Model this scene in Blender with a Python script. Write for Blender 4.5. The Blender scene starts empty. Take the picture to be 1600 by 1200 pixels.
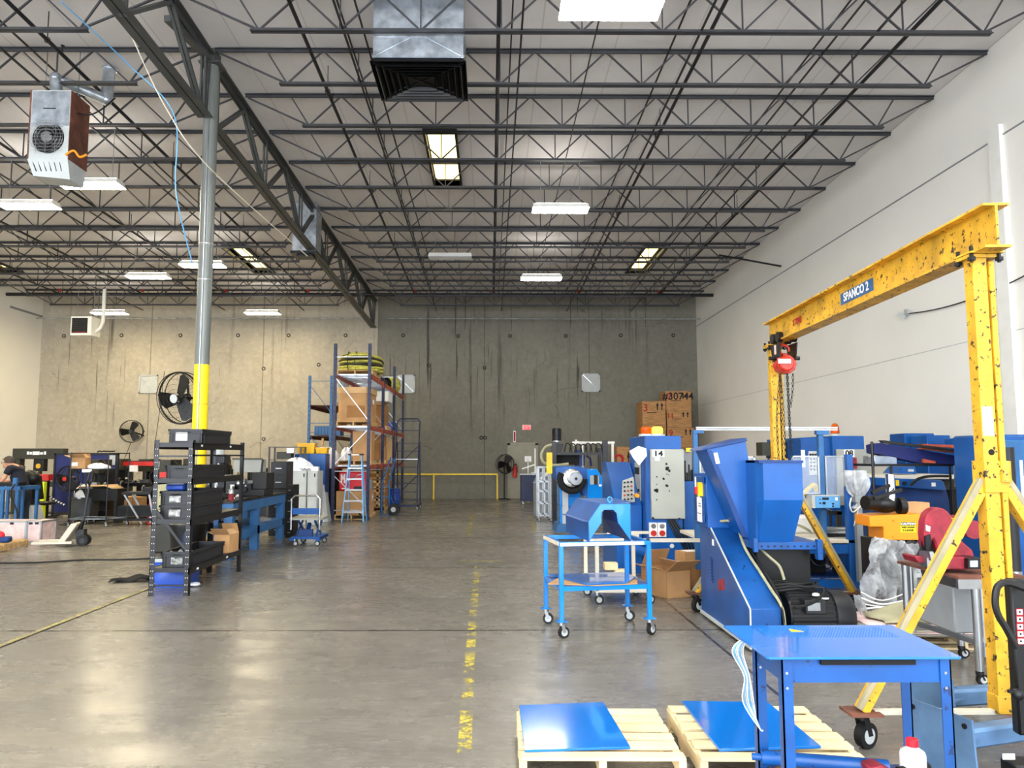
import bpy, bmesh, math, random
from mathutils import Vector, Matrix, Euler
R = math.radians
random.seed(7)
COL = bpy.context.scene.collection
# ---------------------------------------------------------------- camera model (to turn a pixel and a known depth into a point of the place)
F, CX, CY, YAW, PIT, EYE = 1200., 774., 600., R(0.4), math.atan(112/1200.), 1.65
_f = Vector((math.sin(YAW)*math.cos(PIT), math.cos(YAW)*math.cos(PIT), math.sin(PIT)))
_r = Vector((math.cos(YAW), -math.sin(YAW), 0))
_u = _r.cross(_f)
def A(px, py, Y=None, X=None, Z=None):
    d = _f + _r*((px-CX)/F) + _u*((CY-py)/F)
    t = Y/d.y if Y is not None else X/d.x if X is not None else (Z-EYE)/d.z
    return Vector((t*d.x, t*d.y, EYE+t*d.z))
def FL(px, py): return A(px, py, Z=0)
cd = bpy.data.cameras.new('camera'); cam = bpy.data.objects.new('camera', cd); COL.objects.link(cam)
cd.sensor_width = 36; cd.lens = 36*1200/1600.; cd.shift_x = 26/1600.; cd.clip_start = .05; cd.clip_end = 200
cam.location = (0, 0, EYE)
cam.matrix_world = Matrix.Translation((0, 0, EYE)) @ Matrix((( _r.x, _u.x, -_f.x), (_r.y, _u.y, -_f.y), (_r.z, _u.z, -_f.z))).to_4x4()
bpy.context.scene.camera = cam

# ---------------------------------------------------------------- materials
def lin(c):
    return tuple((v/255/12.92 if v <= 10.3 else ((v/255+.055)/1.055)**2.4) for v in c)+(1,)
M = {}
def mat(name, col, rough=.5, metal=0., var=.08, scale=4., col2=None, thr=None, bump=0., bscale=40., alpha=1., emit=None, es=1., trans=0., stretch=None, coat=0., ior=1.45):
    """procedural principled material; var = brightness mottling; col2/thr = chips or stains of a second colour"""
    m = bpy.data.materials.new(name); m.use_nodes = True; nt = m.node_tree; N = nt.nodes; L = nt.links
    b = N['Principled BSDF']; b.inputs['Roughness'].default_value = rough; b.inputs['Metallic'].default_value = metal
    b.inputs['IOR'].default_value = ior; b.inputs['Coat Weight'].default_value = coat
    if trans: b.inputs['Transmission Weight'].default_value = trans
    if alpha < 1: b.inputs['Alpha'].default_value = alpha
    tc = N.new('ShaderNodeTexCoord'); mp = N.new('ShaderNodeMapping'); L.new(tc.outputs['Object'], mp.inputs['Vector'])
    if stretch: mp.inputs['Scale'].default_value = stretch
    nz = N.new('ShaderNodeTexNoise'); nz.inputs['Scale'].default_value = scale; nz.inputs['Detail'].default_value = 6
    L.new(mp.outputs[0], nz.inputs['Vector'])
    rp = N.new('ShaderNodeValToRGB'); c = lin(col)
    rp.color_ramp.elements[0].position = .3; rp.color_ramp.elements[1].position = .7
    rp.color_ramp.elements[0].color = tuple(max(0, v*(1-var*2)) for v in c[:3])+(1,)
    rp.color_ramp.elements[1].color = tuple(min(1, v*(1+var)) for v in c[:3])+(1,)
    L.new(nz.outputs['Fac'], rp.inputs[0]); out = rp.outputs[0]
    if col2:
        n2 = N.new('ShaderNodeTexNoise'); n2.inputs['Scale'].default_value = scale*5; n2.inputs['Detail'].default_value = 8; n2.inputs['Roughness'].default_value = .65
        L.new(mp.outputs[0], n2.inputs['Vector'])
        r2 = N.new('ShaderNodeValToRGB'); r2.color_ramp.elements[0].position = thr; r2.color_ramp.elements[1].position = thr+.03
        L.new(n2.outputs['Fac'], r2.inputs[0])
        mx = N.new('ShaderNodeMix'); mx.data_type = 'RGBA'; L.new(r2.outputs[0], mx.inputs[0]); L.new(out, mx.inputs[6]); mx.inputs[7].default_value = lin(col2); out = mx.outputs[2]
    L.new(out, b.inputs['Base Color'])
    if bump:
        n3 = N.new('ShaderNodeTexNoise'); n3.inputs['Scale'].default_value = bscale; n3.inputs['Detail'].default_value = 4; L.new(mp.outputs[0], n3.inputs['Vector'])
        bp = N.new('ShaderNodeBump'); bp.inputs['Strength'].default_value = bump; bp.inputs['Distance'].default_value = .02
        L.new(n3.outputs['Fac'], bp.inputs['Height']); L.new(bp.outputs[0], b.inputs['Normal'])
    if emit: b.inputs['Emission Color'].default_value = lin(emit); b.inputs['Emission Strength'].default_value = es
    M[name] = m; return m
mat('blue', (10, 82, 156), .35, var=.12, scale=2.5)
mat('blue_bright', (0, 126, 212), .22, var=.08, scale=2.5, coat=.3)
mat('blue_gloss', (4, 108, 198), .12, var=.05, scale=2, coat=.6)
mat('blue_worn', (18, 80, 150), .38, var=.2, scale=3, col2=(20, 40, 80), thr=.62)
mat('blue_dark', (12, 56, 118), .5, var=.2, scale=2)
mat('blue_perf', (6, 100, 190), .3, var=.02)
mat('blue_steel', (96, 132, 172), .45, .2, var=.2, scale=4, col2=(60, 70, 90), thr=.7)
mat('blue_navy', (20, 32, 96), .55, var=.1)
mat('blue_rack', (20, 34, 72), .45, var=.15)
mat('blue_mid', (40, 98, 152), .45, var=.12)
mat('blue_plastic', (35, 80, 185), .4, var=.08)
mat('blue_sky', (98, 168, 222), .4, var=.08)
mat('yellow_worn', (220, 168, 42), .45, var=.2, scale=5, col2=(44, 34, 20), thr=.585)
mat('tan_paint', (158, 148, 118), .6, var=.15, col2=(90, 80, 60), thr=.66)
mat('tape_pale', (186, 172, 92), .6, var=.2, col2=(120, 114, 100), thr=.5)
mat('clutter', (140, 140, 136), .4, var=.9, scale=22)
mat('yellow', (240, 205, 12), .35, var=.08)
mat('yellow_col', (248, 214, 20), .35, var=.05)
mat('yellow_hose', (220, 214, 100), .7, var=.2, scale=8, bump=.4)
mat('yellow_bin', (238, 182, 22), .4)
mat('lime', (215, 232, 30), .5)
mat('orange', (238, 142, 12), .4, var=.05)
mat('orange_glass', (240, 110, 20), .1, var=.1, trans=.5, ior=1.3)
mat('rack_orange', (176, 78, 52), .5, var=.25, scale=5, col2=(90, 50, 40), thr=.65)
mat('red', (200, 44, 34), .35, var=.15)
mat('red_bright', (226, 34, 50), .4, var=.08)
mat('red_hoist', (205, 52, 34), .3, var=.2, scale=12)
mat('red_saw', (150, 36, 52), .5, var=.25, scale=10)
mat('pink', (232, 204, 200), .5, var=.12, scale=9)
mat('black', (9, 10, 12), .45, var=.3)
mat('black_matte', (11, 11, 12), .8, var=.3)
mat('black_rubber', (14, 14, 15), .65)
mat('rack_black', (12, 13, 18), .35, var=.2)
mat('plastic_dark', (29, 30, 34), .45, var=.12)
mat('steel', (168, 170, 172), .28, .9, var=.1)
mat('steel_dark', (44, 45, 47), .4, .7, var=.25)
mat('chrome', (225, 225, 225), .08, 1., var=.02)
mat('alu', (176, 180, 184), .35, .8, var=.06)
mat('galv', (196, 205, 214), .28, .75, var=.22, scale=6)
mat('joist', (62, 63, 67), .5, .1, var=.12)
mat('girder', (72, 74, 73), .5, .1, var=.15, scale=3)
mat('column', (116, 120, 116), .3, .15, var=.08, stretch=(6, 6, .4))
mat('rust', (120, 74, 58), .8, var=.3)
mat('pipe', (34, 34, 37), .5, .2)
mat('white', (236, 236, 230), .5, var=.03)
mat('white_wall', (238, 236, 229), .62, var=.02, scale=.6)
mat('offwhite', (214, 206, 186), .5, var=.06)
mat('paper', (245, 245, 244), .8, var=.02)
mat('grey', (140, 144, 146), .5, var=.06)
mat('grey_light', (186, 190, 188), .5, var=.06)
mat('grey_panel', (158, 160, 151), .45, var=.05, scale=2)
mat('grey_bin', (66, 70, 72), .55)
mat('olive', (48, 48, 38), .5, var=.15)
mat('tarp', (168, 164, 132), .7, var=.15, bump=.6, bscale=8)
mat('beige_door', (150, 146, 128), .55, var=.04)
mat('card', (190, 146, 98), .85, var=.1, scale=3)
mat('card_light', (208, 170, 122), .85, var=.08)
mat('card_dark', (158, 112, 66), .85, var=.1)
mat('wood', (206, 170, 118), .75, var=.18, scale=3, stretch=(1, 8, 8))
mat('wood_pale', (226, 204, 160), .75, var=.14, scale=3, col2=(120, 100, 80), thr=.72)
mat('wood_crate', (178, 132, 84), .8, var=.2, scale=4, stretch=(1, 1, 9))
mat('skin', (205, 150, 122), .55, var=.05)
mat('hair', (72, 62, 58), .8, var=.3, scale=60)
mat('shirt', (20, 22, 36), .8, var=.1)
mat('trouser', (42, 44, 54), .85, var=.1)
mat('tape_yellow', (205, 186, 60), .6)
mat('lens', (255, 250, 240), .5, emit=(255, 251, 242), es=50.)
mat('added_glow', (255, 250, 240), .5, emit=(255, 251, 242), es=9.)
mat('lens_warm', (255, 245, 220), .5, emit=(255, 236, 194), es=55.)
mat('sky_lens', (255, 250, 225), .5, emit=(255, 230, 150), es=1.6)
mat('lamp_on', (255, 180, 60), .3, emit=(255, 176, 50), es=2.)
mat('exit_red', (235, 60, 70), .4, emit=(255, 40, 60), es=.5)
mat('ink', (14, 14, 16), .7)
mat('ink_red', (170, 24, 34), .7)
mat('ink_white', (245, 245, 245), .7)
mat('film', (226, 230, 236), .2, var=.25, scale=9, bump=1., bscale=20, alpha=.5)
mat('bag_white', (238, 240, 244), .5, var=.06, bump=.7, bscale=12)
mat('acrylic', (225, 235, 245), .05, alpha=.22)
mat('glass', (60, 62, 66), .08)

# ---------------------------------------------------------------- mesh builder
class MB:
    def __init__(s): s.v = []; s.f = []; s.m = []
    def _a(s, vs, fs, m=0):
        o = len(s.v); s.v += [tuple(v) for v in vs]; s.f += [tuple(i+o for i in f) for f in fs]; s.m += [m]*len(fs); return s
    def bx(s, x0, x1, y0, y1, z0, z1, m=0, rot=None, piv=None):
        vs = [Vector((x, y, z)) for z in (z0, z1) for y in (y0, y1) for x in (x0, x1)]
        if rot:
            c = Vector(piv) if piv else Vector(((x0+x1)/2, (y0+y1)/2, (z0+z1)/2)); q = Euler(rot).to_matrix(); vs = [c+q@(v-c) for v in vs]
        return s._a(vs, [(0, 2, 3, 1), (4, 5, 7, 6), (0, 1, 5, 4), (2, 6, 7, 3), (0, 4, 6, 2), (1, 3, 7, 5)], m)
    def box(s, c, d, rot=None, m=0):
        return s.bx(c[0]-d[0]/2, c[0]+d[0]/2, c[1]-d[1]/2, c[1]+d[1]/2, c[2]-d[2]/2, c[2]+d[2]/2, m, rot)
    def _fr(s, p, q):
        p = Vector(p); q = Vector(q); t = (q-p).normalized()
        a = Vector((0, 0, 1)) if abs(t.z) < .95 else Vector((0, 1, 0))
        x = t.cross(a).normalized(); return p, q, x, x.cross(t).normalized()*1
    def bar(s, p, q, w, h=None, m=0):
        h = h or w; p, q, x, y = s._fr(p, q)
        vs = [e+x*(a*w/2)+y*(b*h/2) for e in (p, q) for a, b in ((-1, -1), (1, -1), (1, 1), (-1, 1))]
        return s._a(vs, [(0, 1, 2, 3), (7, 6, 5, 4), (0, 4, 5, 1), (1, 5, 6, 2), (2, 6, 7, 3), (3, 7, 4, 0)], m)
    def cyl(s, p, q, r, r2=None, n=14, m=0, cap=True):
        r2 = r if r2 is None else r2; p, q, x, y = s._fr(p, q); vs = []
        for e, rr in ((p, r), (q, r2)):
            vs += [e+x*(math.cos(2*math.pi*i/n)*rr)+y*(math.sin(2*math.pi*i/n)*rr) for i in range(n)]
        fs = [(i, (i+1) % n, n+(i+1) % n, n+i) for i in range(n)]
        if cap: fs += [tuple(range(n-1, -1, -1)), tuple(range(n, 2*n))]
        return s._a(vs, fs, m)
    def tube(s, pts, r, n=6, m=0, closed=False):
        pts = [Vector(p) for p in pts]; k = len(pts); vs = []; up = None
        for i, p in enumerate(pts):
            if closed: t = (pts[(i+1) % k]-pts[i-1]).normalized()
            else: t = (pts[min(i+1, k-1)]-pts[max(i-1, 0)]).normalized()
            if up is None: up = Vector((0, 0, 1)) if abs(t.z) < .9 else Vector((1, 0, 0))
            x = t.cross(up)
            if x.length < 1e-4: x = t.cross(Vector((0, 1, .3)))
            x.normalize(); y = x.cross(t).normalized(); up = y
            vs += [p+x*(math.cos(2*math.pi*j/n)*r)+y*(math.sin(2*math.pi*j/n)*r) for j in range(n)]
        fs = []
        for i in range(k if closed else k-1):
            a = i*n; b = ((i+1) % k)*n
            fs += [(a+j, a+(j+1) % n, b+(j+1) % n, b+j) for j in range(n)]
        if not closed: fs += [tuple(range(n-1, -1, -1)), tuple(range((k-1)*n, k*n))]
        return s._a(vs, fs, m)
    def ring(s, c, rad, r, ax='y', n=28, k=5, m=0, ry=None):
        pts = []
        for i in range(n):
            a = 2*math.pi*i/n; u, w = math.cos(a)*rad, math.sin(a)*(ry or rad)
            pts.append(Vector(c)+Vector({'y': (u, 0, w), 'x': (0, u, w), 'z': (u, w, 0)}[ax]))
        return s.tube(pts, r, k, m, True)
    def prism(s, poly, a, b, ax='y', m=0):
        """poly of 2D points extruded from a to b along ax. plane: y->(x,z)  x->(y,z)  z->(x,y)"""
        n = len(poly); g = {'y': lambda u, w, t: (u, t, w), 'x': lambda u, w, t: (t, u, w), 'z': lambda u, w, t: (u, w, t)}[ax]
        vs = [g(u, w, t) for t in (a, b) for u, w in poly]
        fs = [(i, (i+1) % n, n+(i+1) % n, n+i) for i in range(n)]+[tuple(range(n-1, -1, -1)), tuple(range(n, 2*n))]
        return s._a(vs, fs, m)
    def lathe(s, c, prof, n=20, m=0, ax='z'):
        vs = []; k = len(prof)
        for r, z in prof:
            for i in range(n):
                a = 2*math.pi*i/n; u, w = r*math.cos(a), r*math.sin(a)
                vs.append(Vector(c)+Vector({'z': (u, w, z), 'y': (u, z, w), 'x': (z, u, w)}[ax]))
        fs = [(j*n+i, j*n+(i+1) % n, (j+1)*n+(i+1) % n, (j+1)*n+i) for j in range(k-1) for i in range(n)]
        fs += [tuple(range(n-1, -1, -1)), tuple(range((k-1)*n, k*n))]
        return s._a(vs, fs, m)
    def sph(s, c, r, n=12, m=0, sc=(1, 1, 1), jit=0):
        prof = [(max(.001, math.sin(math.pi*j/n)), -math.cos(math.pi*j/n)) for j in range(n+1)]
        o = len(s.v); s.lathe((0, 0, 0), prof, n+4, m)
        for i in range(o, len(s.v)):
            v = Vector(s.v[i]); k = r*(1+random.uniform(-jit, jit)); s.v[i] = (c[0]+v.x*k*sc[0], c[1]+v.y*k*sc[1], c[2]+v.z*k*sc[2])
        return s
    def quad(s, *p, m=0): return s._a(p, [tuple(range(len(p)))], m)
    def grid(s, fn, nu, nv, m=0, th=0):
        vs = [Vector(fn(i/nu, j/nv)) for j in range(nv+1) for i in range(nu+1)]
        fs = [(j*(nu+1)+i, j*(nu+1)+i+1, (j+1)*(nu+1)+i+1, (j+1)*(nu+1)+i) for j in range(nv) for i in range(nu)]
        return s._a(vs, fs, m)
    def ibeam(s, p, q, w, h, t=.012, m=0):
        p, q, x, y = s._fr(p, q); k = h/2-t/2
        s.bar(p+y*k, q+y*k, w, t, m); s.bar(p-y*k, q-y*k, w, t, m); s.bar(p, q, t, h-2*t, m); return s
    def build(s, name, mats, parent=None, bevel=0., smooth=None, world=False, solid=0., flat=False):
        me = bpy.data.meshes.new(name)
        if world and parent is not None:
            l = parent.location; q = Euler((0, 0, -parent.rotation_euler.z)).to_matrix()
            vs = [tuple(q@(Vector(v)-l)) for v in s.v]
        else: vs = s.v
        me.from_pydata(vs, [], s.f)
        if isinstance(mats, str): mats = [mats]
        for k in mats: me.materials.append(M[k])
        me.polygons.foreach_set('material_index', [min(i, len(mats)-1) for i in s.m])
        bm = bmesh.new(); bm.from_mesh(me); bmesh.ops.recalc_face_normals(bm, faces=bm.faces); bm.to_mesh(me); bm.free()
        o = bpy.data.objects.new(name, me); COL.objects.link(o)
        if parent is not None: o.parent = parent
        if not flat:
            me.polygons.foreach_set('use_smooth', [True]*len(me.polygons)); me.set_sharp_from_angle(angle=R(38))
        if solid:
            md = o.modifiers.new('solid', 'SOLIDIFY'); md.thickness = solid; md.offset = 0
        if bevel:
            md = o.modifiers.new('bevel', 'BEVEL'); md.width = bevel; md.segments = 1; md.limit_method = 'ANGLE'; md.angle_limit = R(40)
        return o
def tag(o, label=None, cat=None, group=None, kind=None):
    if label: o['label'] = label
    if cat: o['category'] = cat
    if group: o['group'] = group
    if kind: o['kind'] = kind
    return o
def thing(name, label, cat, loc=(0, 0, 0), rz=0, group=None):
    o = bpy.data.objects.new(name, None); COL.objects.link(o); o.location = loc; o.rotation_euler = (0, 0, rz); o.empty_display_size = .1
    return tag(o, label, cat, group)
def dup(root, loc, rz=None, label=None, group=None, sc=None):
    def cp(o, par):
        c = o.copy(); COL.objects.link(c)
        if par is not None: c.parent = par
        for ch in [x for x in KIDS(o)]: cp(ch, c)
        return c
    r = cp(root, None); r.location = loc
    if rz is not None: r.rotation_euler = (0, 0, rz)
    if sc: r.scale = sc
    if label: r['label'] = label
    if group: r['group'] = group
    return r
def KIDS(o): return [c for c in COL.objects if c.parent == o]
def text(name, s, size, loc, mt, parent, rot=(R(90), 0, 0), th=.001, align='CENTER', bold=0., sx=1., world=False):
    c = bpy.data.curves.new(name, 'FONT'); c.body = s; c.size = size; c.align_x = align; c.align_y = 'CENTER'; c.extrude = th; c.offset = bold; c.space_character = 1.02
    t = bpy.data.objects.new(name+'_curve', c); COL.objects.link(t)
    dg = bpy.context.evaluated_depsgraph_get(); me = bpy.data.meshes.new_from_object(t.evaluated_get(dg)); bpy.data.objects.remove(t)
    me.materials.clear(); me.materials.append(M[mt]); me.name = name
    q = Euler(rot).to_matrix(); l = Vector(loc)
    if world and parent is not None: l = l-parent.location
    for v in me.vertices: w = v.co.copy(); w.x *= sx; v.co = l+q@w
    o = bpy.data.objects.new(name, me); COL.objects.link(o)
    if parent is not None: o.parent = parent
    return o
def sag(p, q, drop, n=14):
    p = Vector(p); q = Vector(q); return [p.lerp(q, i/n)-Vector((0, 0, drop*4*(i/n)*(1-i/n))) for i in range(n+1)]
def spline(pts, n=6):
    P = [Vector(p) for p in pts]; out = []
    for i in range(len(P)-1):
        a, b, c, d = P[max(i-1, 0)], P[i], P[i+1], P[min(i+2, len(P)-1)]
        for k in range(n):
            t = k/n; out.append(.5*((2*b)+(c-a)*t+(2*a-5*b+4*c-d)*t*t+(3*b-a-3*c+d)*t**3))
    return out+[P[-1]]
def caster(parent, x, y, r=.055, w=.035, rz=0., plate=None, mt='steel', zt=None):
    """swivel caster under (x, y) in the local space of its thing, wheel on the floor"""
    zt = zt or r*2.55; q = Euler((0, 0, rz)).to_matrix()
    def P(a, b, c): v = q@Vector((a, b, 0)); return (x+v.x, y+v.y, c)
    b = MB(); b.cyl((x, y, zt-.03), (x, y, zt), .028)
    for sgn in (-1, 1): b.bar(P(0, sgn*(w/2+.006), zt-.02), P(r*.4, sgn*(w/2+.006), r), .03, .005)
    if plate: b.bx(x-plate, x+plate, y-plate, y+plate, zt-.004, zt+.004)
    c = b.build('caster', mt, parent)
    wl = MB().cyl(P(r*.4, -w/2, r), P(r*.4, w/2, r), r, n=20)
    wl.cyl(P(r*.4, -w/2-.003, r), P(r*.4, w/2+.003, r), r*.62, n=16, m=1).build('wheel', ['black_rubber', 'grey_light'], c)
    return c
# ================================================================ THE SETTING
XL, XR, YB, YF = -17.6, 8.15, 29.96, -6.
def zc(Y): return 8.50-.0195*Y          # underside of the roof
def node_mat(name): 
    m = bpy.data.materials.new(name); m.use_nodes = True; M[name] = m; return m, m.node_tree.nodes, m.node_tree.links
def rng(N, L, src, a, b, lo=0., hi=1.):
    r = N.new('ShaderNodeMapRange'); L.new(src, r.inputs[0]); r.inputs[1].default_value = a; r.inputs[2].default_value = b; r.inputs[3].default_value = lo; r.inputs[4].default_value = hi; return r.outputs[0]
def mth(N, L, op, a, b=None):
    n = N.new('ShaderNodeMath'); n.operation = op
    for i, v in ((0, a), (1, b)):
        if v is None: continue
        if isinstance(v, (int, float)): n.inputs[i].default_value = v
        else: L.new(v, n.inputs[i])
    return n.outputs[0]
def nzn(N, L, vec, scale, detail=6, rough=.6, sc=(1, 1, 1)):
    mp = N.new('ShaderNodeMapping'); L.new(vec, mp.inputs[0]); mp.inputs['Scale'].default_value = sc
    z = N.new('ShaderNodeTexNoise'); z.inputs['Scale'].default_value = scale; z.inputs['Detail'].default_value = detail; z.inputs['Roughness'].default_value = rough
    L.new(mp.outputs[0], z.inputs['Vector']); return z.outputs['Fac']
def mixc(N, L, fac, a, b):
    n = N.new('ShaderNodeMix'); n.data_type = 'RGBA'
    if isinstance(fac, float): n.inputs[0].default_value = fac
    else: L.new(fac, n.inputs[0])
    for i, v in ((6, a), (7, b)):
        if isinstance(v, tuple): n.inputs[i].default_value = lin(v)
        else: L.new(v, n.inputs[i])
    return n.outputs[2]
# floor: sealed, mottled concrete with saw-cut joints
m, N, L = node_mat('floor_concrete'); b = N['Principled BSDF']; tc = N.new('ShaderNodeTexCoord').outputs['Object']
big = nzn(N, L, tc, .35, 5); mid = nzn(N, L, tc, 1.6, 8, .7, (.6, 1.5, 1)); fine = nzn(N, L, tc, 14, 8, .75, (.5, 1.6, 1)); swirl = nzn(N, L, tc, 3.2, 10, .78, (.7, 1.3, 1))
c = mixc(N, L, rng(N, L, big, .35, .68), (104, 100, 93), (132, 127, 117))
c = mixc(N, L, rng(N, L, mid, .38, .68, 0, .5), c, (84, 81, 75))
c = mixc(N, L, rng(N, L, fine, .44, .72, 0, .5), c, (150, 145, 134))
c = mixc(N, L, rng(N, L, swirl, .45, .72, 0, .45), c, (74, 71, 66))
scr = nzn(N, L, tc, 30, 6, .8, (.25, 1.2, 1)); c = mixc(N, L, rng(N, L, scr, .5, .75, 0, .35), c, (158, 153, 142))
sp = N.new('ShaderNodeSeparateXYZ'); L.new(tc, sp.inputs[0])
def joint(src, off, per, w):
    t = mth(N, L, 'ADD', src, off); t = mth(N, L, 'MODULO', t, per); t = mth(N, L, 'SUBTRACT', t, per/2); t = mth(N, L, 'ABSOLUTE', t); return mth(N, L, 'LESS_THAN', t, w)
jy = joint(sp.outputs[1], 4.1*20-7.475+2.05, 4.1, .02); jx = joint(sp.outputs[0], 6.22*10-2.0+3.11, 6.22, .014)
jj = mth(N, L, 'MAXIMUM', jy, jx)
c = mixc(N, L, mth(N, L, 'MULTIPLY', jj, .9), c, (26, 24, 22)); L.new(c, b.inputs['Base Color'])
L.new(rng(N, L, mid, .3, .75, .16, .4), b.inputs['Roughness']); b.inputs['Specular IOR Level'].default_value = .5
bp = N.new('ShaderNodeBump'); bp.inputs['Strength'].default_value = .06; bp.inputs['Distance'].default_value = .004; L.new(fine, bp.inputs['Height']); L.new(bp.outputs[0], b.inputs['Normal'])
# back wall: raw tilt-up concrete, blotchy, with vertical runs and panel seams
m, N, L = node_mat('wall_concrete'); b = N['Principled BSDF']; tc = N.new('ShaderNodeTexCoord').outputs['Object']
sp = N.new('ShaderNodeSeparateXYZ'); L.new(tc, sp.inputs[0]); X, Z = sp.outputs[0], sp.outputs[2]
big = nzn(N, L, tc, .3, 6, .6); mid = nzn(N, L, tc, 1.2, 9, .7); fine = nzn(N, L, tc, 6, 8, .7)
c = mixc(N, L, rng(N, L, big, .35, .65), (166, 159, 143), (190, 182, 164))
c = mixc(N, L, rng(N, L, mid, .42, .7, 0, .55), c, (140, 132, 118))
c = mixc(N, L, rng(N, L, fine, .48, .74, 0, .45), c, (206, 198, 180))
sw2 = nzn(N, L, tc, 2.2, 12, .82, (1, 1, .8)); c = mixc(N, L, rng(N, L, sw2, .5, .64, 0, .3), c, (128, 120, 106))
vo = N.new('ShaderNodeTexVoronoi'); vo.feature = 'DISTANCE_TO_EDGE'; vo.inputs['Scale'].default_value = .32
wv = N.new('ShaderNodeVectorMath'); wv.operation = 'ADD'; nn = N.new('ShaderNodeTexNoise'); nn.inputs['Scale'].default_value = 1.1; nn.inputs['Detail'].default_value = 9; L.new(tc, nn.inputs['Vector']); L.new(tc, wv.inputs[0]); L.new(nn.outputs['Color'], wv.inputs[1]); L.new(wv.outputs[0], vo.inputs['Vector'])
cr = mth(N, L, 'MULTIPLY', mth(N, L, 'LESS_THAN', vo.outputs['Distance'], .0025), rng(N, L, nzn(N, L, tc, .5, 2), .56, .6)); c = mixc(N, L, mth(N, L, 'MULTIPLY', cr, .55), c, (60, 54, 46))
run = nzn(N, L, tc, 3.2, 4, .6, (1, 1, .04)); zone = nzn(N, L, tc, .35, 2, .5, (1, 1, .25))
hi = rng(N, L, Z, 1.5, 6.5)
rf = mth(N, L, 'MULTIPLY', mth(N, L, 'MULTIPLY', rng(N, L, run, .58, .7), rng(N, L, zone, .47, .58)), hi)
c = mixc(N, L, mth(N, L, 'MULTIPLY', rf, .75), c, (52, 48, 44))
t = nzn(N, L, tc, 9, 3, .5, (1, 1, .03)); rf = mth(N, L, 'MULTIPLY', mth(N, L, 'MULTIPLY', rng(N, L, t, .63, .67), rng(N, L, zone, .44, .56)), rng(N, L, Z, 2.2, 5))
c = mixc(N, L, mth(N, L, 'MULTIPLY', rf, .7), c, (44, 40, 38))
# right bay panels darkened: weaker lamplight there is painted into the colour
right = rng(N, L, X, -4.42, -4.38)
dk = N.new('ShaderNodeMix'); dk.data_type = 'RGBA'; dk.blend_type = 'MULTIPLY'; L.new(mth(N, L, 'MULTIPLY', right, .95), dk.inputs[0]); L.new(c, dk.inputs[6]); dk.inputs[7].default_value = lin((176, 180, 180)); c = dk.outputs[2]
seam = None
for xs in (-8.9, -4.4, -.22, 3.9, -13.3):
    s_ = mth(N, L, 'LESS_THAN', mth(N, L, 'ABSOLUTE', mth(N, L, 'SUBTRACT', X, xs)), .02); seam = s_ if seam is None else mth(N, L, 'MAXIMUM', seam, s_)
c = mixc(N, L, mth(N, L, 'MULTIPLY', seam, .5), c, (60, 56, 50))
L.new(c, b.inputs['Base Color']); b.inputs['Roughness'].default_value = .8
bp = N.new('ShaderNodeBump'); bp.inputs['Strength'].default_value = .25; bp.inputs['Distance'].default_value = .03; L.new(mid, bp.inputs['Height']); L.new(bp.outputs[0], b.inputs['Normal'])
# roof: white faced insulation between the joists, a little soiled
m, N, L = node_mat('roof_white'); b = N['Principled BSDF']; tc = N.new('ShaderNodeTexCoord').outputs['Object']
big = nzn(N, L, tc, .5, 5); fine = nzn(N, L, tc, 2.5, 5, .6, (1, .3, 1))
c = mixc(N, L, rng(N, L, big, .35, .7), (212, 207, 204), (226, 222, 220)); c = mixc(N, L, rng(N, L, fine, .5, .8, 0, .35), c, (194, 189, 185))
sp = N.new('ShaderNodeSeparateXYZ'); L.new(tc, sp.inputs[0])
c = mixc(N, L, mth(N, L, 'MULTIPLY', joint(sp.outputs[0], 30.3, 1.22, .012), .3), c, (120, 116, 112))
L.new(c, b.inputs['Base Color']); b.inputs['Roughness'].default_value = .7
bp = N.new('ShaderNodeBump'); bp.inputs['Strength'].default_value = .5; bp.inputs['Distance'].default_value = .08; L.new(big, bp.inputs['Height']); L.new(bp.outputs[0], b.inputs['Normal'])

S = dict(kind='structure')
tag(MB().bx(XL-.2, XR+.2, YF-.2, YB+.2, -.2, 0).build('floor', 'floor_concrete', flat=True), **S)
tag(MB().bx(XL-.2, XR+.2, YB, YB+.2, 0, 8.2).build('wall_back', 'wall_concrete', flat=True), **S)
wr = MB().bx(XR, XR+.2, YF, YB, 0, 9.0).build('wall_right', 'white_wall', flat=True); tag(wr, **S)
tag(MB().bx(XL-.2, XL, YF, YB, 0, 9.0).build('wall_left', 'white_wall', flat=True), **S)
# no wall behind the viewer: left out to let world fill light in
# roof slab with four skylight openings
SKY = [(-1.31, -.72, 14.9, 18.1, 'bright'), (4.75, 5.33, 22.9, 26.3, 'bright'), (-8.15, -7.5, 23.0, 26.3, 'bright'), (-16.9, -16.2, 23.0, 26.3, 'bright')]
rb = MB()
def roofpiece(x0, x1, y0, y1):
    rb._a([(x0, y0, zc(y0)), (x1, y0, zc(y0)), (x1, y1, zc(y1)), (x0, y1, zc(y1)), (x0, y0, zc(y0)+.15), (x1, y0, zc(y0)+.15), (x1, y1, zc(y1)+.15), (x0, y1, zc(y1)+.15)],
          [(3, 2, 1, 0), (4, 5, 6, 7), (0, 1, 5, 4), (1, 2, 6, 5), (2, 3, 7, 6), (3, 0, 4, 7)])
ys = sorted({YF-.2, YB+.2, 14.9, 18.1, 22.9, 23.0, 26.3})
for a, c_ in zip(ys[:-1], ys[1:]):
    hs = sorted([(s_[0], s_[1]) for s_ in SKY if s_[2] <= a+1e-6 and s_[3] >= c_-1e-6]); x = XL-.2
    for h in hs: roofpiece(x, h[0], a, c_); x = h[1]
    roofpiece(x, XR+.2, a, c_)
tag(rb.build('ceiling', 'roof_white', flat=True), **S)
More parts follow.
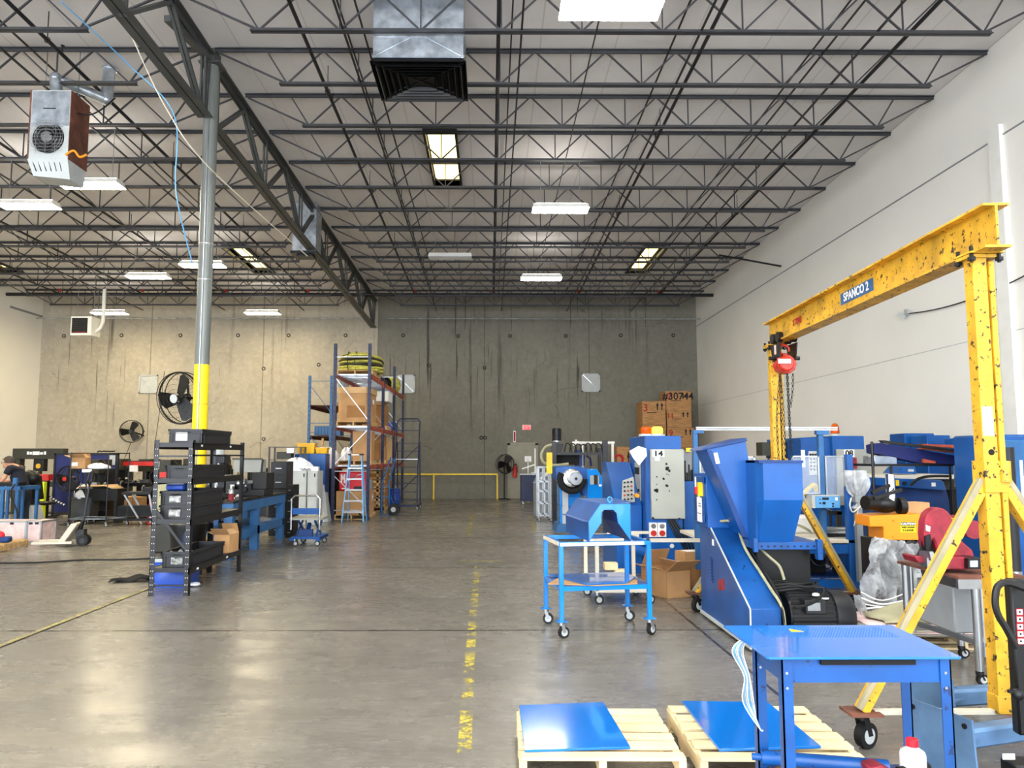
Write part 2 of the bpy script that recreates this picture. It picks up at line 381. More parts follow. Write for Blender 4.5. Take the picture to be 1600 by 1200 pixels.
for i, (x0, x1, y0, y1, k) in enumerate(SKY):
    z = zc((y0+y1)/2)
    w = thing('window_%d' % (i+1), None, None, ((x0+x1)/2, (y0+y1)/2, z)); tag(w, **S)
    fr = MB()
    for a in ((x0-.05, x0, y0-.05, y1+.05), (x1, x1+.05, y0-.05, y1+.05), (x0, x1, y0-.05, y0), (x0, x1, y1, y1+.05)): fr.bx(a[0], a[1], a[2], a[3], z-.08, z+.2)
    fr.build('skylight_curb', 'black' if i == 0 else 'joist', w, world=True)
    MB().bx(x0, x1, y0, y1, z+.155, z+.18).build('skylight_lens', 'sky_lens', w, world=True)
# right wall: horizontal reveal, panel edge strip
tag(MB().bx(XR-.012, XR, YF, YB, 6.72, 6.745).build('trim_1', 'grey', flat=True), **S)
tag(MB().bx(XR-.07, XR, 11.72, 12.0, 0, 6.9).build('trim_2', 'white', flat=True), **S)
tag(MB().bx(XR-.006, XR, YF, YB, 3.58, 3.592).build('trim_3', 'grey_light', flat=True), **S)
tag(MB().bx(XL, XL+.05, 27.0, 27.06, 0, 6.7).build('trim_4', 'grey', flat=True), **S)
tag(MB().bx(XL, XL+.04, 27.9, 29.9, 7.05, 7.12).build('trim_5', 'grey', flat=True), **S)
# exit door in the back wall
a = A(795, 779, Y=YB); d = thing('door_1', None, None, (1.3, YB-.03, 0)); tag(d, **S)
MB().bx(.78, 1.76, YB-.05, YB+.01, .0, 2.06).build('door_leaf', 'beige_door', d, world=True, bevel=.004)
f_ = MB().bx(.68, .78, YB-.07, YB, 0, 2.14).bx(1.76, 1.86, YB-.07, YB, 0, 2.14).bx(.68, 1.86, YB-.07, YB, 2.06, 2.16).build('door_frame', 'beige_door', d, world=True)
MB().cyl((1.66, YB-.1, 1.0), (1.66, YB-.05, 1.0), .03).bx(1.6, 1.72, YB-.12, YB-.1, .98, 1.02).build('door_handle', 'steel', d, world=True)
# square gravity vents in the back wall
def wall_vent(px, py, lab):
    c = A(px, py, Y=YB); t = thing('wall_vent', lab, 'vent', (c.x, YB, c.z)); s_ = .36
    MB().bx(-s_, s_, -.05, 0, -s_, -s_+.05).bx(-s_, s_, -.05, 0, s_-.05, s_).bx(-s_, -s_+.05, -.05, 0, -s_, s_).bx(s_-.05, s_, -.05, 0, -s_, s_).build('vent_frame', 'grey_light', t)
    k = MB(); e = s_-.05
    k._a([(-e, -.02, -e), (e, -.02, -e), (e, -.02, e), (-e, -.02, e), (0, -.055, 0)], [(0, 1, 4), (1, 2, 4), (2, 3, 4), (3, 0, 4)]); k.build('vent_cover', 'grey_light', t)
    MB().bar((-e, -.04, e), (0, -.065, 0), .02).bar((0, -.065, 0), (e, -.04, -e), .02).build('vent_brace', 'galv', t)
wall_vent(232, 600, 'square white wall vent behind the large wall fan and yellow column')
wall_vent(634, 600, 'square silver wall vent partly hidden behind the top of the tall pallet rack')
wall_vent(923, 598, 'square silver wall vent high above the exit door, right half of the back wall')
# sockets left in the concrete by the formwork
k = 0
for px, py in [(100, 525), (190, 524), (282, 524), (372, 524), (451, 524), (540, 524), (630, 524), (716, 525), (797, 525), (884, 525), (970, 524), (1052, 524), (752, 684), (412, 686), (670, 571), (757, 575), (412, 576), (498, 570), (758, 684)]:
    c = A(px, py, Y=YB); k += 1
    tag(MB().cyl((c.x, YB-.012, c.z), (c.x, YB, c.z), .075, n=12).cyl((c.x, YB-.018, c.z), (c.x, YB-.01, c.z), .04, n=10, m=1).build('wall_anchor', ['black_matte', 'wall_concrete']), 'dark round lifting socket set in the concrete back wall', 'wall socket', 'round sockets in the back wall')

# ================================================================ ROOF STEEL
ORD = ['first', 'second', 'third', 'fourth', 'fifth', 'sixth', 'seventh', 'eighth', 'ninth', 'tenth', 'eleventh', 'twelfth', 'thirteenth', 'fourteenth']
JY = [8.94+1.525*k for k in range(14)]
def chord(mb, x0, x1, z, up):   # a pair of angles back to back
    for s_ in (-1, 1):
        mb.bx(x0, x1, min(s_*.007, s_*.052), max(s_*.007, s_*.052), z-.004, z+.004); mb.bx(x0, x1, min(s_*.007, s_*.015), max(s_*.007, s_*.015), z-(.05 if up else 0), z+(0 if up else .05))
def joist(x0, x1, Y, e0, e1, full, label, group):
    """x0..x1 between bearings, e0/e1 = how far the bottom chord stops short"""
    zt = zc(Y)-.02; zb = zt-.60; t = thing('roof_joist', label, 'roof joist', ((x0+x1)/2, Y, zb), 0, group); X0, X1 = x0-t.location.x, x1-t.location.x; H = .60
    k = MB(); chord(k, X0, X1, H, True); k.build('top_chord', 'joist', t, flat=True)
    k = MB(); chord(k, X0+e0, X1-e1, 0, False); k.build('bottom_chord', 'joist', t, flat=True)
    a, b_ = X0+e0+.12, X1-e1-.12; n = max(1, round((b_-a)/1.2)); st = (b_-a)/n; web = []
    web.append(('end_rod', (X0+.05, 0, H-.06), (a, 0, .02), .012)); web.append(('end_rod', (X1-.05, 0, H-.06), (b_, 0, .02), .012))
    for i in range(n+1):
        xb = a+i*st
        if i > 0: web.append(('web_diagonal', (xb, 0, .02), (xb-st/2, 0, H-.02), .011))
        if i < n: web.append(('web_diagonal', (xb, 0, .02), (xb+st/2, 0, H-.02), .011))
        if 0 < i < n: web.append(('web_vertical', (xb, 0, .02), (xb, 0, H-.02), .009))
    web.append(('web_diagonal', (a, 0, .02), (a-st*.3, 0, H-.02), .011)); web.append(('web_diagonal', (b_, 0, .02), (b_+st*.3, 0, H-.02), .011))
    if full:
        for nm, p, q, r in web: MB().bar(p, q, r*2.2).build(nm, 'joist', t, flat=True)
    else:
        k = MB()
        for nm, p, q, r in web: k.bar(p, q, r*2.2)
        k.build('web', 'joist', t, flat=True)
    return t
GX = -4.55
for i, Y in enumerate(JY):
    o = ORD[len(JY)-1-i]
    joist(GX+.08, XR, Y, 1.05, .95, i < 5, 'dark grey open-web roof joist over the right bay, %s from the concrete back wall' % o, 'right bay roof joists')
    joist(XL, GX-.08, Y, .95, 1.1, i < 5, 'dark grey open-web roof joist over the left bay, %s from the concrete back wall' % o, 'left bay roof joists')
def girder(y0, y1, b0, b1, label):
    ym = (y0+y1)/2; t = thing('truss_girder', label, 'girder', (GX, ym, 6.9))
    def zt(y): return zc(y)-.17
    def zb(y): return 7.03-.0225*(y-12)
    k = MB()
    for s_ in (-1, 1): k.bar((GX+s_*.06, y0, zt(y0)), (GX+s_*.06, y1, zt(y1)), .1, .02); k.bar((GX+s_*.02, y0, zt(y0)-.05), (GX+s_*.02, y1, zt(y1)-.05), .012, .12)
    k.build('top_chord', 'girder', t, world=True, flat=True)
    k = MB()
    for s_ in (-1, 1): k.bar((GX+s_*.065, b0, zb(b0)), (GX+s_*.065, b1, zb(b1)), .11, .02); k.bar((GX+s_*.02, b0, zb(b0)+.05), (GX+s_*.02, b1, zb(b1)+.05), .012, .12)
    k.build('bottom_chord', 'girder', t, world=True, flat=True)
    n = max(1, round((b1-b0)/3.05)); st = (b1-b0)/n
    ends = []
    for i in range(n+1):
        y = b0+i*st+(.0 if 0 < i < n else (.15 if i == 0 else -.15))
        if i > 0: ends.append(('web_diagonal', y, y-st/2, .09))
        if i < n: ends.append(('web_diagonal', y, y+st/2, .09))
        ends.append(('web_vertical', y, y, .06))
    ends += [('web_diagonal', b0+.1, y0+.05, .06), ('web_diagonal', b1-.1, y1-.05, .06)]
    for nm, ya, yb_, w in ends:
        if yb_ < y0-.2 or yb_ > y1+.2: continue
        MB().bar((GX-.03, ya, zb(ya)), (GX-.03, yb_, zt(yb_)), w*.5, .05).bar((GX+.03, ya, zb(ya)), (GX+.03, yb_, zt(yb_)), w*.5, .05).build(nm, 'girder', t, world=True, flat=True)
    return t
girder(12.05, YB, 12.15, 29.7, 'long grey steel truss girder running from the column to the concrete back wall')
girder(.3, 11.95, .8, 11.85, 'near grey steel truss girder running overhead from the column towards the viewer')
# column
CXc, CYc = -4.52, 12.0
t = thing('steel_column', 'round grey steel column with its lower part painted yellow, carrying the roof girders', 'column', (CXc, CYc, 0))
MB().cyl((0, 0, 3.07), (0, 0, 7.95), .112, n=24).build('column_shaft', 'column', t)
MB().cyl((0, 0, 0.02), (0, 0, 3.07), .114, n=24).build('painted_base', 'yellow_col', t)['label'] = 'bright yellow painted lower shaft'
MB().bx(-.2, .2, -.2, .2, 0, .02).build('base_plate', 'yellow_worn', t)
MB().bx(-.17, .17, -.17, .17, 7.95, 7.98).bx(-.08, .08, -.14, .14, 7.98, 8.2).build('cap_plate', 'girder', t)
k = MB()
for z in (2.45, 2.05): k.lathe((0, 0, z), [(.116, -.006), (.118, 0), (.116, .006)], 24)
k.build('weld_band', 'yellow_worn', t)
k = MB()
for z in (5.0, 4.42): k.lathe((0, 0, z), [(.113, -.012), (.117, 0), (.113, .012)], 24)
k.build('strap', 'steel', t)
tag(MB().cyl((CXc+.01, CYc-.126, .4), (CXc+.01, CYc-.126, 7.6), .012, n=8).build('conduit', 'steel'), 'thin steel conduit running up the front of the column', 'conduit')
MB().bar((GX-.05, 11.6, 7.1), (GX+.06, 11.95, 7.0), .1, .12)
tag(MB().bar((GX-.1, 10.55, 7.92), (GX+.02, 11.85, 8.02), .1, .09).build('strut', 'girder'), 'short dark steel strut bracing the girder at the column head', 'strut')
# pipes under the roof that run away from the viewer
def ypipe(x, dz, r, y0, y1, label, cat, mt='pipe', bracket=True):
    t = thing(cat.replace(' ', '_'), label, cat, (x, (y0+y1)/2, zc((y0+y1)/2)+dz))
    MB().cyl((x, y0, zc(y0)+dz), (x, y1, zc(y1)+dz), r, n=8).build('pipe', mt, t, world=True)
    if bracket:
        for i, Y in enumerate(JY):
            if i % 3 == (int(abs(x)*3) % 3) and y0 < Y < y1:
                Y += .5; MB().bar((x, Y, zc(Y)+dz), (x, Y, zc(Y)-.02), .012).ring((x, Y, zc(Y)+dz), r+.012, .007, 'y', 10, 4).build('hanger', mt, t, world=True)
                MB().cyl((x, Y+.4, zc(Y)+dz), (x, Y+.4, zc(Y)+dz+.13), .014, n=6).lathe((x, Y+.4, zc(Y)+dz+.13), [(.03, 0), (.03, .008)], 8).build('sprinkler_head', 'pipe', t, world=True)
for x, w in [(-2.75, 'nearest the girder in the right bay'), (.12, 'over the middle of the right bay'), (3.22, 'over the blue machines in the right bay'), (6.15, 'beside the right wall'), (-6.6, 'next to the girder in the left bay'), (-9.6, 'over the middle of the left bay'), (-12.6, 'third from the girder in the left bay'), (-15.6, 'beside the left wall')]:
    ypipe(x, -.47, .03, 1.5, 27.5, 'black sprinkler branch pipe under the roof, '+w, 'sprinkler pipe')
for x, w in [(-2.1, 'right bay, next to the sprinkler pipe near the girder'), (.45, 'right bay, middle'), (3.02, 'right bay, beside the pipe over the machines'), (5.55, 'right bay, towards the right wall'), (-7.3, 'left bay, near the girder'), (-10.4, 'left bay, middle'), (-13.6, 'left bay, towards the left wall')]:
    t = thing('joist_bridging', 'thin bridging rod tying the joists, '+w, 'bridging rod', (x, 15, 7.6))
    MB().bar((x, 2, zc(2)-.59), (x, 29.8, zc(29.8)-.59), .028).build('rod', 'pipe', t, world=True); MB().bar((x-.12, 2, zc(2)-.08), (x-.12, 29.8, zc(29.8)-.08), .024).build('upper_rod', 'pipe', t, world=True)
for i, (x, w) in enumerate([(-1.9, 'right of the girder'), (5.05, 'near the right wall')]):
    tag(MB().cyl((x, 2, zc(2)-.3), (x, 27, zc(27)-.3), .016, n=6).build('conduit', 'pipe'), 'thin dark conduit running through the joists '+w, 'conduit')
tag(MB().tube([(1.5, 3, zc(3)-.62), (1.52, 14, zc(14)-.62), (1.5, 24, zc(24)-.62)], .011, 6).build('conduit', 'pipe'), 'thin conduit feeding the row of high bay lights in the right bay', 'conduit')
# sprinkler main across the back
t = thing('sprinkler_main', 'thick dark sprinkler main running across the hall just before the back wall', 'sprinkler pipe', (-4, 27.5, 7.5))
MB().cyl((-17.5, 27.5, 7.47), (XR-.03, 27.5, 7.47), .062, n=12).build('pipe', 'pipe', t, world=True)
for x in (-15.6, -12.6, -9.6, -6.6, -2.75, .12, 3.22, 6.15):
    MB().cyl((x, 27.5, 7.47), (x, 27.5, zc(27.5)-.44), .04, n=8).cyl((x, 27.5, 7.56), (x, 27.5, 7.64), .06, n=8).build('riser_coupling', 'red', t, world=True)['label'] = 'red coupling'
tag(MB().cyl((-17.4, 29.2, 6.9), (-4.8, 29.2, 6.9), .022, n=8).build('conduit', 'galv'), 'pale conduit running across the left part of the back wall under the joists', 'conduit')
tag(MB().cyl((-4.0, 29.2, 6.9), (8.1, 29.2, 6.9), .022, n=8).build('conduit', 'galv'), 'pale conduit running across the right part of the back wall under the joists', 'conduit')
tag(MB().bar((6.9, 22.6, zc(22.6)-.4), (8.12, 21.0, 6.92), .05).build('brace', 'pipe'), 'dark diagonal brace running down from the joists to the right wall', 'brace')

# ================================================================ HIGH BAY LIGHTS
def highbay(x, y, z, label, rz=0, mt='lens', w=1.22, d=.42, grp='high bay lights', on=True):
    t = thing('high_bay_light', label, 'ceiling light', (x, y, z), rz, grp)
    h = w/2; MB()._a([(-h, -d/2, 0), (h, -d/2, 0), (h, d/2, 0), (-h, d/2, 0), (-h*.97, -d*.3, .11), (h*.97, -d*.3, .11), (h*.97, d*.3, .11), (-h*.97, d*.3, .11)],
        [(4, 5, 6, 7), (0, 1, 5, 4), (1, 2, 6, 5), (2, 3, 7, 6), (3, 0, 4, 7)]).build('housing', 'white', t)
    MB().bx(-h+.01, h-.01, -d/2+.01, d/2-.01, -.012, .0).build('diffuser', mt, t)
    if on: MB().bx(-h*.9, h*.9, -d*.22, d*.22, .111, .125).build('added_top_glow', 'added_glow', t)  # glowing strip added on top of the housing to brighten the ceiling
    q = zc(y)-z-.05
    for sx in (-1, 1): MB().bar((sx*h*.7, 0, .1), (sx*h*.7, 0, q), .008).build('hanger', 'steel', t)
    return t
mat('lens_off', (230, 234, 238), .3)
for x, y, z, lab, m_ in [
    (1.45, 8.8, 7.0, 'bright rectangular high bay light at the top edge, nearest in the right bay', 'lens'),
    (1.53, 16.3, 6.98, 'bright rectangular high bay light in the middle of the right bay row', 'lens'),
    (1.54, 22.7, 6.95, 'bright rectangular high bay light farthest along the right bay row', 'lens'),
    (-9.95, 16.2, 7.0, 'glaring high bay light at the left edge, below the joists', 'lens_warm'),
    (-7.95, 14.9, 7.0, 'glaring high bay light right below the unit heater', 'lens_warm'),
    (-10.2, 22.6, 6.95, 'long high bay light between the left skylight and the left wall', 'lens_warm'),
    (-8.1, 21.3, 6.98, 'high bay light partly hidden behind the column', 'lens_warm'),
    (-13.7, 27.4, 6.75, 'small high bay light near the back wall, beside the far unit heater', 'lens_warm'),
    (-8.2, 27.4, 6.75, 'small high bay light near the back wall, between column and girder', 'lens_warm'),
    (1.45, 2.0, 7.1, 'high bay light behind the viewer in the right bay', 'lens'), (5.6, 5.0, 7.1, 'high bay light overhead beside the right wall', 'lens'), (-1.6, 5.0, 7.1, 'high bay light overhead near the girder', 'lens'),
    (-9.0, 4.0, 7.1, 'high bay light overhead in the left bay', 'lens_warm'), (1.45, -4.0, 7.1, 'high bay light far behind the viewer', 'lens'), (-9.0, -3.0, 7.1, 'high bay light behind the viewer in the left bay', 'lens_warm'), (-14.5, 12.0, 7.0, 'high bay light beside the left wall', 'lens_warm'), (-14.5, 20.0, 7.0, 'high bay light beside the left wall farther back', 'lens_warm')]:
    highbay(x, y, z, lab, mt=m_)
highbay(-1.12, 21.2, 7.2, 'unlit strip light with clear cover below the skylight, seen through the joists', mt='lens_off', grp=None, on=False)
sc = bpy.context.scene
w = bpy.data.worlds.new('world'); sc.world = w; w.use_nodes = True; w.node_tree.nodes['Background'].inputs[0].default_value = (.86, .92, 1, 1); w.node_tree.nodes['Background'].inputs[1].default_value = 4.2
sc.view_settings.view_transform = 'Standard'; sc.view_settings.look = 'None'; sc.view_settings.gamma = 1; sc.view_settings.use_curve_mapping = False
sc.view_settings.exposure = 0.98
# ---------------------------------------------------------------- solids with their front outline at a known distance
def _pbox(s, x0, y0, x1, y1, Y, d, m=0, lean=0.):
    xm, ym = (x0+x1)/2, (y0+y1)/2; xa, xb = A(x0, ym, Y=Y).x, A(x1, ym, Y=Y).x; za, zb = A(xm, y1, Y=Y).z, A(xm, y0, Y=Y).z
    return s.bx(xa, xb, Y, Y+d, max(za, 0), zb, m)
def _px(s, poly, Y, d, m=0):
    return s.prism([(A(x, y, Y=Y).x, A(x, y, Y=Y).z) for x, y in poly], Y, Y+d, 'y', m)
MB.pbox = _pbox; MB.px = _px
def base(px, py): p = FL(px, py); return (p.x, p.y, 0)

# ================================================================ GANTRY CRANE
G0, G1 = 4.5, 8.3; gx0, gx1 = 2.93, 3.11
g = thing('gantry_crane', 'tall yellow steel gantry crane with worn paint standing over the blue machines', 'gantry crane', (3.0, 6.25, 0))
bm_ = MB().ibeam((gx0-.008, 4.3, 2.975), (gx1+.01, 8.45, 2.985), .15, .26, .014).build('beam', 'yellow_worn', g, world=True)
bm_['label'] = 'long yellow I-beam with scratches'
ang = math.atan2(gx1-gx0, G1-G0)
text('load_marking', '2 TONS', .085, (gx0+(gx1-gx0)*.8-.013, 7.55, 2.985), 'ink_red', g, rot=(R(90), 0, R(-90)-ang), sx=.8, world=True, bold=.003)
st = thing('x', None, None); bpy.data.objects.remove(st)
q = (gx0+gx1)/2-.016
MB().box((q-.002, 6.18, 2.985), (.002, .62, .1), rot=(0, 0, -ang)).build('sticker', 'blue_mid', g, world=True)
text('sticker_text', 'SPANCO 2', .1, (q-.008, 6.18, 2.985), 'ink_white', g, rot=(R(90), 0, R(-90)-ang), sx=1.0, world=True, bold=.002)
def aframe(x, y, lab):
    z1 = 1.50
    lg = MB().bx(x-.065, x+.02, y-.045, y+.045, .2, 2.84).bx(x+.03, x+.062, y-.05, y+.03, .2, 2.80, 1).bx(x-.07, x+.07, y-.05, y+.05, .2, .3)
    lg.build('leg', ['yellow_worn', 'yellow_worn'], g, world=True, bevel=.004)['label'] = lab
    MB().bx(x-.095, x+.095, y-.06, y+.07, 2.82, 2.84).bx(x-.1, x+.1, y-.09, y+.09, 2.842, 2.852).build('clamp_plate', 'yellow_worn', g, world=True)
    k = MB()
    for sx in (-1, 1):
        for sy in (-1, 1): k.cyl((x+sx*.082, y+sy*.065, 2.79), (x+sx*.082, y+sy*.065, 2.885), .012, n=6).cyl((x+sx*.082, y+sy*.065, 2.8), (x+sx*.082, y+sy*.065, 2.82), .024, n=6)
    k.build('bolt', 'black', g, world=True)
    MB().bx(x-.075, x+.07, y-.06, y+.055, 1.44, 1.62).cyl((x+.045, y-.055, 1.5), (x+.045, y-.055, 1.62), .032).build('sleeve', 'yellow_worn', g, world=True)
    for sx in (-1, 1):
        sp_ = .82 if y < 6 else (.93 if sx < 0 else .74)
        b_ = MB().bar((x+sx*.05, y, z1), (x+sx*sp_, y, .21), .075, .06).bar((x+sx*(.05+.026), y-.026, z1+.016), (x+sx*(sp_+.026), y-.026, .226), .03, .03, 1)
        b_.build('brace', ['yellow_worn', 'tan_paint'], g, world=True, bevel=.003)
        MB().bx(x+sx*sp_-.09, x+sx*sp_+.09, y-.08, y+.08, .195, .21).build('foot_plate', 'rust', g, world=True)
        caster(g, x+sx*sp_-g.location.x, y-g.location.y, r=.072, w=.05, mt='black', zt=.195, rz=.5)
    MB().bx(x-.75, x+.75, y-.02, y+.02, .19, .215).build('tie_bar', 'offwhite', g, world=True)
aframe(gx0, G0, 'near yellow leg'); aframe(gx1, G1, 'far yellow leg')
MB().box((gx0-.03, G0-.0465, 1.85), (.062, .002, .17)).build('notice', 'paper', g, world=True)
MB().cyl((gx0-.02, G0-.048, 1.67), (gx0-.02, G0-.044, 1.67), .018).build('hole', 'black_matte', g, world=True)
for a in (1.7, 1.74): pass
# trolley + hoist
ty = 8.0; tx = gx0+(gx1-gx0)*(ty-G0)/(G1-G0)
t = thing('beam_trolley', 'black beam trolley clamped on the far end of the yellow beam', 'trolley', (tx, ty, 2.7))
for s_ in (-1, 1):
    k = MB(); k.prism([(-.14, .12), (.14, .12), (.09, -.06), (-.09, -.06)], s_*.085-.006, s_*.085+.006, 'x')
    k.build('side_plate', 'steel_dark', t)
    for dy in (-.075, .075): MB().cyl((s_*.05, dy, .185), (s_*.098, dy, .185), .055, n=16).build('wheel', 'steel_dark', t)
MB().cyl((-.16, 0, -.03), (.16, 0, -.03), .02).bx(-.02, .02, -.02, .02, -.1, -.02).build('cross_bar', 'black', t)
MB().box((-.093, 0, .06), (.003, .05, .1)).build('plate_label', 'pink', t)
hz = A(1217, 570, Y=ty).z
t = thing('chain_hoist', 'red chain hoist hanging by its hook from the trolley with black chains', 'chain hoist', (tx, ty, hz))
hk = [(0, 0, .22), (.0, 0, .21)]+[(.055*math.cos(R(a)), 0, .155+.05*math.sin(R(a))) for a in range(100, 300, 20)]+[(.02, 0, .1), (0, 0, .08)]
MB().tube([(.03, 0, .2), (-.02, 0, .215), (-.055, 0, .19), (-.06, 0, .15), (-.03, 0, .115), (.0, 0, .1), (0, 0, .06)], .016, 8).tube([(.03, 0, .2), (.055, 0, .17), (.05, 0, .14)], .012, 8).build('hook', 'red_hoist', t)
k = MB().cyl((0, -.075, 0), (0, .075, 0), .1, n=10).cyl((-.015, -.115, .0), (-.015, -.075, .0), .072, .088, n=10).cyl((0, .075, 0), (0, .11, 0), .095, .075, n=10).bx(-.115, .03, -.12, -.09, -.01, .06).bx(-.03, .03, -.03, .03, .07, .12)
k.build('housing', 'red_hoist', t, bevel=.008)
MB().bx(-.11, .02, -.124, -.118, .0, .045).build('name_plate', 'galv', t)
def chain(a, b_, drop=0, n=None):
    L_ = (Vector(b_)-Vector(a)).length; n = n or int(L_/.03); mb = MB(); a = Vector(a); b_ = Vector(b_)
    for i in range(n):
        c = a.lerp(b_, (i+.5)/n); c.x += drop*math.sin(math.pi*(i+.5)/n); h, w_ = L_/n*.66, .0085
        if i % 2: mb.tube([c+Vector((w_, 0, h*.6)), c+Vector((-w_, 0, h*.6)), c+Vector((-w_, 0, -h*.6)), c+Vector((w_, 0, -h*.6))], .0042, 4, 0, True)
        else: mb.tube([c+Vector((0, w_, h*.6)), c+Vector((0, -w_, h*.6)), c+Vector((0, -w_, -h*.6)), c+Vector((0, w_, -h*.6))], .0042, 4, 0, True)
    return mb
for (x0, x1, y0, zb, dr) in [(-.06, -.10, -.03, -1.05, -.03), (-.045, -.055, 0, -1.1, .0), (-.035, -.015, .03, -1.0, .01), (.02, .035, -.02, -1.1, 0), (.03, .04, .02, -.9, 0), (.085, .045, 0, -.45, .01)]:
    chain((x0, y0, -.09), (x1, y0, zb), dr).build('chain', 'black', t)

# ================================================================ FOREGROUND TABLE AND PALLETS
t = thing('steel_table', 'small blue steel table in the foreground with a glossy perforated cover plate on top', 'table', (1.55, 3.47, 0))
def W(mb, n, m_, **k): return mb.build(n, m_, t, world=True, **k)
tp = MB().prism([(1.13, 3.80), (1.13, 3.22), (1.14, 3.21), (1.92, 3.21), (1.93, 3.22), (1.95, 3.81)], .822, .832, 'z')
W(tp, 'cover_plate', 'blue_gloss', bevel=.002)['label'] = 'glossy bright blue cover plate'
k = MB()
for i in range(44):
    for j in range(16):
        x = 1.27+i*.0135+(j % 2)*.006; y = 3.56+j*.0125; k.box((x, y, .8322), (.006, .0055, .0006))
W(k, 'perforation', 'blue_perf', flat=True)
W(MB().prism([(1.405, 3.665), (1.465, 3.665), (1.415, 3.72)], .8328, .8342, 'z'), 'warning_triangle', 'yellow')
W(MB().bx(1.207, 1.893, 3.253, 3.266, .72, .815).bx(1.208, 1.22, 3.266, 3.59, .72, .815).bx(1.88, 1.892, 3.266, 3.59, .72, .815).bx(1.208, 1.892, 3.58, 3.592, .72, .815), 'apron', 'blue_worn')
W(MB().bx(1.36, 1.75, 3.235, 3.25, .795, .818), 'drawer_slot', 'black_matte')
for x, y in ((1.2, 3.245), (1.855, 3.245), (1.2, 3.56), (1.855, 3.56)):
    W(MB().bx(x, x+.045, y, y+.006, 0, .82).bx(x if x < 1.5 else x+.039, x+.006 if x < 1.5 else x+.045, y, y+.045, 0, .82).cyl((x+.02, y-.003, .76), (x+.02, y, .76), .006, n=8, m=1).cyl((x+.02, y-.003, .7), (x+.02, y, .7), .006, n=8, m=1), 'leg', ['blue_worn', 'steel'])
W(MB().bx(1.208, 1.892, 3.253, 3.592, .25, .265).bar((1.215, 3.58, .12), (1.3, 3.58, .26), .03, .008), 'lower_shelf', 'blue_worn')
t = thing('cable_bundle', 'bundle of loose white and grey wires hanging from the left edge of the blue table', 'wires', (1.18, 3.66, .3))
for i in range(7):
    o = i*.008; W(MB().tube(spline([(1.22, 3.6, .80), (1.17-o*.6, 3.56, .82), (1.14-o, 3.55, .77), (1.17-o*.5, 3.56, .66), (1.185-o, 3.56, .55), (1.19+o*.4, 3.56, .49-o*1.2), (1.175+o, 3.56, .475-o)], 5), .0028, 5), 'wire', ['white', 'grey_light', 'blue_sky'][i % 3])
tag(MB().prism([(1.24, 3.29), (1.6, 3.3), (1.62, 3.55), (1.27, 3.54)], .266, .285, 'z').build('cardboard_sheet', 'card_dark'), 'brown cardboard lying on the lower shelf of the foreground blue table', 'cardboard')
t = thing('blue_tube', 'worn dark blue steel tube lying across the lower shelf of the foreground table', 'tube', (1.5, 3.4, .3))
MB().cyl((-.3, .12, .025), (.2, .0, .028), .03).cyl((-.3, .12, .025), (-.34, .13, .025), .015).build('tube', 'blue_worn', t)
t = thing('red_jack', 'red painted hydraulic jack under the front right of the blue table', 'jack', (1.74, 3.36, .265))
MB().prism([(-.14, .0), (.14, .0), (.12, .05), (.0, .045), (-.11, .1), (-.16, .09)], -.045, .045, 'y').build('jack_body', 'red_saw', t, bevel=.006)
MB().cyl((-.02, 0, .06), (.12, .02, .07), .02).build('ram', 'black', t)
b0 = Vector((1.795, 3.38, .317))
t = thing('plastic_bottle', 'white plastic bottle with a red cap standing on the red jack', 'bottle', b0)
MB().lathe((0, 0, 0), [(.045, 0), (.052, .005), (.052, .07), (.047, .085), (.025, .1), (.022, .108)], 18).build('bottle_body', 'white', t)
MB().lathe((0, 0, .105), [(.025, 0), (.025, .028), (.022, .031)], 18).build('cap', 'red_bright', t)['label'] = 'red screw cap'

def pallet(label, x0, x1, y0, y1, rz=0, nb=6, h=.13, mt='wood_pale', grp=None):
    w, d = x1-x0, y1-y0; t = thing('wooden_pallet', label, 'pallet', ((x0+x1)/2, (y0+y1)/2, 0), rz, grp); st = d/nb
    for i in range(nb):
        bw = st*random.uniform(.62, .74); yc = -d/2+st*(i+.5)+random.uniform(-.01, .01)
        if i == 0: yc = -d/2+bw/2
        if i == nb-1: yc = d/2-bw/2
        MB().bx(-w/2+random.uniform(0, .015), w/2-random.uniform(0, .015), yc-bw/2, yc+bw/2, h-.017, h).build('deck_board', mt, t, bevel=.002)
    for x in (-w/2+.02, 0, w/2-.02):
        k = MB(); k.prism([(-d/2, .017), (-d/2, h-.018), (d/2, h-.018), (d/2, .017), (d/2-.1, .017), (d/2-.12, .045), (d/2-.3, .045), (d/2-.32, .017), (-d/2+.32, .017), (-d/2+.3, .045), (-d/2+.12, .045), (-d/2+.1, .017)], x-.019, x+.019, 'x'); k.build('stringer', mt, t)
    for yc in (-d/2+.05, 0, d/2-.05): MB().bx(-w/2, w/2, yc-.045, yc+.045, 0, .016).build('bottom_board', mt, t)
    return t
p0 = A(797, 1107, Z=.13); p1 = A(1016, 1178, Z=.13)
pallet('pale wooden pallet with one blue sheet, left one at the bottom of the picture', .155, 1.0, p1.y-.05, p0.y, rz=-.015)
a_, b_, c_, d_ = [A(x, y, Z=.14) for x, y in ((811, 1103), (943, 1098), (985, 1168), (820, 1173))]
tag(MB().prism([(v.x, v.y) for v in (d_, c_, b_, a_)], .131, .145, 'z').build('blue_steel_sheet', 'blue_gloss', bevel=.002), 'glossy blue steel sheet lying on the left pallet', 'panel')
p0 = A(1040, 1103, Z=.13); p1 = A(1078, 1180, Z=.13)
pallet('pale wooden pallet with one blue sheet, right one, beside the foreground table', 1.07, 1.92, p1.y-.05, p0.y, rz=-.02)
a_, b_, c_, d_ = [A(x, y, Z=.14) for x, y in ((1065, 1096), (1200, 1098), (1283, 1167), (1124, 1172))]
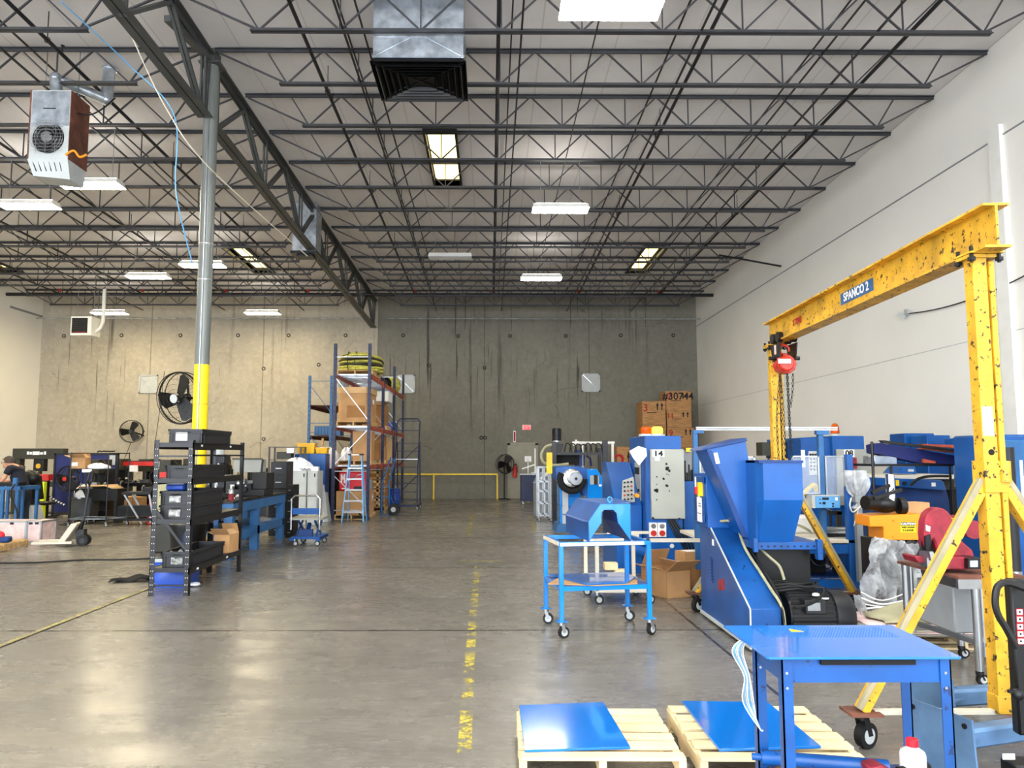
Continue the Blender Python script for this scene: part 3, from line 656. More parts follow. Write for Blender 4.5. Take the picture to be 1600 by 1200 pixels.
tag(MB().prism([(v.x, v.y) for v in (d_, c_, b_, a_)], .131, .145, 'z').build('blue_steel_sheet', 'blue_gloss', bevel=.002), 'glossy blue steel sheet lying on the right pallet behind the table legs', 'panel')
# lying blue posts
def post(x, y, rz, lab, L_=1.0):
    t = thing('steel_post', lab, 'post', (x, y, 0), rz)
    k = MB().prism([(-.21, .0), (.19, .0), (.21, .33), (-.19, .33)], -.006, .006, 'x'); k.build('base_plate', 'blue_steel', t)
    k = MB()
    for u, z in ((-.17, .04), (.15, .04), (-.15, .29), (.17, .29)): k.cyl((-.012, u, z), (-.006, u, z), .014, n=12)
    k.build('bolt_hole', 'steel_dark', t)
    MB().bx(0, L_, -.05, .05, .12, .22).build('tube', 'blue_steel', t, bevel=.015)
    for a in ((0, .05, 0, .14), (0, -.05, 0, -.14)):
        MB().prism([(.0, a[1]), (.0, a[3]), (.2, a[1])], .165, .175, 'z').build('gusset', 'blue_steel', t)
    MB().prism([(.0, .22), (.0, .31), (.2, .22)], -.005, .005, 'y').prism([(.0, .12), (.0, .03), (.2, .12)], -.005, .005, 'y').build('gusset', 'blue_steel', t)
LYING = post(2.36, 4.15, R(17), 'grey-blue steel post with square base plate lying on the floor at the lower right')
post(2.7, 4.85, R(10), 'second lying grey-blue steel post, partly hidden behind the first', .7)

# ================================================================ CART WITH THE BLUE HOOD
t = thing('steel_cart', 'bright blue tubular steel cart on four casters carrying a blue sheet metal hood', 'cart', (1.018, 7.52, 0), R(9))
w2, d2, H = .42, .31, .86
for sx in (-1, 1):
    for sy in (-1, 1):
        MB().bx(sx*w2-.02, sx*w2+.02, sy*d2-.02, sy*d2+.02, .15, H-.02).bx(sx*w2-.05, sx*w2+.05, sy*d2-.04, sy*d2+.04, .145, .155).build('post', 'blue_bright', t, bevel=.003)
        caster(t, sx*w2, sy*d2, r=.052, zt=.145, rz=random.uniform(-.6, .6))
k = MB()
for sy in (-1, 1): k.bx(-w2-.02, w2+.02, sy*d2-.02, sy*d2+.02, H-.04, H)
for sx in (-1, 1): k.bx(sx*w2-.02, sx*w2+.02, -d2, d2, H-.04, H)
k.build('top_frame', 'blue_bright', t, bevel=.004)
k = MB()
for sy in (-1, 1): k.bx(-w2, w2, sy*d2-.015, sy*d2+.015, .42, .46)
for sx in (-1, 1): k.bx(sx*w2-.015, sx*w2+.015, -d2, d2, .42, .46)
k.build('lower_frame', 'blue_bright', t)
MB().bx(-w2, w2, -d2, d2, .455, .462).build('shelf_panel', 'blue_worn', t)
MB().bx(-w2-.012, w2-.05, -d2-.024, -d2-.02, H-.035, H-.005).bx(-w2-.024, -w2-.02, -d2, d2, H-.035, H).build('masking_tape', 'offwhite', t)
for n, pl, z, m_, lab in [('cardboard_sheet', [(-.52, -.2), (-.1, -.36), (.3, -.33), (.38, -.1), (.1, .1), (-.35, .1)], .465, 'card', 'cardboard sheet sticking out over the lower shelf of the blue cart'), ('blue_sheet', [(-.4, .25), (-.2, -.36), (.2, -.34), (.4, .0), (.36, .28)], .478, 'blue_dark', 'dark glossy blue metal sheet on the lower shelf of the cart')]:
    q = Euler((0, 0, R(9))).to_matrix(); P = [q@Vector((a, b, 0))+Vector((1.018, 7.52, 0)) for a, b in pl]
    tag(MB().prism([(v.x, v.y) for v in P], z, z+.008, 'z').build(n, 'blue_gloss' if m_ == 'blue_dark' else m_), lab, 'sheet')
h = thing('machine_hood', 'bright blue folded sheet metal machine hood with a keyhole opening on the cart', 'hood', (1.1, 7.22, .865), R(7))
def hp(x, y): v = A(x, y, Y=7.25); return (v.x-1.1, v.z-.865-.001)
fr = [hp(*p) for p in ((919, 845), (918, 814), (937, 787), (985, 787), (986, 845), (965, 816), (963, 801), (957, 796), (943, 796), (939, 801), (939, 816))]
n_ = len(fr)
MB().prism(fr, 0, .006, 'y').build('front_plate', 'blue_bright', h)['label'] = 'bright front plate with keyhole opening'
shell = MB(); D_ = .95
o0, o1, o2, o3, o4 = fr[0], fr[1], fr[2], fr[3], fr[4]
for a_, b_ in ((o0, o1), (o1, o2), (o2, o3), (o3, o4)):
    a_ = Vector((a_[0], 0, a_[1])); b_ = Vector((b_[0], 0, b_[1])); shell.quad(a_, b_, b_+Vector((0, D_, 0)), a_+Vector((0, D_, 0)))
shell.quad((o1[0], -.0, o1[1]), (o1[0]-.05, 0, o1[1]+.0), (o1[0]-.05, D_, o1[1]), (o1[0], D_, o1[1]))
shell.quad((o3[0], .3, o3[1]), (o3[0]+.13, .3, o3[1]-.005), (o3[0]+.13, D_, o3[1]-.005), (o3[0], D_, o3[1]))
shell.build('shell', 'blue_worn', h, solid=.006, flat=True)
for p in ((fr[7], fr[8]), (fr[6], fr[7]), (fr[8], fr[9]), (fr[5], fr[6]), (fr[9], fr[10]), (fr[10], fr[0]), (fr[4], fr[5])):
    a_, b_ = [Vector((u[0], .0, u[1])) for u in p]; MB().quad(a_, b_, b_+Vector((0, .5, 0)), a_+Vector((0, .5, 0))).build('inner_panel', 'blue_dark', h, solid=.004, flat=True)
MB().ring(((o2[0]+o3[0])/2-.02, .12, o2[1]+.035), .022, .007, 'y').cyl(((o2[0]+o3[0])/2-.02, .12, o2[1]), ((o2[0]+o3[0])/2-.02, .12, o2[1]+.014), .022).build('lifting_eye', 'blue_bright', h)
MB().box((o1[0]+.09, .25, (o1[1]+o2[1])/2+.03), (.015, .05, .003), rot=(0, R(-50), 0)).build('scratch_label', 'paper', h)

# white frame cart behind
t = thing('white_frame_cart', 'white steel frame cart on casters standing behind the blue cart', 'cart', (1.5, 9.0, 0))
for x, y in ((1.2, 8.75), (1.78, 8.78), (1.14, 9.3), (1.72, 9.35)):
    W(MB().bx(x-.02, x+.02, y-.02, y+.02, .15, .72), 'post', 'offwhite'); caster(t, x-1.5, y-9.0, r=.05, zt=.13, rz=random.uniform(-.5, .5))
W(MB().bx(1.18, 1.8, 8.73, 8.77, .13, .18).bx(1.12, 1.74, 9.29, 9.33, .13, .18).bar((1.2, 8.75, .155), (1.14, 9.3, .155), .04).bar((1.78, 8.78, .155), (1.72, 9.35, .155), .04).bx(1.12, 2.55, 8.76, 8.79, .68, .72).bx(1.1, 1.78, 9.28, 9.32, .68, .72).bx(1.4, 1.9, 9.28, 9.32, .72, .75), 'frame', 'offwhite')
W(MB().bx(1.15, 1.78, 8.78, 9.3, .18, .195), 'shelf', 'wood_pale')
for i, (x, y, z) in enumerate([(1.25, 8.9, .195), (1.42, 8.88, .195), (1.6, 8.9, .195), (1.35, 9.1, .195), (1.5, 8.95, .275), (1.38, 8.93, .355)]):
    tag(MB().bx(x-.075, x+.075, y-.06, y+.06, z+.001, z+.08).build('wood_block', 'wood_pale', bevel=.003), 'pale wooden block stacked on the white frame cart', 'wood block', 'wooden blocks on the white cart')

def carton(px, py, w, d, hgt, rz, label, flaps=0, mt='card', z=0, loc=None, tape=True, name='cardboard_box', grp=None, paper=None, cat='box'):
    p = loc or FL(px, py); t = thing(name, label, cat, (p[0], p[1], z), rz, grp)
    k = MB(); e = .006
    if flaps:
        k.bx(-w/2, w/2, -d/2, -d/2+e, 0, hgt).bx(-w/2, w/2, d/2-e, d/2, 0, hgt).bx(-w/2, -w/2+e, -d/2, d/2, 0, hgt).bx(w/2-e, w/2, -d/2, d/2, 0, hgt).bx(-w/2, w/2, -d/2, d/2, 0, e)
    else: k.bx(-w/2, w/2, -d/2, d/2, 0, hgt)
    k.build('carton', mt, t, flat=True)
    if flaps:
        f = d*.48
        for s_, an in ((-1, R(35)), (1, R(120))):
            MB().quad((-w/2, s_*d/2, hgt), (w/2, s_*d/2, hgt), (w/2, s_*(d/2+f*math.cos(an)), hgt+f*math.sin(an)), (-w/2, s_*(d/2+f*math.cos(an)), hgt+f*math.sin(an))).build('flap', mt, t, solid=.005, flat=True)
        f = w*.45
        for s_, an in ((-1, R(20)), (1, R(140))):
            MB().quad((s_*w/2, -d/2, hgt), (s_*w/2, d/2, hgt), (s_*(w/2+f*math.cos(an)), d/2, hgt+f*math.sin(an)), (s_*(w/2+f*math.cos(an)), -d/2, hgt+f*math.sin(an))).build('flap', 'card_light' if mt == 'card' else mt, t, solid=.005, flat=True)
    elif tape: MB().bx(-w/2-.001, w/2+.001, -.025, .025, hgt, hgt+.001).build('tape', 'card_light', t, flat=True)
    if paper: MB().bx(paper[0], paper[1], -d/2-.003, -d/2-.0005, paper[2], paper[3]).build('shipping_label', 'paper', t)
    return t
carton(1052, 930, .34, .5, .31, R(24), 'open brown cardboard box on the floor between the blue cart and the shredder', 1, loc=(2.1, 9.35))
t = carton(0, 0, .3, .25, .12, R(15), 'small cardboard box with a white shipping label on top of the cable drum', 0, loc=(2.48, 9.62), z=.36)
MB().bx(-.1, .1, -.09, .06, .122, .124).build('shipping_label', 'paper', t)
t = thing('cable_drum', 'upright drum of brown material standing behind the open cardboard box', 'drum', (2.48, 9.62, 0))
MB().lathe((0, 0, 0), [(.17, 0), (.17, .02), (.15, .025), (.15, .335), (.17, .34), (.17, .355)], 24).build('drum', 'grey_light', t); MB().lathe((0, 0, .03), [(.152, 0), (.158, .02), (.158, .28), (.152, .3)], 24).build('wound_core', 'card_dark', t)
# ================================================================ SHREDDER (big blue machine right of centre)
t = thing('shredder', 'big blue industrial shredder with slanted feed chute, hopper and sloped side cover', 'machine', (2.6, 7.4, 0))
W = lambda mb, n, m_, **k: mb.build(n, m_, t, world=True, **k)
side = [(8.15, .05), (6.62, .05), (6.62, .36), (7.72, .93), (8.15, .93)]
W(MB().prism(side, 2.2, 2.46, 'x'), 'side_cover', 'blue_worn', bevel=.006)
W(MB().bar((2.195, 6.61, .36), (2.195, 7.72, .935), .012, .012).bar((2.195, 6.61, .05), (2.195, 6.61, .36), .012).bar((2.195, 6.61, .045), (2.195, 8.15, .045), .02, .03), 'edge_trim', 'grey_light')
k = MB()
for i in range(8): k.box((2.197, 7.72, .42+i*.03), (.006, .07, .012), rot=(R(20), 0, 0))
W(k, 'vent_louvre', 'blue_dark')
W(MB().box((2.197, 7.42, .43), (.004, .2, .1), rot=(R(-12), 0, 0)), 'red_label', 'red_saw'); W(MB().box((2.196, 7.66, .8), (.004, .05, .06)), 'white_sticker', 'paper'); W(MB().box((2.197, 6.95, .12), (.004, .12, .025)), 'rating_plate', 'blue_sky')
# control box
cb = W(MB().bx(2.17, 2.62, 7.75, 8.2, .93, 1.47), 'control_box', 'blue', bevel=.006)
W(MB().bx(2.163, 2.17, 7.8, 8.2, .97, 1.44), 'control_door', 'blue_worn', bevel=.003)
for z in (1.02, 1.4): W(MB().cyl((2.155, 7.8, z-.03), (2.155, 7.8, z+.03), .012, n=8), 'hinge', 'blue_dark')
W(MB().box((2.158, 7.98, 1.1), (.003, .18, .25)).box((2.156, 7.98, 1.235), (.003, .05, .02)), 'notice', 'paper'); W(MB().box((2.156, 7.96, 1.16), (.002, .09, .012)).box((2.156, 7.96, 1.135), (.002, .1, .012)).box((2.156, 7.98, 1.06), (.002, .14, .01)), 'notice_lines', 'grey')
sw = W(MB().bx(2.12, 2.163, 7.86, 7.92, 1.24, 1.38), 'isolator_switch', 'yellow'); MB().bx(2.1-2.6, 2.12-2.6, 7.9-7.4, 7.95-7.4, 1.26, 1.33).build('switch_knob', 'red_bright', sw)
W(MB().box((2.16, 8.12, 1.36), (.003, .05, .14)), 'warning_label', 'paper')
W(MB().bx(2.4, 2.56, 7.742, 7.749, 1.09, 1.13), 'warning_strip', 'red'); text('warning_text', '480 VOLTS', .032, (2.48, 7.741, 1.11), 'ink', t, world=True)
W(MB().cyl((2.43, 7.74, 1.25), (2.43, 7.75, 1.25), .02).cyl((2.48, 7.74, 1.03), (2.48, 7.75, 1.03), .026), 'cable_hole', 'black_matte')
# feed chute
Yc = 7.35
W(MB().px([(1104, 702), (1165, 689), (1170, 720), (1175, 842), (1163, 838)], Yc, .42), 'feed_chute', 'blue', bevel=.004)
W(MB().px([(1104, 702), (1112, 704), (1170, 842), (1160, 838)], Yc-.012, .012), 'chute_edge', 'blue_dark')
W(MB().px([(1096, 704), (1100, 700), (1166, 684), (1168, 689)], Yc-.02, .47), 'chute_lip', 'blue_dark', bevel=.003)
for i in range(3): W(MB().px([(1105+i*9, 700-i*2.1), (1150, 689.5), (1151, 688.5), (1106+i*9, 699-i*2.1)], Yc+.05+i*.1, .01), 'chute_strip', 'grey_light')
W(MB().px([(1115, 708), (1121, 707), (1125, 724), (1119, 725)], Yc-.016, .003), 'warning_label', 'paper')
# hopper: box above, tapering below
xa, xb, xc = A(1172, 760, Y=7.25).x, A(1190, 760, Y=7.05).x, A(1251, 760, Y=7.05).x
zt, zm, zb = A(1220, 720, Y=7.05).z, A(1220, 781, Y=7.05).z, A(1220, 847, Y=7.15).z
k = MB(); y0, y1 = 7.0, 7.75
k._a([(xa, y0+.1, zt), (xb, y0, zt), (xc, y0, zt), (xc, y1, zt), (xa, y1, zt), (xa, y0+.1, zm-.03), (xb, y0, zm), (xc, y0, zm), (xc, y1, zm), (xa, y1, zm), (xa, y0+.14, zb), (xb-.02, y0+.12, zb), (xc-.06, y0+.12, zb), (xc-.06, y1, zb), (xa, y1, zb)],
     [(0, 1, 6, 5), (1, 2, 7, 6), (2, 3, 8, 7), (3, 4, 9, 8), (4, 0, 5, 9), (5, 6, 11, 10), (6, 7, 12, 11), (7, 8, 13, 12), (8, 9, 14, 13), (9, 5, 10, 14), (0, 4, 3, 2, 1), (10, 11, 12, 13, 14)])
W(k, 'hopper', 'blue', flat=True); W(MB().bx(xa, xc+.01, y0-.01, y1, zt-.02, zt+.004), 'hopper_rim', 'blue_dark')
zr = A(1210, 858, Y=7.15).z
W(MB().bx(2.42, 3.02, 7.1, 7.8, zr, zb+.005).bx(2.40, 2.44, 7.07, 7.11, zr-.02, zb+.04).bx(2.98, 3.03, 7.07, 7.13, zr-.09, zb+.03), 'bed_rail', 'blue_worn', bevel=.004)
k = MB()
for i in range(9): k.cyl((2.48+i*.06, 7.09, (zr+zb)/2), (2.48+i*.06, 7.1, (zr+zb)/2), .008, n=6)
W(k, 'bed_bolt', 'steel_dark')
W(MB().bx(2.5, 3.0, 7.3, 8.1, .12, zr), 'cutting_chamber', 'black'); W(MB().bx(2.47, 3.0, 7.15, 8.1, .05, .12), 'base_frame', 'blue_dark')
for x, y in ((2.32, 6.8), (2.3, 8.0), (2.95, 7.9)): caster(t, x-2.6, y-7.4, r=.018, zt=.05, w=.03)
W(MB().cyl((2.47, 7.6, .93), (2.47, 7.5, .98), .03), 'cable_gland', 'steel')
for i, (o, m_) in enumerate([(0, 'tarp'), (.045, 'black_rubber')]):
    W(MB().tube(spline([(2.3+o, 7.74, 1.0), (2.4+o, 7.6, .99), (2.41+o, 7.35, .78), (2.43+o, 7.05, .62), (2.44+o*.8, 6.8, .5), (2.46, 6.6, .38), (2.47, 6.57, .2)], 6), .013, 8), 'cable', m_)
W(MB().tube(spline([(2.42, 7.6, .99), (2.5, 7.3, .82), (2.56, 7.1, .72), (2.6, 7.0, .66), (2.62, 6.95, .55)], 6), .012, 8), 'cable', 'tarp')
# motor
t = thing('electric_motor', 'black finned electric motor lying on the floor beside the shredder', 'motor', (2.82, 6.9, 0)); t.scale = (.9, .9, .95)
zc_ = .27
MB().cyl((-.26, 0, zc_), (.2, 0, zc_), .19, n=28).build('motor_body', 'black', t)
k = MB()
for i in range(26):
    a = R(i*360/26); k.bar((-.24, math.cos(a)*.2, zc_+math.sin(a)*.2), (.17, math.cos(a)*.2, zc_+math.sin(a)*.2), .006, .03)
k.build('cooling_fins', 'black', t)
MB().lathe((.17, 0, zc_), [(.2, 0), (.22, .01), (.22, .15), (.19, .2), (.1, .21)], 28, ax='x').build('fan_cowl', 'plastic_dark', t, smooth=True)
MB().bx(-.2, .12, -.2, .2, 0, .07).build('motor_foot', 'black', t)
MB().bx(-.14, .06, -.24, -.12, zc_+.05, zc_+.17).build('terminal_box', 'plastic_dark', t, bevel=.006)
MB().bx(-.12, .0, -.244, -.24, zc_+.08, zc_+.15).build('rating_plate', 'steel', t); MB().bx(-.02, .12, -.21, -.19, .1, .16).build('lower_plate', 'grey', t, bevel=.01)
MB().lathe((.02, -.1, zc_+.19), [(.0, 0), (.035, .0), (.035, .018), (.02, .024)], 16).build('white_cap', 'white', t); MB().lathe((.1, -.12, zc_+.165), [(.0, 0), (.035, .0), (.035, .01)], 16).build('white_cap', 'white', t)
t = thing('power_cable', 'coil of thick black power cable lying on top of the electric motor', 'cable', (2.72, 6.85, .475))
pts = []
for i in range(46):
    a = i*.42; r_ = .16+.02*math.sin(i*.9); pts.append((-.04+r_*1.15*math.cos(a), .05+r_*.8*math.sin(a), .0+.012*math.sin(i*1.3)+i*.0012))
pts += [(.1, -.05, .04), (.17, -.08, .03), (.12, -.14, -.03), (.0, -.2, -.08), (-.15, -.25, -.1)]
MB().tube(spline(pts, 3), .012, 7).build('cable', 'black_rubber', t)

# ================================================================ MACHINE 14
t = thing('extrusion_cabinet', 'tall blue machine cabinet numbered 14 with a chipped grey door', 'machine', (2.45, 11.3, 0)); Y = 10.8
W = lambda mb, n, m_, **k: mb.build(n, m_, t, world=True, **k)
xl, xr, zt = A(1008, 760, Y=Y).x, A(1066, 760, Y=Y).x, A(1030, 681, Y=Y).z
W(MB().bx(xl, xr, Y, 11.95, .0, zt), 'cabinet', 'blue', bevel=.008)
W(MB().bx(xl-.004, xl+.012, Y-.01, Y+.02, .2, zt), 'corner_trim', 'blue_dark')
W(MB().pbox(1017, 702, 1070, 811, Y-.06, .055), 'door_panel', 'grey_panel', bevel=.008)['label'] = 'grey door with black paint chips'
k = MB()
for x, y, r_ in [(1043, 732, 3.6), (1041, 725, 2), (1046, 736, 2.4), (1037, 748, 2), (1042, 741, 1.2), (1042, 759, 2.8), (1046, 767, 1.2), (1026, 767, 3.4), (1026, 745, 1.2), (1026, 757, 1), (1026, 781, 1.2), (1023, 766, 2), (1045, 742, 1)]:
    c = A(x, y, Y=Y-.061); s_ = r_*.009
    k.prism([(c.x+s_*random.uniform(.6, 1.2)*math.cos(a*.785), c.z+s_*random.uniform(.6, 1.2)*math.sin(a*.785)) for a in range(8)], Y-.0615, Y-.06, 'y')
W(k, 'paint_chips', 'black_matte')
W(MB().pbox(1019, 703, 1038, 714, Y-.063, .002), 'number_plate', 'paper'); c = A(1028.5, 709, Y=Y-.0635); text('number', '14', .1, c, 'ink', t, world=True, bold=.004, th=.002, sx=1.3)
W(MB().pbox(1023, 714, 1031, 720, Y-.063, .002), 'small_label', 'paper')
for x, y in ((1019, 810), (1060, 811)): W(MB().pbox(x, y-2, x+3, y+1, Y-.07, .01), 'latch', 'black')
W(MB().bx(xl-.012, xl, 11.1, 11.5, 1.0, 1.55), 'switch_panel', 'grey_panel', bevel=.003)
k = MB()
for i in range(5): k.bx(xl-.02, xl-.012, 11.14+i*.07, 11.18+i*.07, 1.38, 1.48)
k.cyl((xl-.03, 11.2, 1.15), (xl-.012, 11.2, 1.15), .02).cyl((xl-.03, 11.38, 1.15), (xl-.012, 11.38, 1.15), .02); W(k, 'switches', 'ink')
# drooping white sheet
def crumple(u, v):
    a = A(982+u*26, 707+v*22, Y=10.7-.12*(1-u)); a.x += .02*math.sin(u*9+v*5); a.z += .03*math.sin(u*3.2)*1.2-.06*abs(u-.5)*v; a.y += .03*math.sin(v*7+u*3); return a
sh = MB(); pl = [A(x, y, Y=10.72) for x, y in ((995, 697), (1007, 701), (1008, 712), (996, 727), (987, 716), (981, 705))]
sh.prism([(v.x, v.z) for v in pl], 10.6, 10.606, 'y'); tag(sh.build('paper_sheet', 'paper'), 'white paper sheet draped on the corner of the blue cabinet 14', 'paper')
# console at its left
W(MB().prism([(11.0, 0), (11.0, .95), (11.9, 1.55), (12.3, 1.55), (12.3, 0)], A(962, 790, Y=11).x, xl-.013, 'x'), 'console', 'blue', bevel=.006)
W(MB().px([(973, 751), (990, 745), (992, 784), (971, 788)], 10.97, .025), 'button_panel', 'grey_panel')
k = MB()
for i in range(3):
    for j in range(5): c = A(975.5+i*5.4+j*.1, 754+j*6.6-i*.6, Y=10.97); k.cyl((c.x, 10.945, c.z), (c.x, 10.97, c.z), .014, n=10, m=(1 if (i+j) % 5 == 3 else 0))
W(k, 'push_buttons', ['ink', 'red']); c = A(994, 774, Y=10.95); W(MB().cyl((c.x, 10.86, c.z), (c.x, 10.97, c.z), .03, n=12), 'mushroom_button', 'orange')
# right part and beacons
W(MB().pbox(1068, 752, 1092, 880, Y+.1, 1.2), 'side_cabinet', 'blue', bevel=.006)
W(MB().pbox(1066, 703, 1082, 752, Y+.3, .6), 'gear_box', 'grey', bevel=.02); W(MB().pbox(1072, 700, 1080, 706, Y+.25, .05), 'yellow_tag', 'yellow')
k = MB()
for i in range(7): c = A(1068+i*3, 752, Y=Y+.3); k.cyl(c, c+Vector((0, 0, .1+random.random()*.25)), .012, n=6)
W(k, 'pipe_stub', 'steel_dark')
for i, (x, m_) in enumerate([(1006, 'orange_glass'), (1023, 'lamp_on')]):
    c = A(x+4, 681, Y=Y+.25); c.z = zt
    b_ = thing('warning_beacon', ['unlit amber warning beacon on top of cabinet 14', 'glowing amber warning beacon on top of cabinet 14'][i], 'beacon', c)
    MB().lathe((0, 0, 0), [(.11, 0), (.11, .03), (.06, .035)], 20).build('beacon_base', 'grey_light', b_)
    MB().lathe((0, 0, .035), [(.07, 0), (.08, .02), (.08, .08), (.06, .1), (.01, .105)], 20).build('beacon_dome', m_, b_)
W(MB().pbox(1015, 817, 1027, 839, Y-.05, .05).pbox(1028, 817, 1041, 839, Y-.05, .05), 'dial_panel', 'white')
k = MB()
for x in (1021, 1034.5): c = A(x, 822, Y=Y-.05); k.cyl((c.x, Y-.06, c.z), (c.x, Y-.05, c.z), .035); c = A(x, 833, Y=Y-.05); k.cyl((c.x, Y-.075, c.z), (c.x, Y-.05, c.z), .04, m=1)
W(k, 'dial', ['steel', 'red'])
for i in range(4): W(MB().tube(spline([A(1044+i*3, 812, Y=Y-.03), A(1055+i*5, 835, Y=Y-.1), A(1066+i*5, 850, Y=Y-.05), A(1080+i*4, 880, Y=Y)], 5), .014, 6), 'hose', 'black_rubber')
W(MB().cyl(A(1050, 853, Y=Y), A(1050, 853, Y=Y-.02), .03), 'vent_cap', 'grey_light')
W(MB().pbox(966, 848, 1007, 880, 11.2, .8), 'base_plinth', 'blue_dark')
W(MB().cyl(A(985, 855, Y=10.7), A(1020, 868, Y=10.7), .07, n=14), 'drive_motor', 'blue')
# ================================================================ BLUE GRINDER / WINDER BEHIND THE CART
t = thing('winding_machine', 'bright blue machine with a round steel chuck, behind the blue cart', 'machine', (2.1, 15.8, 0)); Y = 15.2
W = lambda mb, n, m_, **k: mb.build(n, m_, t, world=True, **k)
W(MB().px([(918, 733), (933, 733), (955, 768), (956, 800), (918, 812)], Y, 1.0), 'guard_housing', 'blue_bright', bevel=.01)
W(MB().px([(868, 729), (905, 729), (930, 735), (930, 775), (912, 775), (903, 752), (874, 752), (868, 748)], Y+.15, .8), 'headstock', 'blue', bevel=.01)
W(MB().pbox(875, 752, 907, 830, Y+.3, .7).pbox(877, 775, 900, 792, Y+.25, .1), 'pedestal', 'blue_bright', bevel=.01)
W(MB().pbox(879, 765, 888, 818, Y+.2, .1), 'grey_cover', 'grey_light')
W(MB().px([(872, 820), (896, 820), (905, 832), (868, 832)], Y, .9), 'machine_foot', 'blue_mid')
c = A(892, 748, Y=Y+.1); W(MB().lathe((c.x, Y-.05, c.z), [(.19, .2), (.2, 0), (.16, -.02), (.09, -.03), (.08, -.06), (.01, -.06)], 28, ax='y'), 'chuck', 'chrome')
c2 = A(900, 748, Y=Y-.2); W(MB().lathe((c2.x, Y-.2, c2.z), [(.13, .12), (.13, 0), (.12, -.01), (.03, -.01)], 24, ax='y').box((c2.x, Y-.215, c2.z), (.05, .01, .05), rot=(0, R(45), 0), m=1), 'chuck_face', ['steel', 'black'])
pts = [(c.x+.24*math.cos(R(a)), Y-.1, c.z+.24*math.sin(R(a))) for a in range(150, 375, 15)]
W(MB().tube(pts, .055, 8), 'belt_guard', 'black_matte')
W(MB().pbox(922, 743, 936, 757, Y-.01, .012), 'window_frame', 'grey_panel'); W(MB().pbox(928, 742, 934, 757, Y-.014, .004), 'window_opening', 'black'); W(MB().pbox(936, 757, 940, 760, Y-.012, .01), 'small_label', 'paper')
# black framed machine with cylinder motor behind it
t = thing('dosing_frame', 'black steel frame carrying hoses and a dark cylinder motor on top', 'machine', (2.3, 19.5, 0)); Y = 19.0
W = lambda mb, n, m_, **k: mb.build(n, m_, t, world=True, **k)
for x0, x1, yt, dy in ((862, 869, 690, 0), (941, 949, 688, 0), (872, 877, 700, 1.0), (934, 939, 700, 1.0)):
    q = A((x0+x1)/2, yt, Y=Y+dy); w_ = (x1-x0)*.008; W(MB().bx(q.x-w_, q.x+w_, Y+dy-w_, Y+dy+w_, 0, q.z), 'post', 'rack_black')
W(MB().pbox(862, 707, 948, 711, Y, .08).pbox(862, 772, 948, 776, Y, .08).pbox(862, 707, 948, 709, Y+1, .08), 'cross_rail', 'rack_black')
W(MB().pbox(868, 711, 905, 726, Y+.3, .5), 'feeder_box', 'black_matte'); W(MB().px([(866, 692), (881, 694), (877, 707), (866, 707)], Y, .5), 'motor_mount', 'black')
c = A(870, 690, Y=Y+.2); W(MB().cyl(c, c+Vector((0, 0, .31)), .115, n=22).cyl(c+Vector((0, 0, .31)), c+Vector((0, 0, .33)), .1, n=22), 'cylinder_motor', 'steel_dark'); W(MB().cyl(c+Vector((0, 0, -.01)), c+Vector((0, 0, .02)), .125, n=22), 'motor_flange', 'steel')
W(MB().tube(spline([A(862, 695, Y=Y-.02), A(852, 699, Y=Y-.1), A(846, 710, Y=Y-.1), A(849, 722, Y=Y-.1), A(862, 727, Y=Y-.1), A(888, 725, Y=Y)], 7), .035, 9), 'suction_hose', 'tarp')
for i in range(7):
    x = 882+i*8; W(MB().tube(spline([A(x, 706, Y=Y), A(x+3, 693+random.uniform(-3, 3), Y=Y+.2), A(x+9, 696, Y=Y+.1), A(x+11, 707, Y=Y)], 5), .014, 6), 'hose', 'black_rubber')
W(MB().pbox(900, 703, 910, 728, Y+.4, .4), 'blue_hopper', 'blue_dark')
W(MB().pbox(912, 711, 914, 728, Y+.4, .1).tube([A(916, 712, Y=Y+.5), A(922, 716, Y=Y+.5), A(924, 728, Y=Y+.5)], .025, 6), 'bent_pipe', 'blue_navy')
tag(MB().pbox(854, 707, 863, 740, 18.7, .01).build('yellow_board', 'yellow'), 'yellow board hanging behind the black frame post', 'board')
# white tube frame
t = thing('white_pipe_frame', 'white tubular frame standing behind the blue winding machine', 'frame', (3.1, 20.6, 0)); Y = 20.4
W = lambda mb, n, m_, **k: mb.build(n, m_, t, world=True, **k)
def P_(x, y, dy=0): return A(x, y, Y=Y+dy)
W(MB().tube([P_(894, 692), P_(960, 692)], .035, 8), 'top_tube', 'white'); q = P_(910, 692); W(MB().cyl((q.x, Y, 0), (q.x, Y, q.z), .03, n=8), 'upright', 'white'); q = P_(957, 692); W(MB().cyl((q.x, Y, .02), (q.x, Y, q.z), .035, n=8), 'upright', 'white')
W(MB().tube([P_(955, 754), P_(946, 750, .6)], .04, 8), 'foot_tube', 'white'); W(MB().cyl(P_(895, 694), P_(905, 692), .05, n=8).cyl(P_(900, 687), P_(900, 692), .03), 'clamp', 'white')
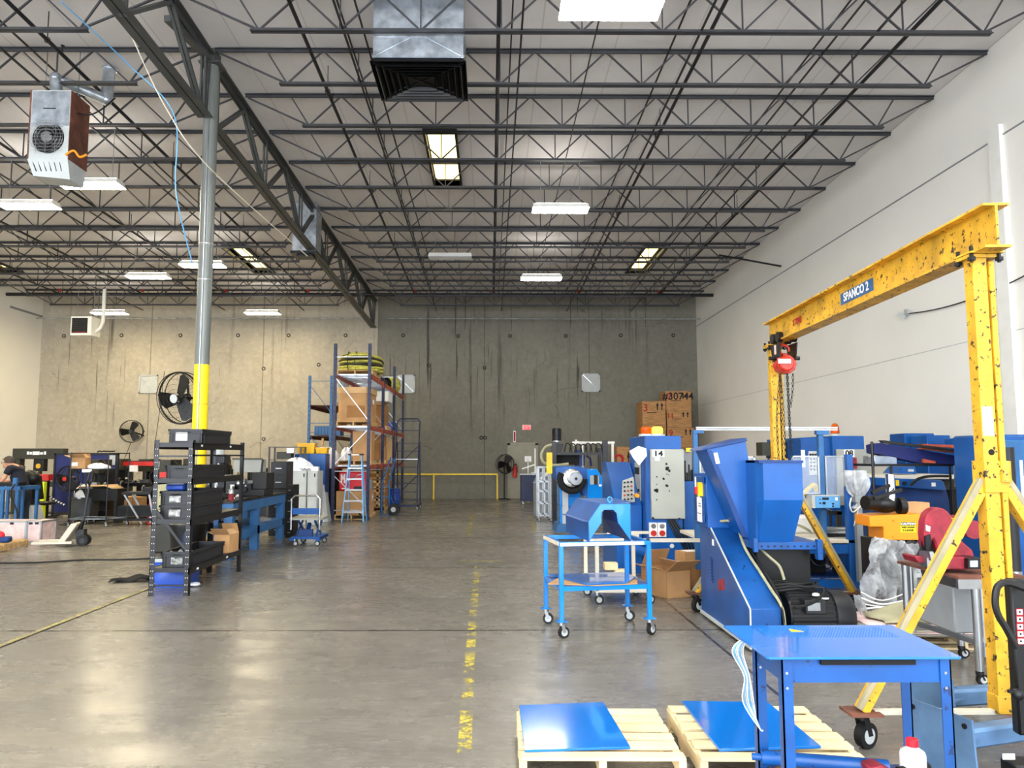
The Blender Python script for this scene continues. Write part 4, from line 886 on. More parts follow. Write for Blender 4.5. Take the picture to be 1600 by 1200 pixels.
# aluminium carts and cabinets far right of centre
t = thing('aluminium_rack', 'silver aluminium profile rack on casters beside the black machine frame', 'rack', (1.85, 19.9, 0)); Y = 19.8
W = lambda mb, n, m_, **k: mb.build(n, m_, t, world=True, **k)
X0, X1 = P_(843, 770).x*.97, P_(862, 770).x*.97; z1 = A(850, 730, Y=Y).z
for x in (X0, (X0+X1)/2, X1):
    for y in (19.6, 20.2): W(MB().bx(x-.02, x+.02, y-.02, y+.02, .1, z1), 'upright', 'alu')
for z in (.15, .45, .75, 1.0, z1): W(MB().bx(X0, X1, 19.58, 19.62, z-.02, z+.02).bx(X0, X1, 20.18, 20.22, z-.02, z+.02), 'rail', 'alu')
for x in (X0, X1):
    for y in (19.6, 20.2): caster(t, x-1.85, y-19.9, r=.04, zt=.1)
t = thing('dust_tank', 'grey cylindrical tank on a stand beside the aluminium rack', 'tank', (1.5, 21.5, 0))
MB().lathe((0, 0, 0), [(.3, 0), (.3, .9), (.22, 1.1), (.08, 1.2)], 20).build('tank', 'grey', t); MB().cyl((-.1, -.2, 1.0), (.2, -.25, 1.25), .05).build('pipe', 'white', t); MB().bx(-.3, .3, -.3, .3, .9, .92).build('band', 'steel', t)
for x, y, lab in ((1.3, 26.5, 'dark blue-grey rolling cart near the exit door'), ):
    t = thing('rolling_cart', lab, 'cart', (x, y, 0))
    MB().bx(-.25, .25, -.3, .3, .12, 1.0).build('cabinet', 'blue_rack', t, bevel=.01); MB().bx(-.3, .3, -.35, .35, 1.0, 1.04).build('top', 'grey_light', t)
    for a in (-.2, .2):
        for b_ in (-.25, .25): caster(t, a, b_, r=.045, zt=.12)
    MB().bar((.25, 0, 1.0), (.25, 0, 1.9), .04).bar((-.2, 0, 1.2), (.25, 0, 1.35), .04).build('arm', 'white', t)
t = thing('white_table', 'white topped table with papers near the exit door', 'table', (1.95, 24.6, 0))
MB().bx(-.5, .5, -.3, .3, .86, .9).build('tabletop', 'white', t)
for a in (-.45, .45):
    for b_ in (-.26, .26): MB().bx(a-.02, a+.02, b_-.02, b_+.02, 0, .86).build('leg', 'white', t)
tag(MB().bx(1.5, 1.9, 24.4, 24.7, .902, 1.02).build('equipment_box', 'grey_light', bevel=.01), 'pale equipment box standing on the white table', 'box')
p = A(825, 717, Y=28); tag(MB().box((p.x, 28, p.z), (.24, .01, .2)).bar((p.x, 28.01, 0), (p.x, 28.01, p.z), .03).build('paper_sign', 'paper'), 'white paper sign on a stand in front of the exit door', 'sign')
# door surroundings
c = A(823, 668, Y=YB); t = thing('exit_sign', 'lit red exit sign above the exit door', 'exit sign', (c.x, YB, c.z))
MB().bx(-.17, .17, -.06, 0, -.1, .1).build('housing', 'white', t, bevel=.01); MB().bx(-.15, .15, -.064, -.06, -.085, .085).build('sign_face', 'exit_red', t); text('exit_text', 'EXIT', .15, (0, -.066, 0), 'ink_white', t)
c = A(804, 682, Y=YB); t = thing('wall_sign', 'narrow white sign with a red strip left of the exit door', 'sign', (c.x, YB, c.z)); MB().bx(-.05, .05, -.02, 0, -.22, .22).build('board', 'white', t); MB().bx(-.03, .03, -.023, -.02, -.18, .18).build('red_strip', 'ink_red', t)
c = A(804, 735, Y=YB); t = thing('fire_extinguisher', 'red fire extinguisher mounted on the back wall left of the exit door', 'extinguisher', (c.x, YB-.12, c.z-.28))
MB().lathe((0, 0, 0), [(.02, 0), (.085, .01), (.085, .4), (.05, .46), (.03, .48)], 18).build('cylinder', 'red', t); MB().bx(-.02, .09, -.02, .02, .48, .54).tube([(.03, 0, .5), (.12, -.02, .45), (.11, -.02, .2)], .012).build('valve', 'black', t)
# shadow-line rail
t = thing('guard_rail', 'yellow guard rail standing before the back wall', 'guard rail', (-1.0, 29.6, 0)); zr_ = A(700, 741, Y=29.6).z
MB().bar((-2.95, 0, zr_), (1.3, 0, zr_), .06).build('top_rail', 'yellow', t)
for x in (-2.9, -1.15, 1.28): MB().bar((x, 0, 0), (x, 0, zr_), .06).build('rail_post', 'yellow', t)

# ================================================================ CRATES AT THE RIGHT REAR
def crate(x0, x1, y, d, z0, z1, num, lab, big=None):
    t = thing('wooden_crate', lab, 'crate', ((x0+x1)/2, y+d/2, z0), 0, 'plywood crates in the rear right corner'); w = x1-x0; h_ = z1-z0
    MB().bx(-w/2, w/2, -d/2, d/2, 0.002, h_-.004).build('crate_body', 'wood_crate', t, flat=True)
    MB().bx(-w/2-.003, w/2+.003, -d/2-.012, -d/2, h_*.02, h_*.4).bx(-w/2-.003, w/2+.003, -d/2-.012, -d/2, h_*.43, h_*.98).build('front_boards', 'wood_crate', t, flat=True)
    k = MB()
    for a in (.12, .28):
        k.bx(w/2-a-.03, w/2-a+.01, -d/2-.016, -d/2-.012, h_*.62, h_*.82); k.prism([(w/2-a-.06, h_*.8), (w/2-a+.04, h_*.8), (w/2-a-.01, h_*.94)], -d/2-.016, -d/2-.012, 'y')
    k.bx(-w*.3, w*.1, -d/2-.016, -d/2-.012, h_*.5, h_*.53)
    k.build('arrow_marks', 'ink', t)
    text('crate_number', num, h_*.42, (-w*.36, -d/2-.016, h_*.7), 'ink_red', t, bold=.006)
    if big: text('crate_code', big, h_*.5, (-.02, -d/2-.018, h_*.72), 'ink', t, bold=.006)
Y = 27.6
def zz(y): return A(1050, y, Y=Y).z
lv = [0, .62, 1.28, zz(698)-.02, zz(668), zz(642), zz(611)]
xs = (A(1042, 650, Y=Y).x, A(1080, 650, Y=Y).x)
for i in range(6): crate(xs[0]+(.0 if i != 5 else -.02), xs[1]+(.08 if i == 3 else 0), Y, 1.1, lv[i], lv[i+1], ['5', '6', '8', '9', '11', '7'][i], 'plywood crate in the right-hand stack at the rear, %s from the top' % ['sixth', 'fifth', 'fourth', 'third', 'second', 'first'][i], '#30744' if i == 5 else None)
lv = [0, .66, 1.3, zz(697)-.02, zz(664), zz(627)]
xs = (A(1003, 650, Y=Y).x, A(1039, 650, Y=Y).x)
for i in range(5): crate(xs[0], xs[1], Y-.1, 1.1, lv[i], lv[i+1], ['1', '4', '10', '12', '3'][i], 'plywood crate in the left-hand stack at the rear, %s from the top' % ['fifth', 'fourth', 'third', 'second', 'first'][i])
crate(A(962, 710, Y=Y).x, A(992, 710, Y=Y).x, Y-.3, 1.0, 0, zz(698), '2', 'separate plywood crate left of the two crate stacks')
# ================================================================ ASSEMBLY BENCH BEHIND THE SHREDDER
t = thing('assembly_bench', 'blue framed assembly bench with clear guards and an aluminium rail on top', 'workbench', (3.4, 9.6, 0)); Y = 9.3
W = lambda mb, n, m_, **k: mb.build(n, m_, t, world=True, **k)
for x0, x1, yt, yb_, dy in ((1086, 1093, 672, 890, 0), (1282, 1290, 672, 860, 0), (1323, 1333, 710, 735, -.25), (1326, 1338, 760, 945, -.25)):
    W(MB().pbox(x0, yt, x1, yb_, Y+dy, .07), 'post', 'blue_mid' if x0 < 1300 else 'blue', bevel=.004)
xa, xb = A(1086, 760, Y=9.3).x, A(1338, 760, Y=9.3).x
W(MB().pbox(1284, 840, 1290, 950, Y+.9, .07).pbox(1100, 840, 1107, 920, Y+.9, .07), 'rear_leg', 'blue')
W(MB().pbox(1088, 667, 1309, 669.5, Y-.02, .05).pbox(1088, 670.5, 1309, 672.5, Y-.02, .05), 'top_rail', 'alu')
W(MB().pbox(1084, 672, 1100, 677, Y-.02, .07).pbox(1276, 673, 1296, 679, Y-.02, .07), 'rail_bracket', 'blue_mid')
zt = A(1290, 840, Y=Y).z
W(MB().bx(xa+.05, xb, 9.05, 10.3, zt-.04, zt), 'bench_top', 'offwhite', bevel=.004); W(MB().bx(xa, xb, 9.06, 9.12, zt-.16, zt-.05).bx(xa, xb, 9.1, 9.2, .12, .2), 'front_rail', 'blue')
W(MB().bx(xa+.1, xb-.1, 9.3, 10.2, .2, .22), 'lower_shelf', 'blue_dark')
for a, b_, c_, d_, dy, nm in ((1238, 712, 1281, 772, 0, 'a'), (1290, 712, 1322, 776, 0, 'b'), (1093, 713, 1180, 742, .3, 'c')):
    k = MB()
    for r_ in ((a, b_, c_, b_+2), (a, d_-2, c_, d_), (a, b_, a+2.5, d_), (c_-2.5, b_, c_, d_)): k.pbox(*r_, Y+dy, .03)
    p = W(k, 'guard_frame', 'alu'); W(MB().pbox(a, b_, c_, d_, Y+dy+.012, .006), 'guard_window', 'acrylic')
W(MB().pbox(1274, 775, 1313, 794, Y-.12, .16), 'control_unit', 'blue_sky', bevel=.006); W(MB().pbox(1271, 774, 1314, 775.5, Y-.13, .18).pbox(1269, 774, 1274, 794, Y-.125, .17), 'control_case', 'grey_light')
W(MB().pbox(1285, 777.5, 1295, 781, Y-.123, .003), 'display', 'ink')
k = MB()
for x, y, r_ in ((1287, 786, .016), (1301, 787, .01), (1301, 791, .008), (1281, 786, .008), (1281, 780, .006)): c = A(x, y, Y=Y-.12); W(MB().cyl((c.x, Y-.14, c.z), (c.x, Y-.12, c.z), r_, n=12), 'knob', 'steel_dark')
MB(); W(MB().pbox(1305, 777, 1309, 782, Y-.122, .002), 'small_label', 'paper')
# things on the bench
for n, x, y, dx, w_, h_, m_, lab, cat in [('press_head', 1305, 838, 0, .12, .3, 'steel', 'small steel press with lever standing on the white assembly bench top', 'press')]:
    c = A(x, y, Y=9.45); p = thing('bench_press', lab, cat, (c.x, 9.45, zt))
    MB().bx(-.12, .14, -.08, .08, 0, .03).bx(.02, .08, -.03, .03, .03, .3).bx(-.08, .08, -.03, .03, .26, .31).cyl((-.05, 0, .12), (-.05, 0, .33), .018).build('press_body', 'steel_dark', p); MB().bar((-.05, -.04, .31), (-.16, -.1, .36), .012).sph((-.16, -.1, .36), .02).build('lever', 'steel', p)
    MB().bx(-.2, .3, -.05, .1, .04, .07).cyl((-.2, -.1, .1), (.2, -.1, .1), .025).build('slide', 'steel', p)
c = A(1250, 815, Y=9.5); tag(MB().tube(spline([(c.x+.14*math.cos(i*1.1)*(1+.2*math.sin(i)), 9.5+.1*math.sin(i*1.1), zt+.03+.13*abs(math.sin(i*.55))) for i in range(16)], 5), .009, 6).build('cable_coil', 'tarp'), 'tangled coil of pale cable on the assembly bench behind the hopper', 'cable')
c = A(1250, 800, Y=9.9); tag(MB().bx(c.x-.15, c.x+.15, 9.75, 10.05, zt+.001, zt+.22).build('white_machine_part', 'white', bevel=.03), 'white rounded housing on the assembly bench behind the coil of cable', 'housing')
tag(MB().tube(spline([A(1252, 776, Y=9.6), A(1262, 765, Y=9.6), A(1272, 758, Y=9.6), A(1276, 768, Y=9.6)], 6), .03, 8).build('air_duct', 'yellow'), 'curved yellow hose section above the white housing on the bench', 'hose')
c = A(1315, 895, Y=9.7); p = thing('air_tank', 'blue round air tank lying below the assembly bench', 'tank', (c.x, 9.6, .22)); MB().lathe((0, -.3, .22), [(.01, 0), (.14, .01), (.2, .06), (.2, .5), (.14, .58)], 22, ax='y').build('tank_shell', 'blue', p); MB().bx(-.12, .12, -.1, .1, 0, .05).build('cradle', 'blue_dark', p)
c = A(1270, 870, Y=9.5); p = thing('vacuum_pump', 'small grey pump with filter bowl below the assembly bench', 'pump', (c.x, 9.6, .221)); MB().bx(-.15, .15, -.12, .12, 0, .18).cyl((0, 0, .18), (0, 0, .26), .06).build('pump_body', 'steel_dark', p, bevel=.01); MB().lathe((-.05, -.02, .2), [(.03, 0), (.045, .05), (.045, .12), (.03, .14)], 14).build('filter_bowl', 'galv', p)
for i in range(3):
    tag(MB().tube(spline([A(1250+i*12, 862, Y=9.4), A(1262+i*10, 880, Y=9.3), A(1280+i*8, 878+i*5, Y=9.35), A(1297+i*6, 866, Y=9.4)], 5), .007, 5).build('air_hose', ['black_rubber', 'steel', 'black_rubber'][i]), 'loose thin air hose below the assembly bench', 'hose', 'air hoses below the assembly bench')
# ================================================================ MACHINE 08
t = thing('injection_cabinet', 'blue machine numbered 08 with grey panel behind the assembly bench', 'machine', (5.9, 13.6, 0)); Y = 13.0
W = lambda mb, n, m_, **k: mb.build(n, m_, t, world=True, **k)
W(MB().pbox(1254, 684, 1304, 860, Y, 1.6), 'left_cabinet', 'blue', bevel=.01); W(MB().pbox(1304, 681, 1354, 860, Y-.1, 1.7), 'right_cabinet', 'blue', bevel=.01)
W(MB().pbox(1309, 702, 1360, 790, Y-.16, .055), 'grey_panel', 'grey_panel', bevel=.008); W(MB().pbox(1319, 702.5, 1335, 714, Y-.165, .003), 'number_plate', 'paper'); c = A(1327, 708.5, Y=Y-.167); text('number', '08', .13, c, 'ink', t, world=True, bold=.005, th=.002)
W(MB().pbox(1264, 705, 1281, 742, Y-.03, .03), 'instrument_panel', 'grey_light')
k = MB()
for i in range(4): k.pbox(1265+i*4, 709, 1268+i*4, 712, Y-.04, .01)
for i in range(3):
    for j in range(4): c = A(1267+i*5, 717+j*5.5, Y=Y-.03); k.cyl((c.x, Y-.05, c.z), (c.x, Y-.03, c.z), .018, n=8)
W(k, 'switches', 'ink'); W(MB().pbox(1252, 703, 1258, 730, Y-.04, .01), 'hanging_sheet', 'paper')
W(MB().pbox(1333, 715, 1339, 732, Y-.24, .08), 'red_connector', 'red_saw')
W(MB().pbox(1236, 689, 1255, 712, Y+.6, .8), 'rear_box', 'blue_dark'); W(MB().pbox(1222, 690, 1238, 716, Y+.6, .8), 'dark_box', 'black')
W(MB().pbox(1191, 691, 1203, 712, Y+.2, .3), 'switch_box', 'olive')
c = A(1305, 681, Y=Y+.3); zt_ = A(1330, 681, Y=Y-.1).z; b_ = thing('warning_beacon', 'tall orange-red warning beacon on top of machine 08', 'beacon', (c.x, Y+.3, zt_))
MB().lathe((0, 0, 0), [(.09, 0), (.09, .04), (.06, .05)], 18).build('beacon_base', 'grey_light', b_); MB().lathe((0, 0, .05), [(.07, 0), (.075, .02), (.065, .12), (.04, .17), (.01, .18)], 18).build('beacon_dome', 'orange_glass', b_)
# clear plastic bag over a post, hanging cables
t = thing('plastic_bag', 'crumpled clear plastic bag pulled over a machine head beside the blue bench post', 'plastic bag', A(1340, 760, Y=9.0))
bg = MB(); cc = A(1339, 755, Y=9.0)
def bagf(u, v):
    a = u*2*math.pi; r_ = .085+.03*math.sin(v*6)+.012*math.sin(a*5+v*9)+.01*math.sin(a*11)
    if v > .62: r_ *= 1-.45*math.sin((v-.62)/.38*math.pi)
    return (cc.x+r_*1.15*math.cos(a)+.05*max(0, v-.5), 9.0+r_*math.sin(a), cc.z+.15-v*.44)
W = lambda mb, n, m_, **k: mb.build(n, m_, t, world=True, **k)
bg.grid(bagf, 40, 22); W(bg, 'bag', 'film')
tag(MB().bx(cc.x-.05, cc.x+.06, 8.95, 9.06, cc.z-.22, cc.z+.1).bx(cc.x-.03, cc.x+.04, 8.98, 9.05, .2, cc.z-.2).build('wrapped_column', 'grey'), 'grey machine head on a thin column wrapped in the clear plastic bag', 'machine')
tag(MB().tube(spline([A(1345, 790, Y=8.95), A(1333, 800, Y=8.9), A(1328, 790, Y=8.9), A(1330, 778, Y=8.95)], 6), .008, 6).tube(spline([A(1342, 792, Y=8.95), A(1336, 815, Y=8.9), A(1334, 822, Y=8.9)], 6), .006, 5).build('cable_loop', 'offwhite'), 'pale cable loop hanging below the clear plastic bag', 'cable')
tag(MB().px([(1342, 801), (1352, 806), (1352, 817), (1341, 811)], 8.7, .002).build('paper_tag', 'paper'), 'paper tag hanging beside the orange guard', 'tag')

# ================================================================ BLACK RACK WITH BEAMS, BLUE MACHINE BEHIND
t = thing('wire_rack', 'black wire shelving rack with long blue and orange beams lying on top', 'rack', (5.6, 9.7, 0)); Y = 9.4
W = lambda mb, n, m_, **k: mb.build(n, m_, t, world=True, **k)
for x, yt, dy in ((1362, 690, 0), (1390, 689, .7), (1484, 727, .7), (1517, 688, 0)):
    q = A(x, yt, Y=Y+dy); W(MB().cyl((q.x, Y+dy, 0), (q.x, Y+dy, q.z), .017, n=8), 'post', 'rack_black')
zs = A(1440, 727, Y=Y).z; x0, x1 = A(1362, 727, Y=Y).x, A(1518, 727, Y=Y).x
for z in (zs, .6):
    k = MB().bx(x0, x1, Y-.01, Y+.01, z-.012, z+.012).bx(x0, x1, Y+.69, Y+.71, z-.012, z+.012).bx(x0-.01, x0+.01, Y, Y+.7, z-.012, z+.012).bx(x1-.01, x1+.01, Y, Y+.7, z-.012, z+.012)
    for i in range(26): x = x0+(x1-x0)*(i+.5)/26; k.bx(x-.003, x+.003, Y, Y+.7, z+.008, z+.014)
    W(k, 'wire_shelf', 'rack_black')
tag(MB().px([(1365, 695), (1375, 692), (1517, 716), (1517, 726), (1440, 724), (1366, 708)], Y+.25, .2).build('rack_beam', 'blue_navy'), 'dark blue pallet rack beam lying on the wire shelf of the black rack', 'beam')
tag(MB().px([(1440, 693.5), (1514, 696), (1514, 702), (1442, 696)], Y+.15, .1).px([(1441, 699.5), (1514, 706), (1514, 710), (1441, 702)], Y+.15, .1).px([(1443, 717), (1462, 721), (1462, 724), (1443, 723)], Y+.15, .05).build('rack_beam', 'rack_orange'), 'orange-red pallet rack beams lying on top of the black rack', 'beam')
tag(MB().px([(1376, 688), (1382, 688), (1516, 705), (1516, 709), (1380, 692)], Y+.05, .06).build('rack_beam', 'black'), 'thin black beam lying slanted on top of the black rack', 'beam')
tag(MB().pbox(1491, 727, 1516, 761, Y-.03, .008).build('document_sleeve', 'galv'), 'silver document sleeve hanging from the right side of the wire shelf', 'sleeve')
tag(MB().pbox(1366, 712, 1402, 727, Y+.25, .3).build('foil_box', 'galv', bevel=.01), 'grey wrapped box on the left of the wire shelf', 'box')
t = thing('blue_press', 'long blue machine with beige top behind the black wire rack', 'machine', (6.4, 11.5, 0)); Y = 11.0
W = lambda mb, n, m_, **k: mb.build(n, m_, t, world=True, **k)
W(MB().px([(1358, 747), (1475, 752), (1483, 780), (1490, 850), (1358, 850)], Y, .7), 'body', 'blue_dark', bevel=.01)
W(MB().px([(1358, 746), (1472, 750), (1480, 767), (1440, 764), (1360, 758)], Y-.1, .8), 'upper_cover', 'blue', bevel=.01)
W(MB().pbox(1358, 742, 1500, 748, Y+.1, .9), 'beige_top', 'offwhite'); W(MB().pbox(1400, 750, 1405, 759, Y-.11, .01), 'yellow_label', 'yellow'); W(MB().pbox(1456, 754, 1462, 760, Y-.11, .01), 'white_label', 'paper')
c = A(1412, 755, Y=Y-.1); W(MB().cyl((c.x, Y-.14, c.z), (c.x, Y-.1, c.z), .025), 'dial', 'steel_dark')
W(MB().px([(1401, 740), (1410, 730), (1430, 729), (1432, 741)], Y+.2, .4), 'blue_motor', 'blue'); W(MB().pbox(1419, 733, 1428, 737, Y+.19, .01), 'motor_plate', 'grey_light')
W(MB().tube(spline([A(1423, 758, Y=Y-.15), A(1435, 748, Y=Y-.2), A(1455, 744, Y=Y-.2), A(1485, 744, Y=Y-.15)], 6), .02, 7), 'hose', 'black_rubber')
W(MB().pbox(1475, 750, 1530, 765, Y+.3, .8), 'beige_panel', 'olive'); W(MB().pbox(1490, 765, 1540, 850, Y+.4, .6), 'dark_panel', 'black')
for a, lab, Yq in [((1415, 677, 1462, 760), 'blue machine cabinet by the right wall, taller one behind the beams', 13.2), ((1450, 680, 1487, 760), 'blue machine cabinet by the right wall, lower one behind the beams', 12.6), ((1508, 684, 1528, 800), 'blue cabinet edge visible just left of the near gantry leg', 11.8)]:
    q = MB().pbox(*a, Yq, .5); m_ = q.build('machine_cabinet', 'blue', bevel=.012); lo = min(v.co.z for v in m_.data.vertices)
    for v in m_.data.vertices:
        if v.co.z < lo+.02: v.co.z = 0
    tag(m_, lab, 'cabinet')
t = thing('electrical_cabinet', 'big blue electrical cabinet at the right edge behind the gantry leg', 'cabinet', (6.2, 8.6, 0)); Y = 8.3
W = lambda mb, n, m_, **k: mb.build(n, m_, t, world=True, **k)
xq = A(1552, 740, Y=Y).x; zq = A(1580, 679, Y=Y).z
W(MB().bx(xq, xq+1.6, Y, Y+.7, 0, zq), 'cabinet_body', 'blue', bevel=.02); W(MB().bx(xq+.05, xq+1.5, Y-.015, Y, .9, zq-.06), 'cabinet_door', 'blue_mid', bevel=.01); W(MB().pbox(1596, 719, 1600, 790, Y-.03, .02), 'door_label', 'paper')
t = thing('steel_pipe', 'tall black steel pipe standing upright behind the near gantry leg', 'pipe', (4.95, 7.4, 0)); c = A(1573, 699, Y=7.4); t.location.x = c.x
MB().cyl((0, 0, 0.0), (0, 0, c.z), .06, n=20).cyl((0, 0, 0.0), (0, 0, .02), .12, n=20).build('pipe', 'pipe', t); MB().cyl((0, 0, .5), (0, 0, .56), .066, n=20).build('pipe_collar', 'steel', t)
c = A(1567, 840, Y=6.2); tag(MB().bx(c.x-.03, c.x+.03, 6.2, 6.24, 0, A(1567, 821, Y=6.2).z).build('red_post', 'red_bright'), 'bright red strip post visible just right of the near gantry leg', 'post')

# ================================================================ STRAPPING HEAD WITH ORANGE GUARD + FILM
t = thing('cutting_machine', 'machine with an orange guard marked caution and black motor parts on top', 'machine', (3.95, 7.7, 0)); Y = 7.4
W = lambda mb, n, m_, **k: mb.build(n, m_, t, world=True, **k)
W(MB().px([(1359, 806), (1443, 803), (1442, 844), (1381, 844), (1380, 823), (1359, 823)], Y, .3), 'orange_guard', 'orange', bevel=.006)['label'] = 'orange sheet metal guard'
W(MB().pbox(1407, 815.5, 1431, 832, Y-.004, .003), 'caution_sign', 'yellow'); W(MB().pbox(1407.5, 815.8, 1430.5, 821, Y-.006, .002), 'sign_header', 'ink')
c = A(1419, 818.6, Y=Y-.0075); text('caution_text', 'CAUTION', .026, c, 'ink_white', t, world=True, bold=.001, sx=1.15)
c = A(1419, 824, Y=Y-.0055); text('caution_text', 'KEEP HANDS', .018, c, 'ink', t, world=True, bold=.001, sx=1.15); c = A(1419, 828.6, Y=Y-.0055); text('caution_text', 'CLEAR', .029, c, 'ink', t, world=True, bold=.001, sx=1.2)
k = MB()
for y in (813, 838): c = A(1397, y, Y=Y); k.cyl((c.x, Y-.01, c.z), (c.x, Y, c.z), .012, n=8).bx(c.x-.02, c.x+.02, Y-.006, Y, c.z-.006, c.z+.006)
W(k, 'guard_bolt', 'orange'); 
for x in (1393, 1418, 1433): c = A(x, 852, Y=Y+.1); W(MB().lathe((c.x, Y+.02, c.z), [(.01, 0), (.06, .01), (.07, .04), (.07, .2)], 14, ax='y'), 'roller', 'black')
W(MB().pbox(1385, 844, 1405, 862, Y+.1, .2), 'gear_box', 'black')
c = A(1383, 790, Y=Y+.15); W(MB().sph((c.x, Y+.15, c.z+.02), .13, 14, sc=(1.1, .8, .7)).cyl((c.x-.22, Y+.1, c.z+.03), (c.x-.02, Y+.15, c.z+.02), .07, n=16).bar((c.x-.2, Y, c.z+.13), (c.x+.0, Y+.05, c.z+.2), .03).bar((c.x-.18, Y, c.z+.08), (c.x+.1, Y+.02, c.z+.16), .03).cyl((c.x+.1, Y+.1, c.z), (c.x+.16, Y+.1, c.z), .08, n=16), 'motor_group', 'black')
q = A(1392, 780, Y=Y+.1); W(MB().cyl((q.x, Y+.1, q.z-.02), (q.x, Y+.1, q.z+.24), .042, n=20), 'chrome_cylinder', 'chrome')
W(MB().bx(A(1385, 870, Y=Y).x, A(1435, 870, Y=Y).x, Y+.05, Y+.5, .1, A(1400, 846, Y=Y).z), 'column', 'steel_dark'); W(MB().bx(3.6, 4.35, 7.35, 8.0, 0, .1), 'machine_base', 'black')
carton(0, 0, .3, .2, .12, .2, 'open cardboard box behind the black motor parts of the orange guarded machine', 0, loc=(A(1422, 800, Y=7.95).x, 7.95), z=A(1420, 803, Y=7.95).z)
tag(MB().bx(4.0, 4.6, 7.8, 8.25, 0, A(1420, 803, Y=7.95).z-.002).build('machine_block', 'black', bevel=.01), 'dark machine block standing behind the orange guard', 'machine')
# shrink film hanging down
t = thing('stretch_film', 'crumpled clear stretch film hanging like a veil below the orange guard', 'plastic film', (3.8, 7.3, .5))
def film(u, v):
    x = 1350+u*85+6*math.sin(v*5)-(1-v)*(1-u)*0; y = 842+v*122+u*6
    if v < .25: x = 1372+u*55+(x-1372-u*55)*(v/.25)
    p = A(x, y, Y=7.25); p.y += .05*math.sin(u*17+v*4+2*math.sin(v*7))+.03*math.sin(u*31-v*9)+.04*math.sin(v*13+3*math.sin(u*6))+random.uniform(-.012,.012); p.z += .015*math.sin(u*13)+random.uniform(-.008,.008); return p
W(MB().grid(film, 46, 30), 'film_veil', 'film')
def tail(u, v):
    p = A(1334+v*16+u*(10+6*v), 930+v*52, Y=7.1); p.y += .03*math.sin(u*9+v*6); return p
W(MB().grid(tail, 8, 12), 'film_tail', 'film')
for i in range(4): W(MB().tube(spline([A(1345, 925+i*9, Y=7.15), A(1380, 938+i*7-i*i, Y=7.1), A(1430, 920+i*14, Y=7.2)], 6), .006+.003*(i % 2), 5), 'film_strand', 'bag_white')
W(MB().bar(A(1338, 984, Y=7.0), A(1425, 945, Y=7.1), .02, .004), 'film_strap', 'bag_white')

# ================================================================ CHOP SAW ON ITS STAND
t = thing('saw_stand', 'worn steel stand with round legs and casters carrying the red chop saw', 'stand', (4.0, 6.2, 0))
W = lambda mb, n, m_, **k: mb.build(n, m_, t, world=True, **k)
zt = A(1500, 893, Y=5.9).z; x0, x1 = A(1455, 893, Y=6.0).x, A(1600, 893, Y=5.7).x
W(MB().bx(x0, x1, 5.65, 6.5, zt-.02, zt), 'top_plate', 'rust'); W(MB().bx(x0, x1, 5.66, 5.69, zt-.09, zt-.02), 'top_rail', 'steel')
for x, y in ((A(1527, 980, Y=5.7).x, 5.7), (x0+.04, 6.45), (x1-.04, 6.45), (x1-.05, 5.7)):
    W(MB().cyl((x, y, .1), (x, y, zt-.02), .028, n=12).cyl((x+.045, y, .2), (x+.045, y, zt-.02), .018, n=10), 'leg', 'steel'); caster(t, x-4.0, y-6.2, r=.04, zt=.1, mt='black')
W(MB().bar((A(1527, 980, Y=5.7).x, 5.7, .3), (x0+.04, 6.45, .3), .035).bar((A(1527, 980, Y=5.7).x, 5.7, .32), (x1, 5.7, .32), .03), 'lower_rail', 'steel')
W(MB().bx(x0+.1, x1-.05, 5.9, 6.4, .32, zt-.12), 'grey_box', 'grey', bevel=.01); c = A(1552, 925, Y=5.88); W(MB().cyl((c.x, 5.88, c.z), (c.x, 5.9, c.z), .03), 'round_hole', 'black_matte')
s_ = thing('chop_saw', 'dusty dark red abrasive chop saw standing on the steel stand', 'saw', (A(1480, 890, Y=6.0).x, 6.05, zt))
o = s_.location
V = lambda mb, n, m_, **k: mb.build(n, m_, s_, world=True, **k)
V(MB().px([(1480, 871), (1512, 871), (1512, 890), (1474, 890)], 5.8, .35), 'saw_base', 'red_saw', bevel=.008); V(MB().px([(1430, 870), (1437, 869), (1450, 873), (1455, 880), (1435, 880)], 5.85, .2), 'base_arm', 'red_saw', bevel=.006)
V(MB().px([(1446, 815), (1450, 803), (1458, 796), (1467, 793), (1476, 795), (1484, 802), (1490, 815), (1493, 833), (1492, 850), (1483, 861), (1465, 862), (1462, 850), (1459, 843), (1453, 848), (1452, 858), (1447, 852), (1445, 835)], 5.95, .11), 'blade_guard', 'red_saw', bevel=.012)['label'] = 'dark red rounded blade guard'
V(MB().px([(1446, 838), (1454, 835), (1456, 846), (1452, 860), (1447, 860)], 5.93, .02), 'lower_guard', 'steel_dark')
c = A(1458, 850, Y=6.02); V(MB().cyl((c.x, 6.0, c.z), (c.x, 6.01, c.z), .1, n=26), 'blade', 'black_matte')
V(MB().px([(1472, 798), (1480, 797), (1496, 818), (1502, 838), (1492, 838), (1486, 822)], 6.1, .12), 'motor_arm', 'red_saw', bevel=.012); c = A(1492, 812, Y=6.0); V(MB().cyl((c.x, 5.95, c.z), (c.x, 6.2, c.z), .012).sph((c.x, 5.95, c.z), .016), 'lock_knob', 'yellow')
V(MB().px([(1476, 838), (1500, 842), (1520, 860), (1524, 871), (1476, 871)], 5.95, .25), 'pivot_housing', 'red_saw', bevel=.012)
c = A(1510, 826, Y=6.05); V(MB().cyl((c.x, 5.95, c.z), (c.x+.05, 6.3, c.z+.02), .07, n=16), 'motor', 'red_saw'); V(MB().bar(A(1505, 830, Y=6.0), A(1545, 829, Y=6.0), .012), 'lever', 'chrome')
V(MB().px([(1447, 820), (1454, 823), (1453, 831), (1447, 829)], 5.945, .006), 'maker_label', 'pink')
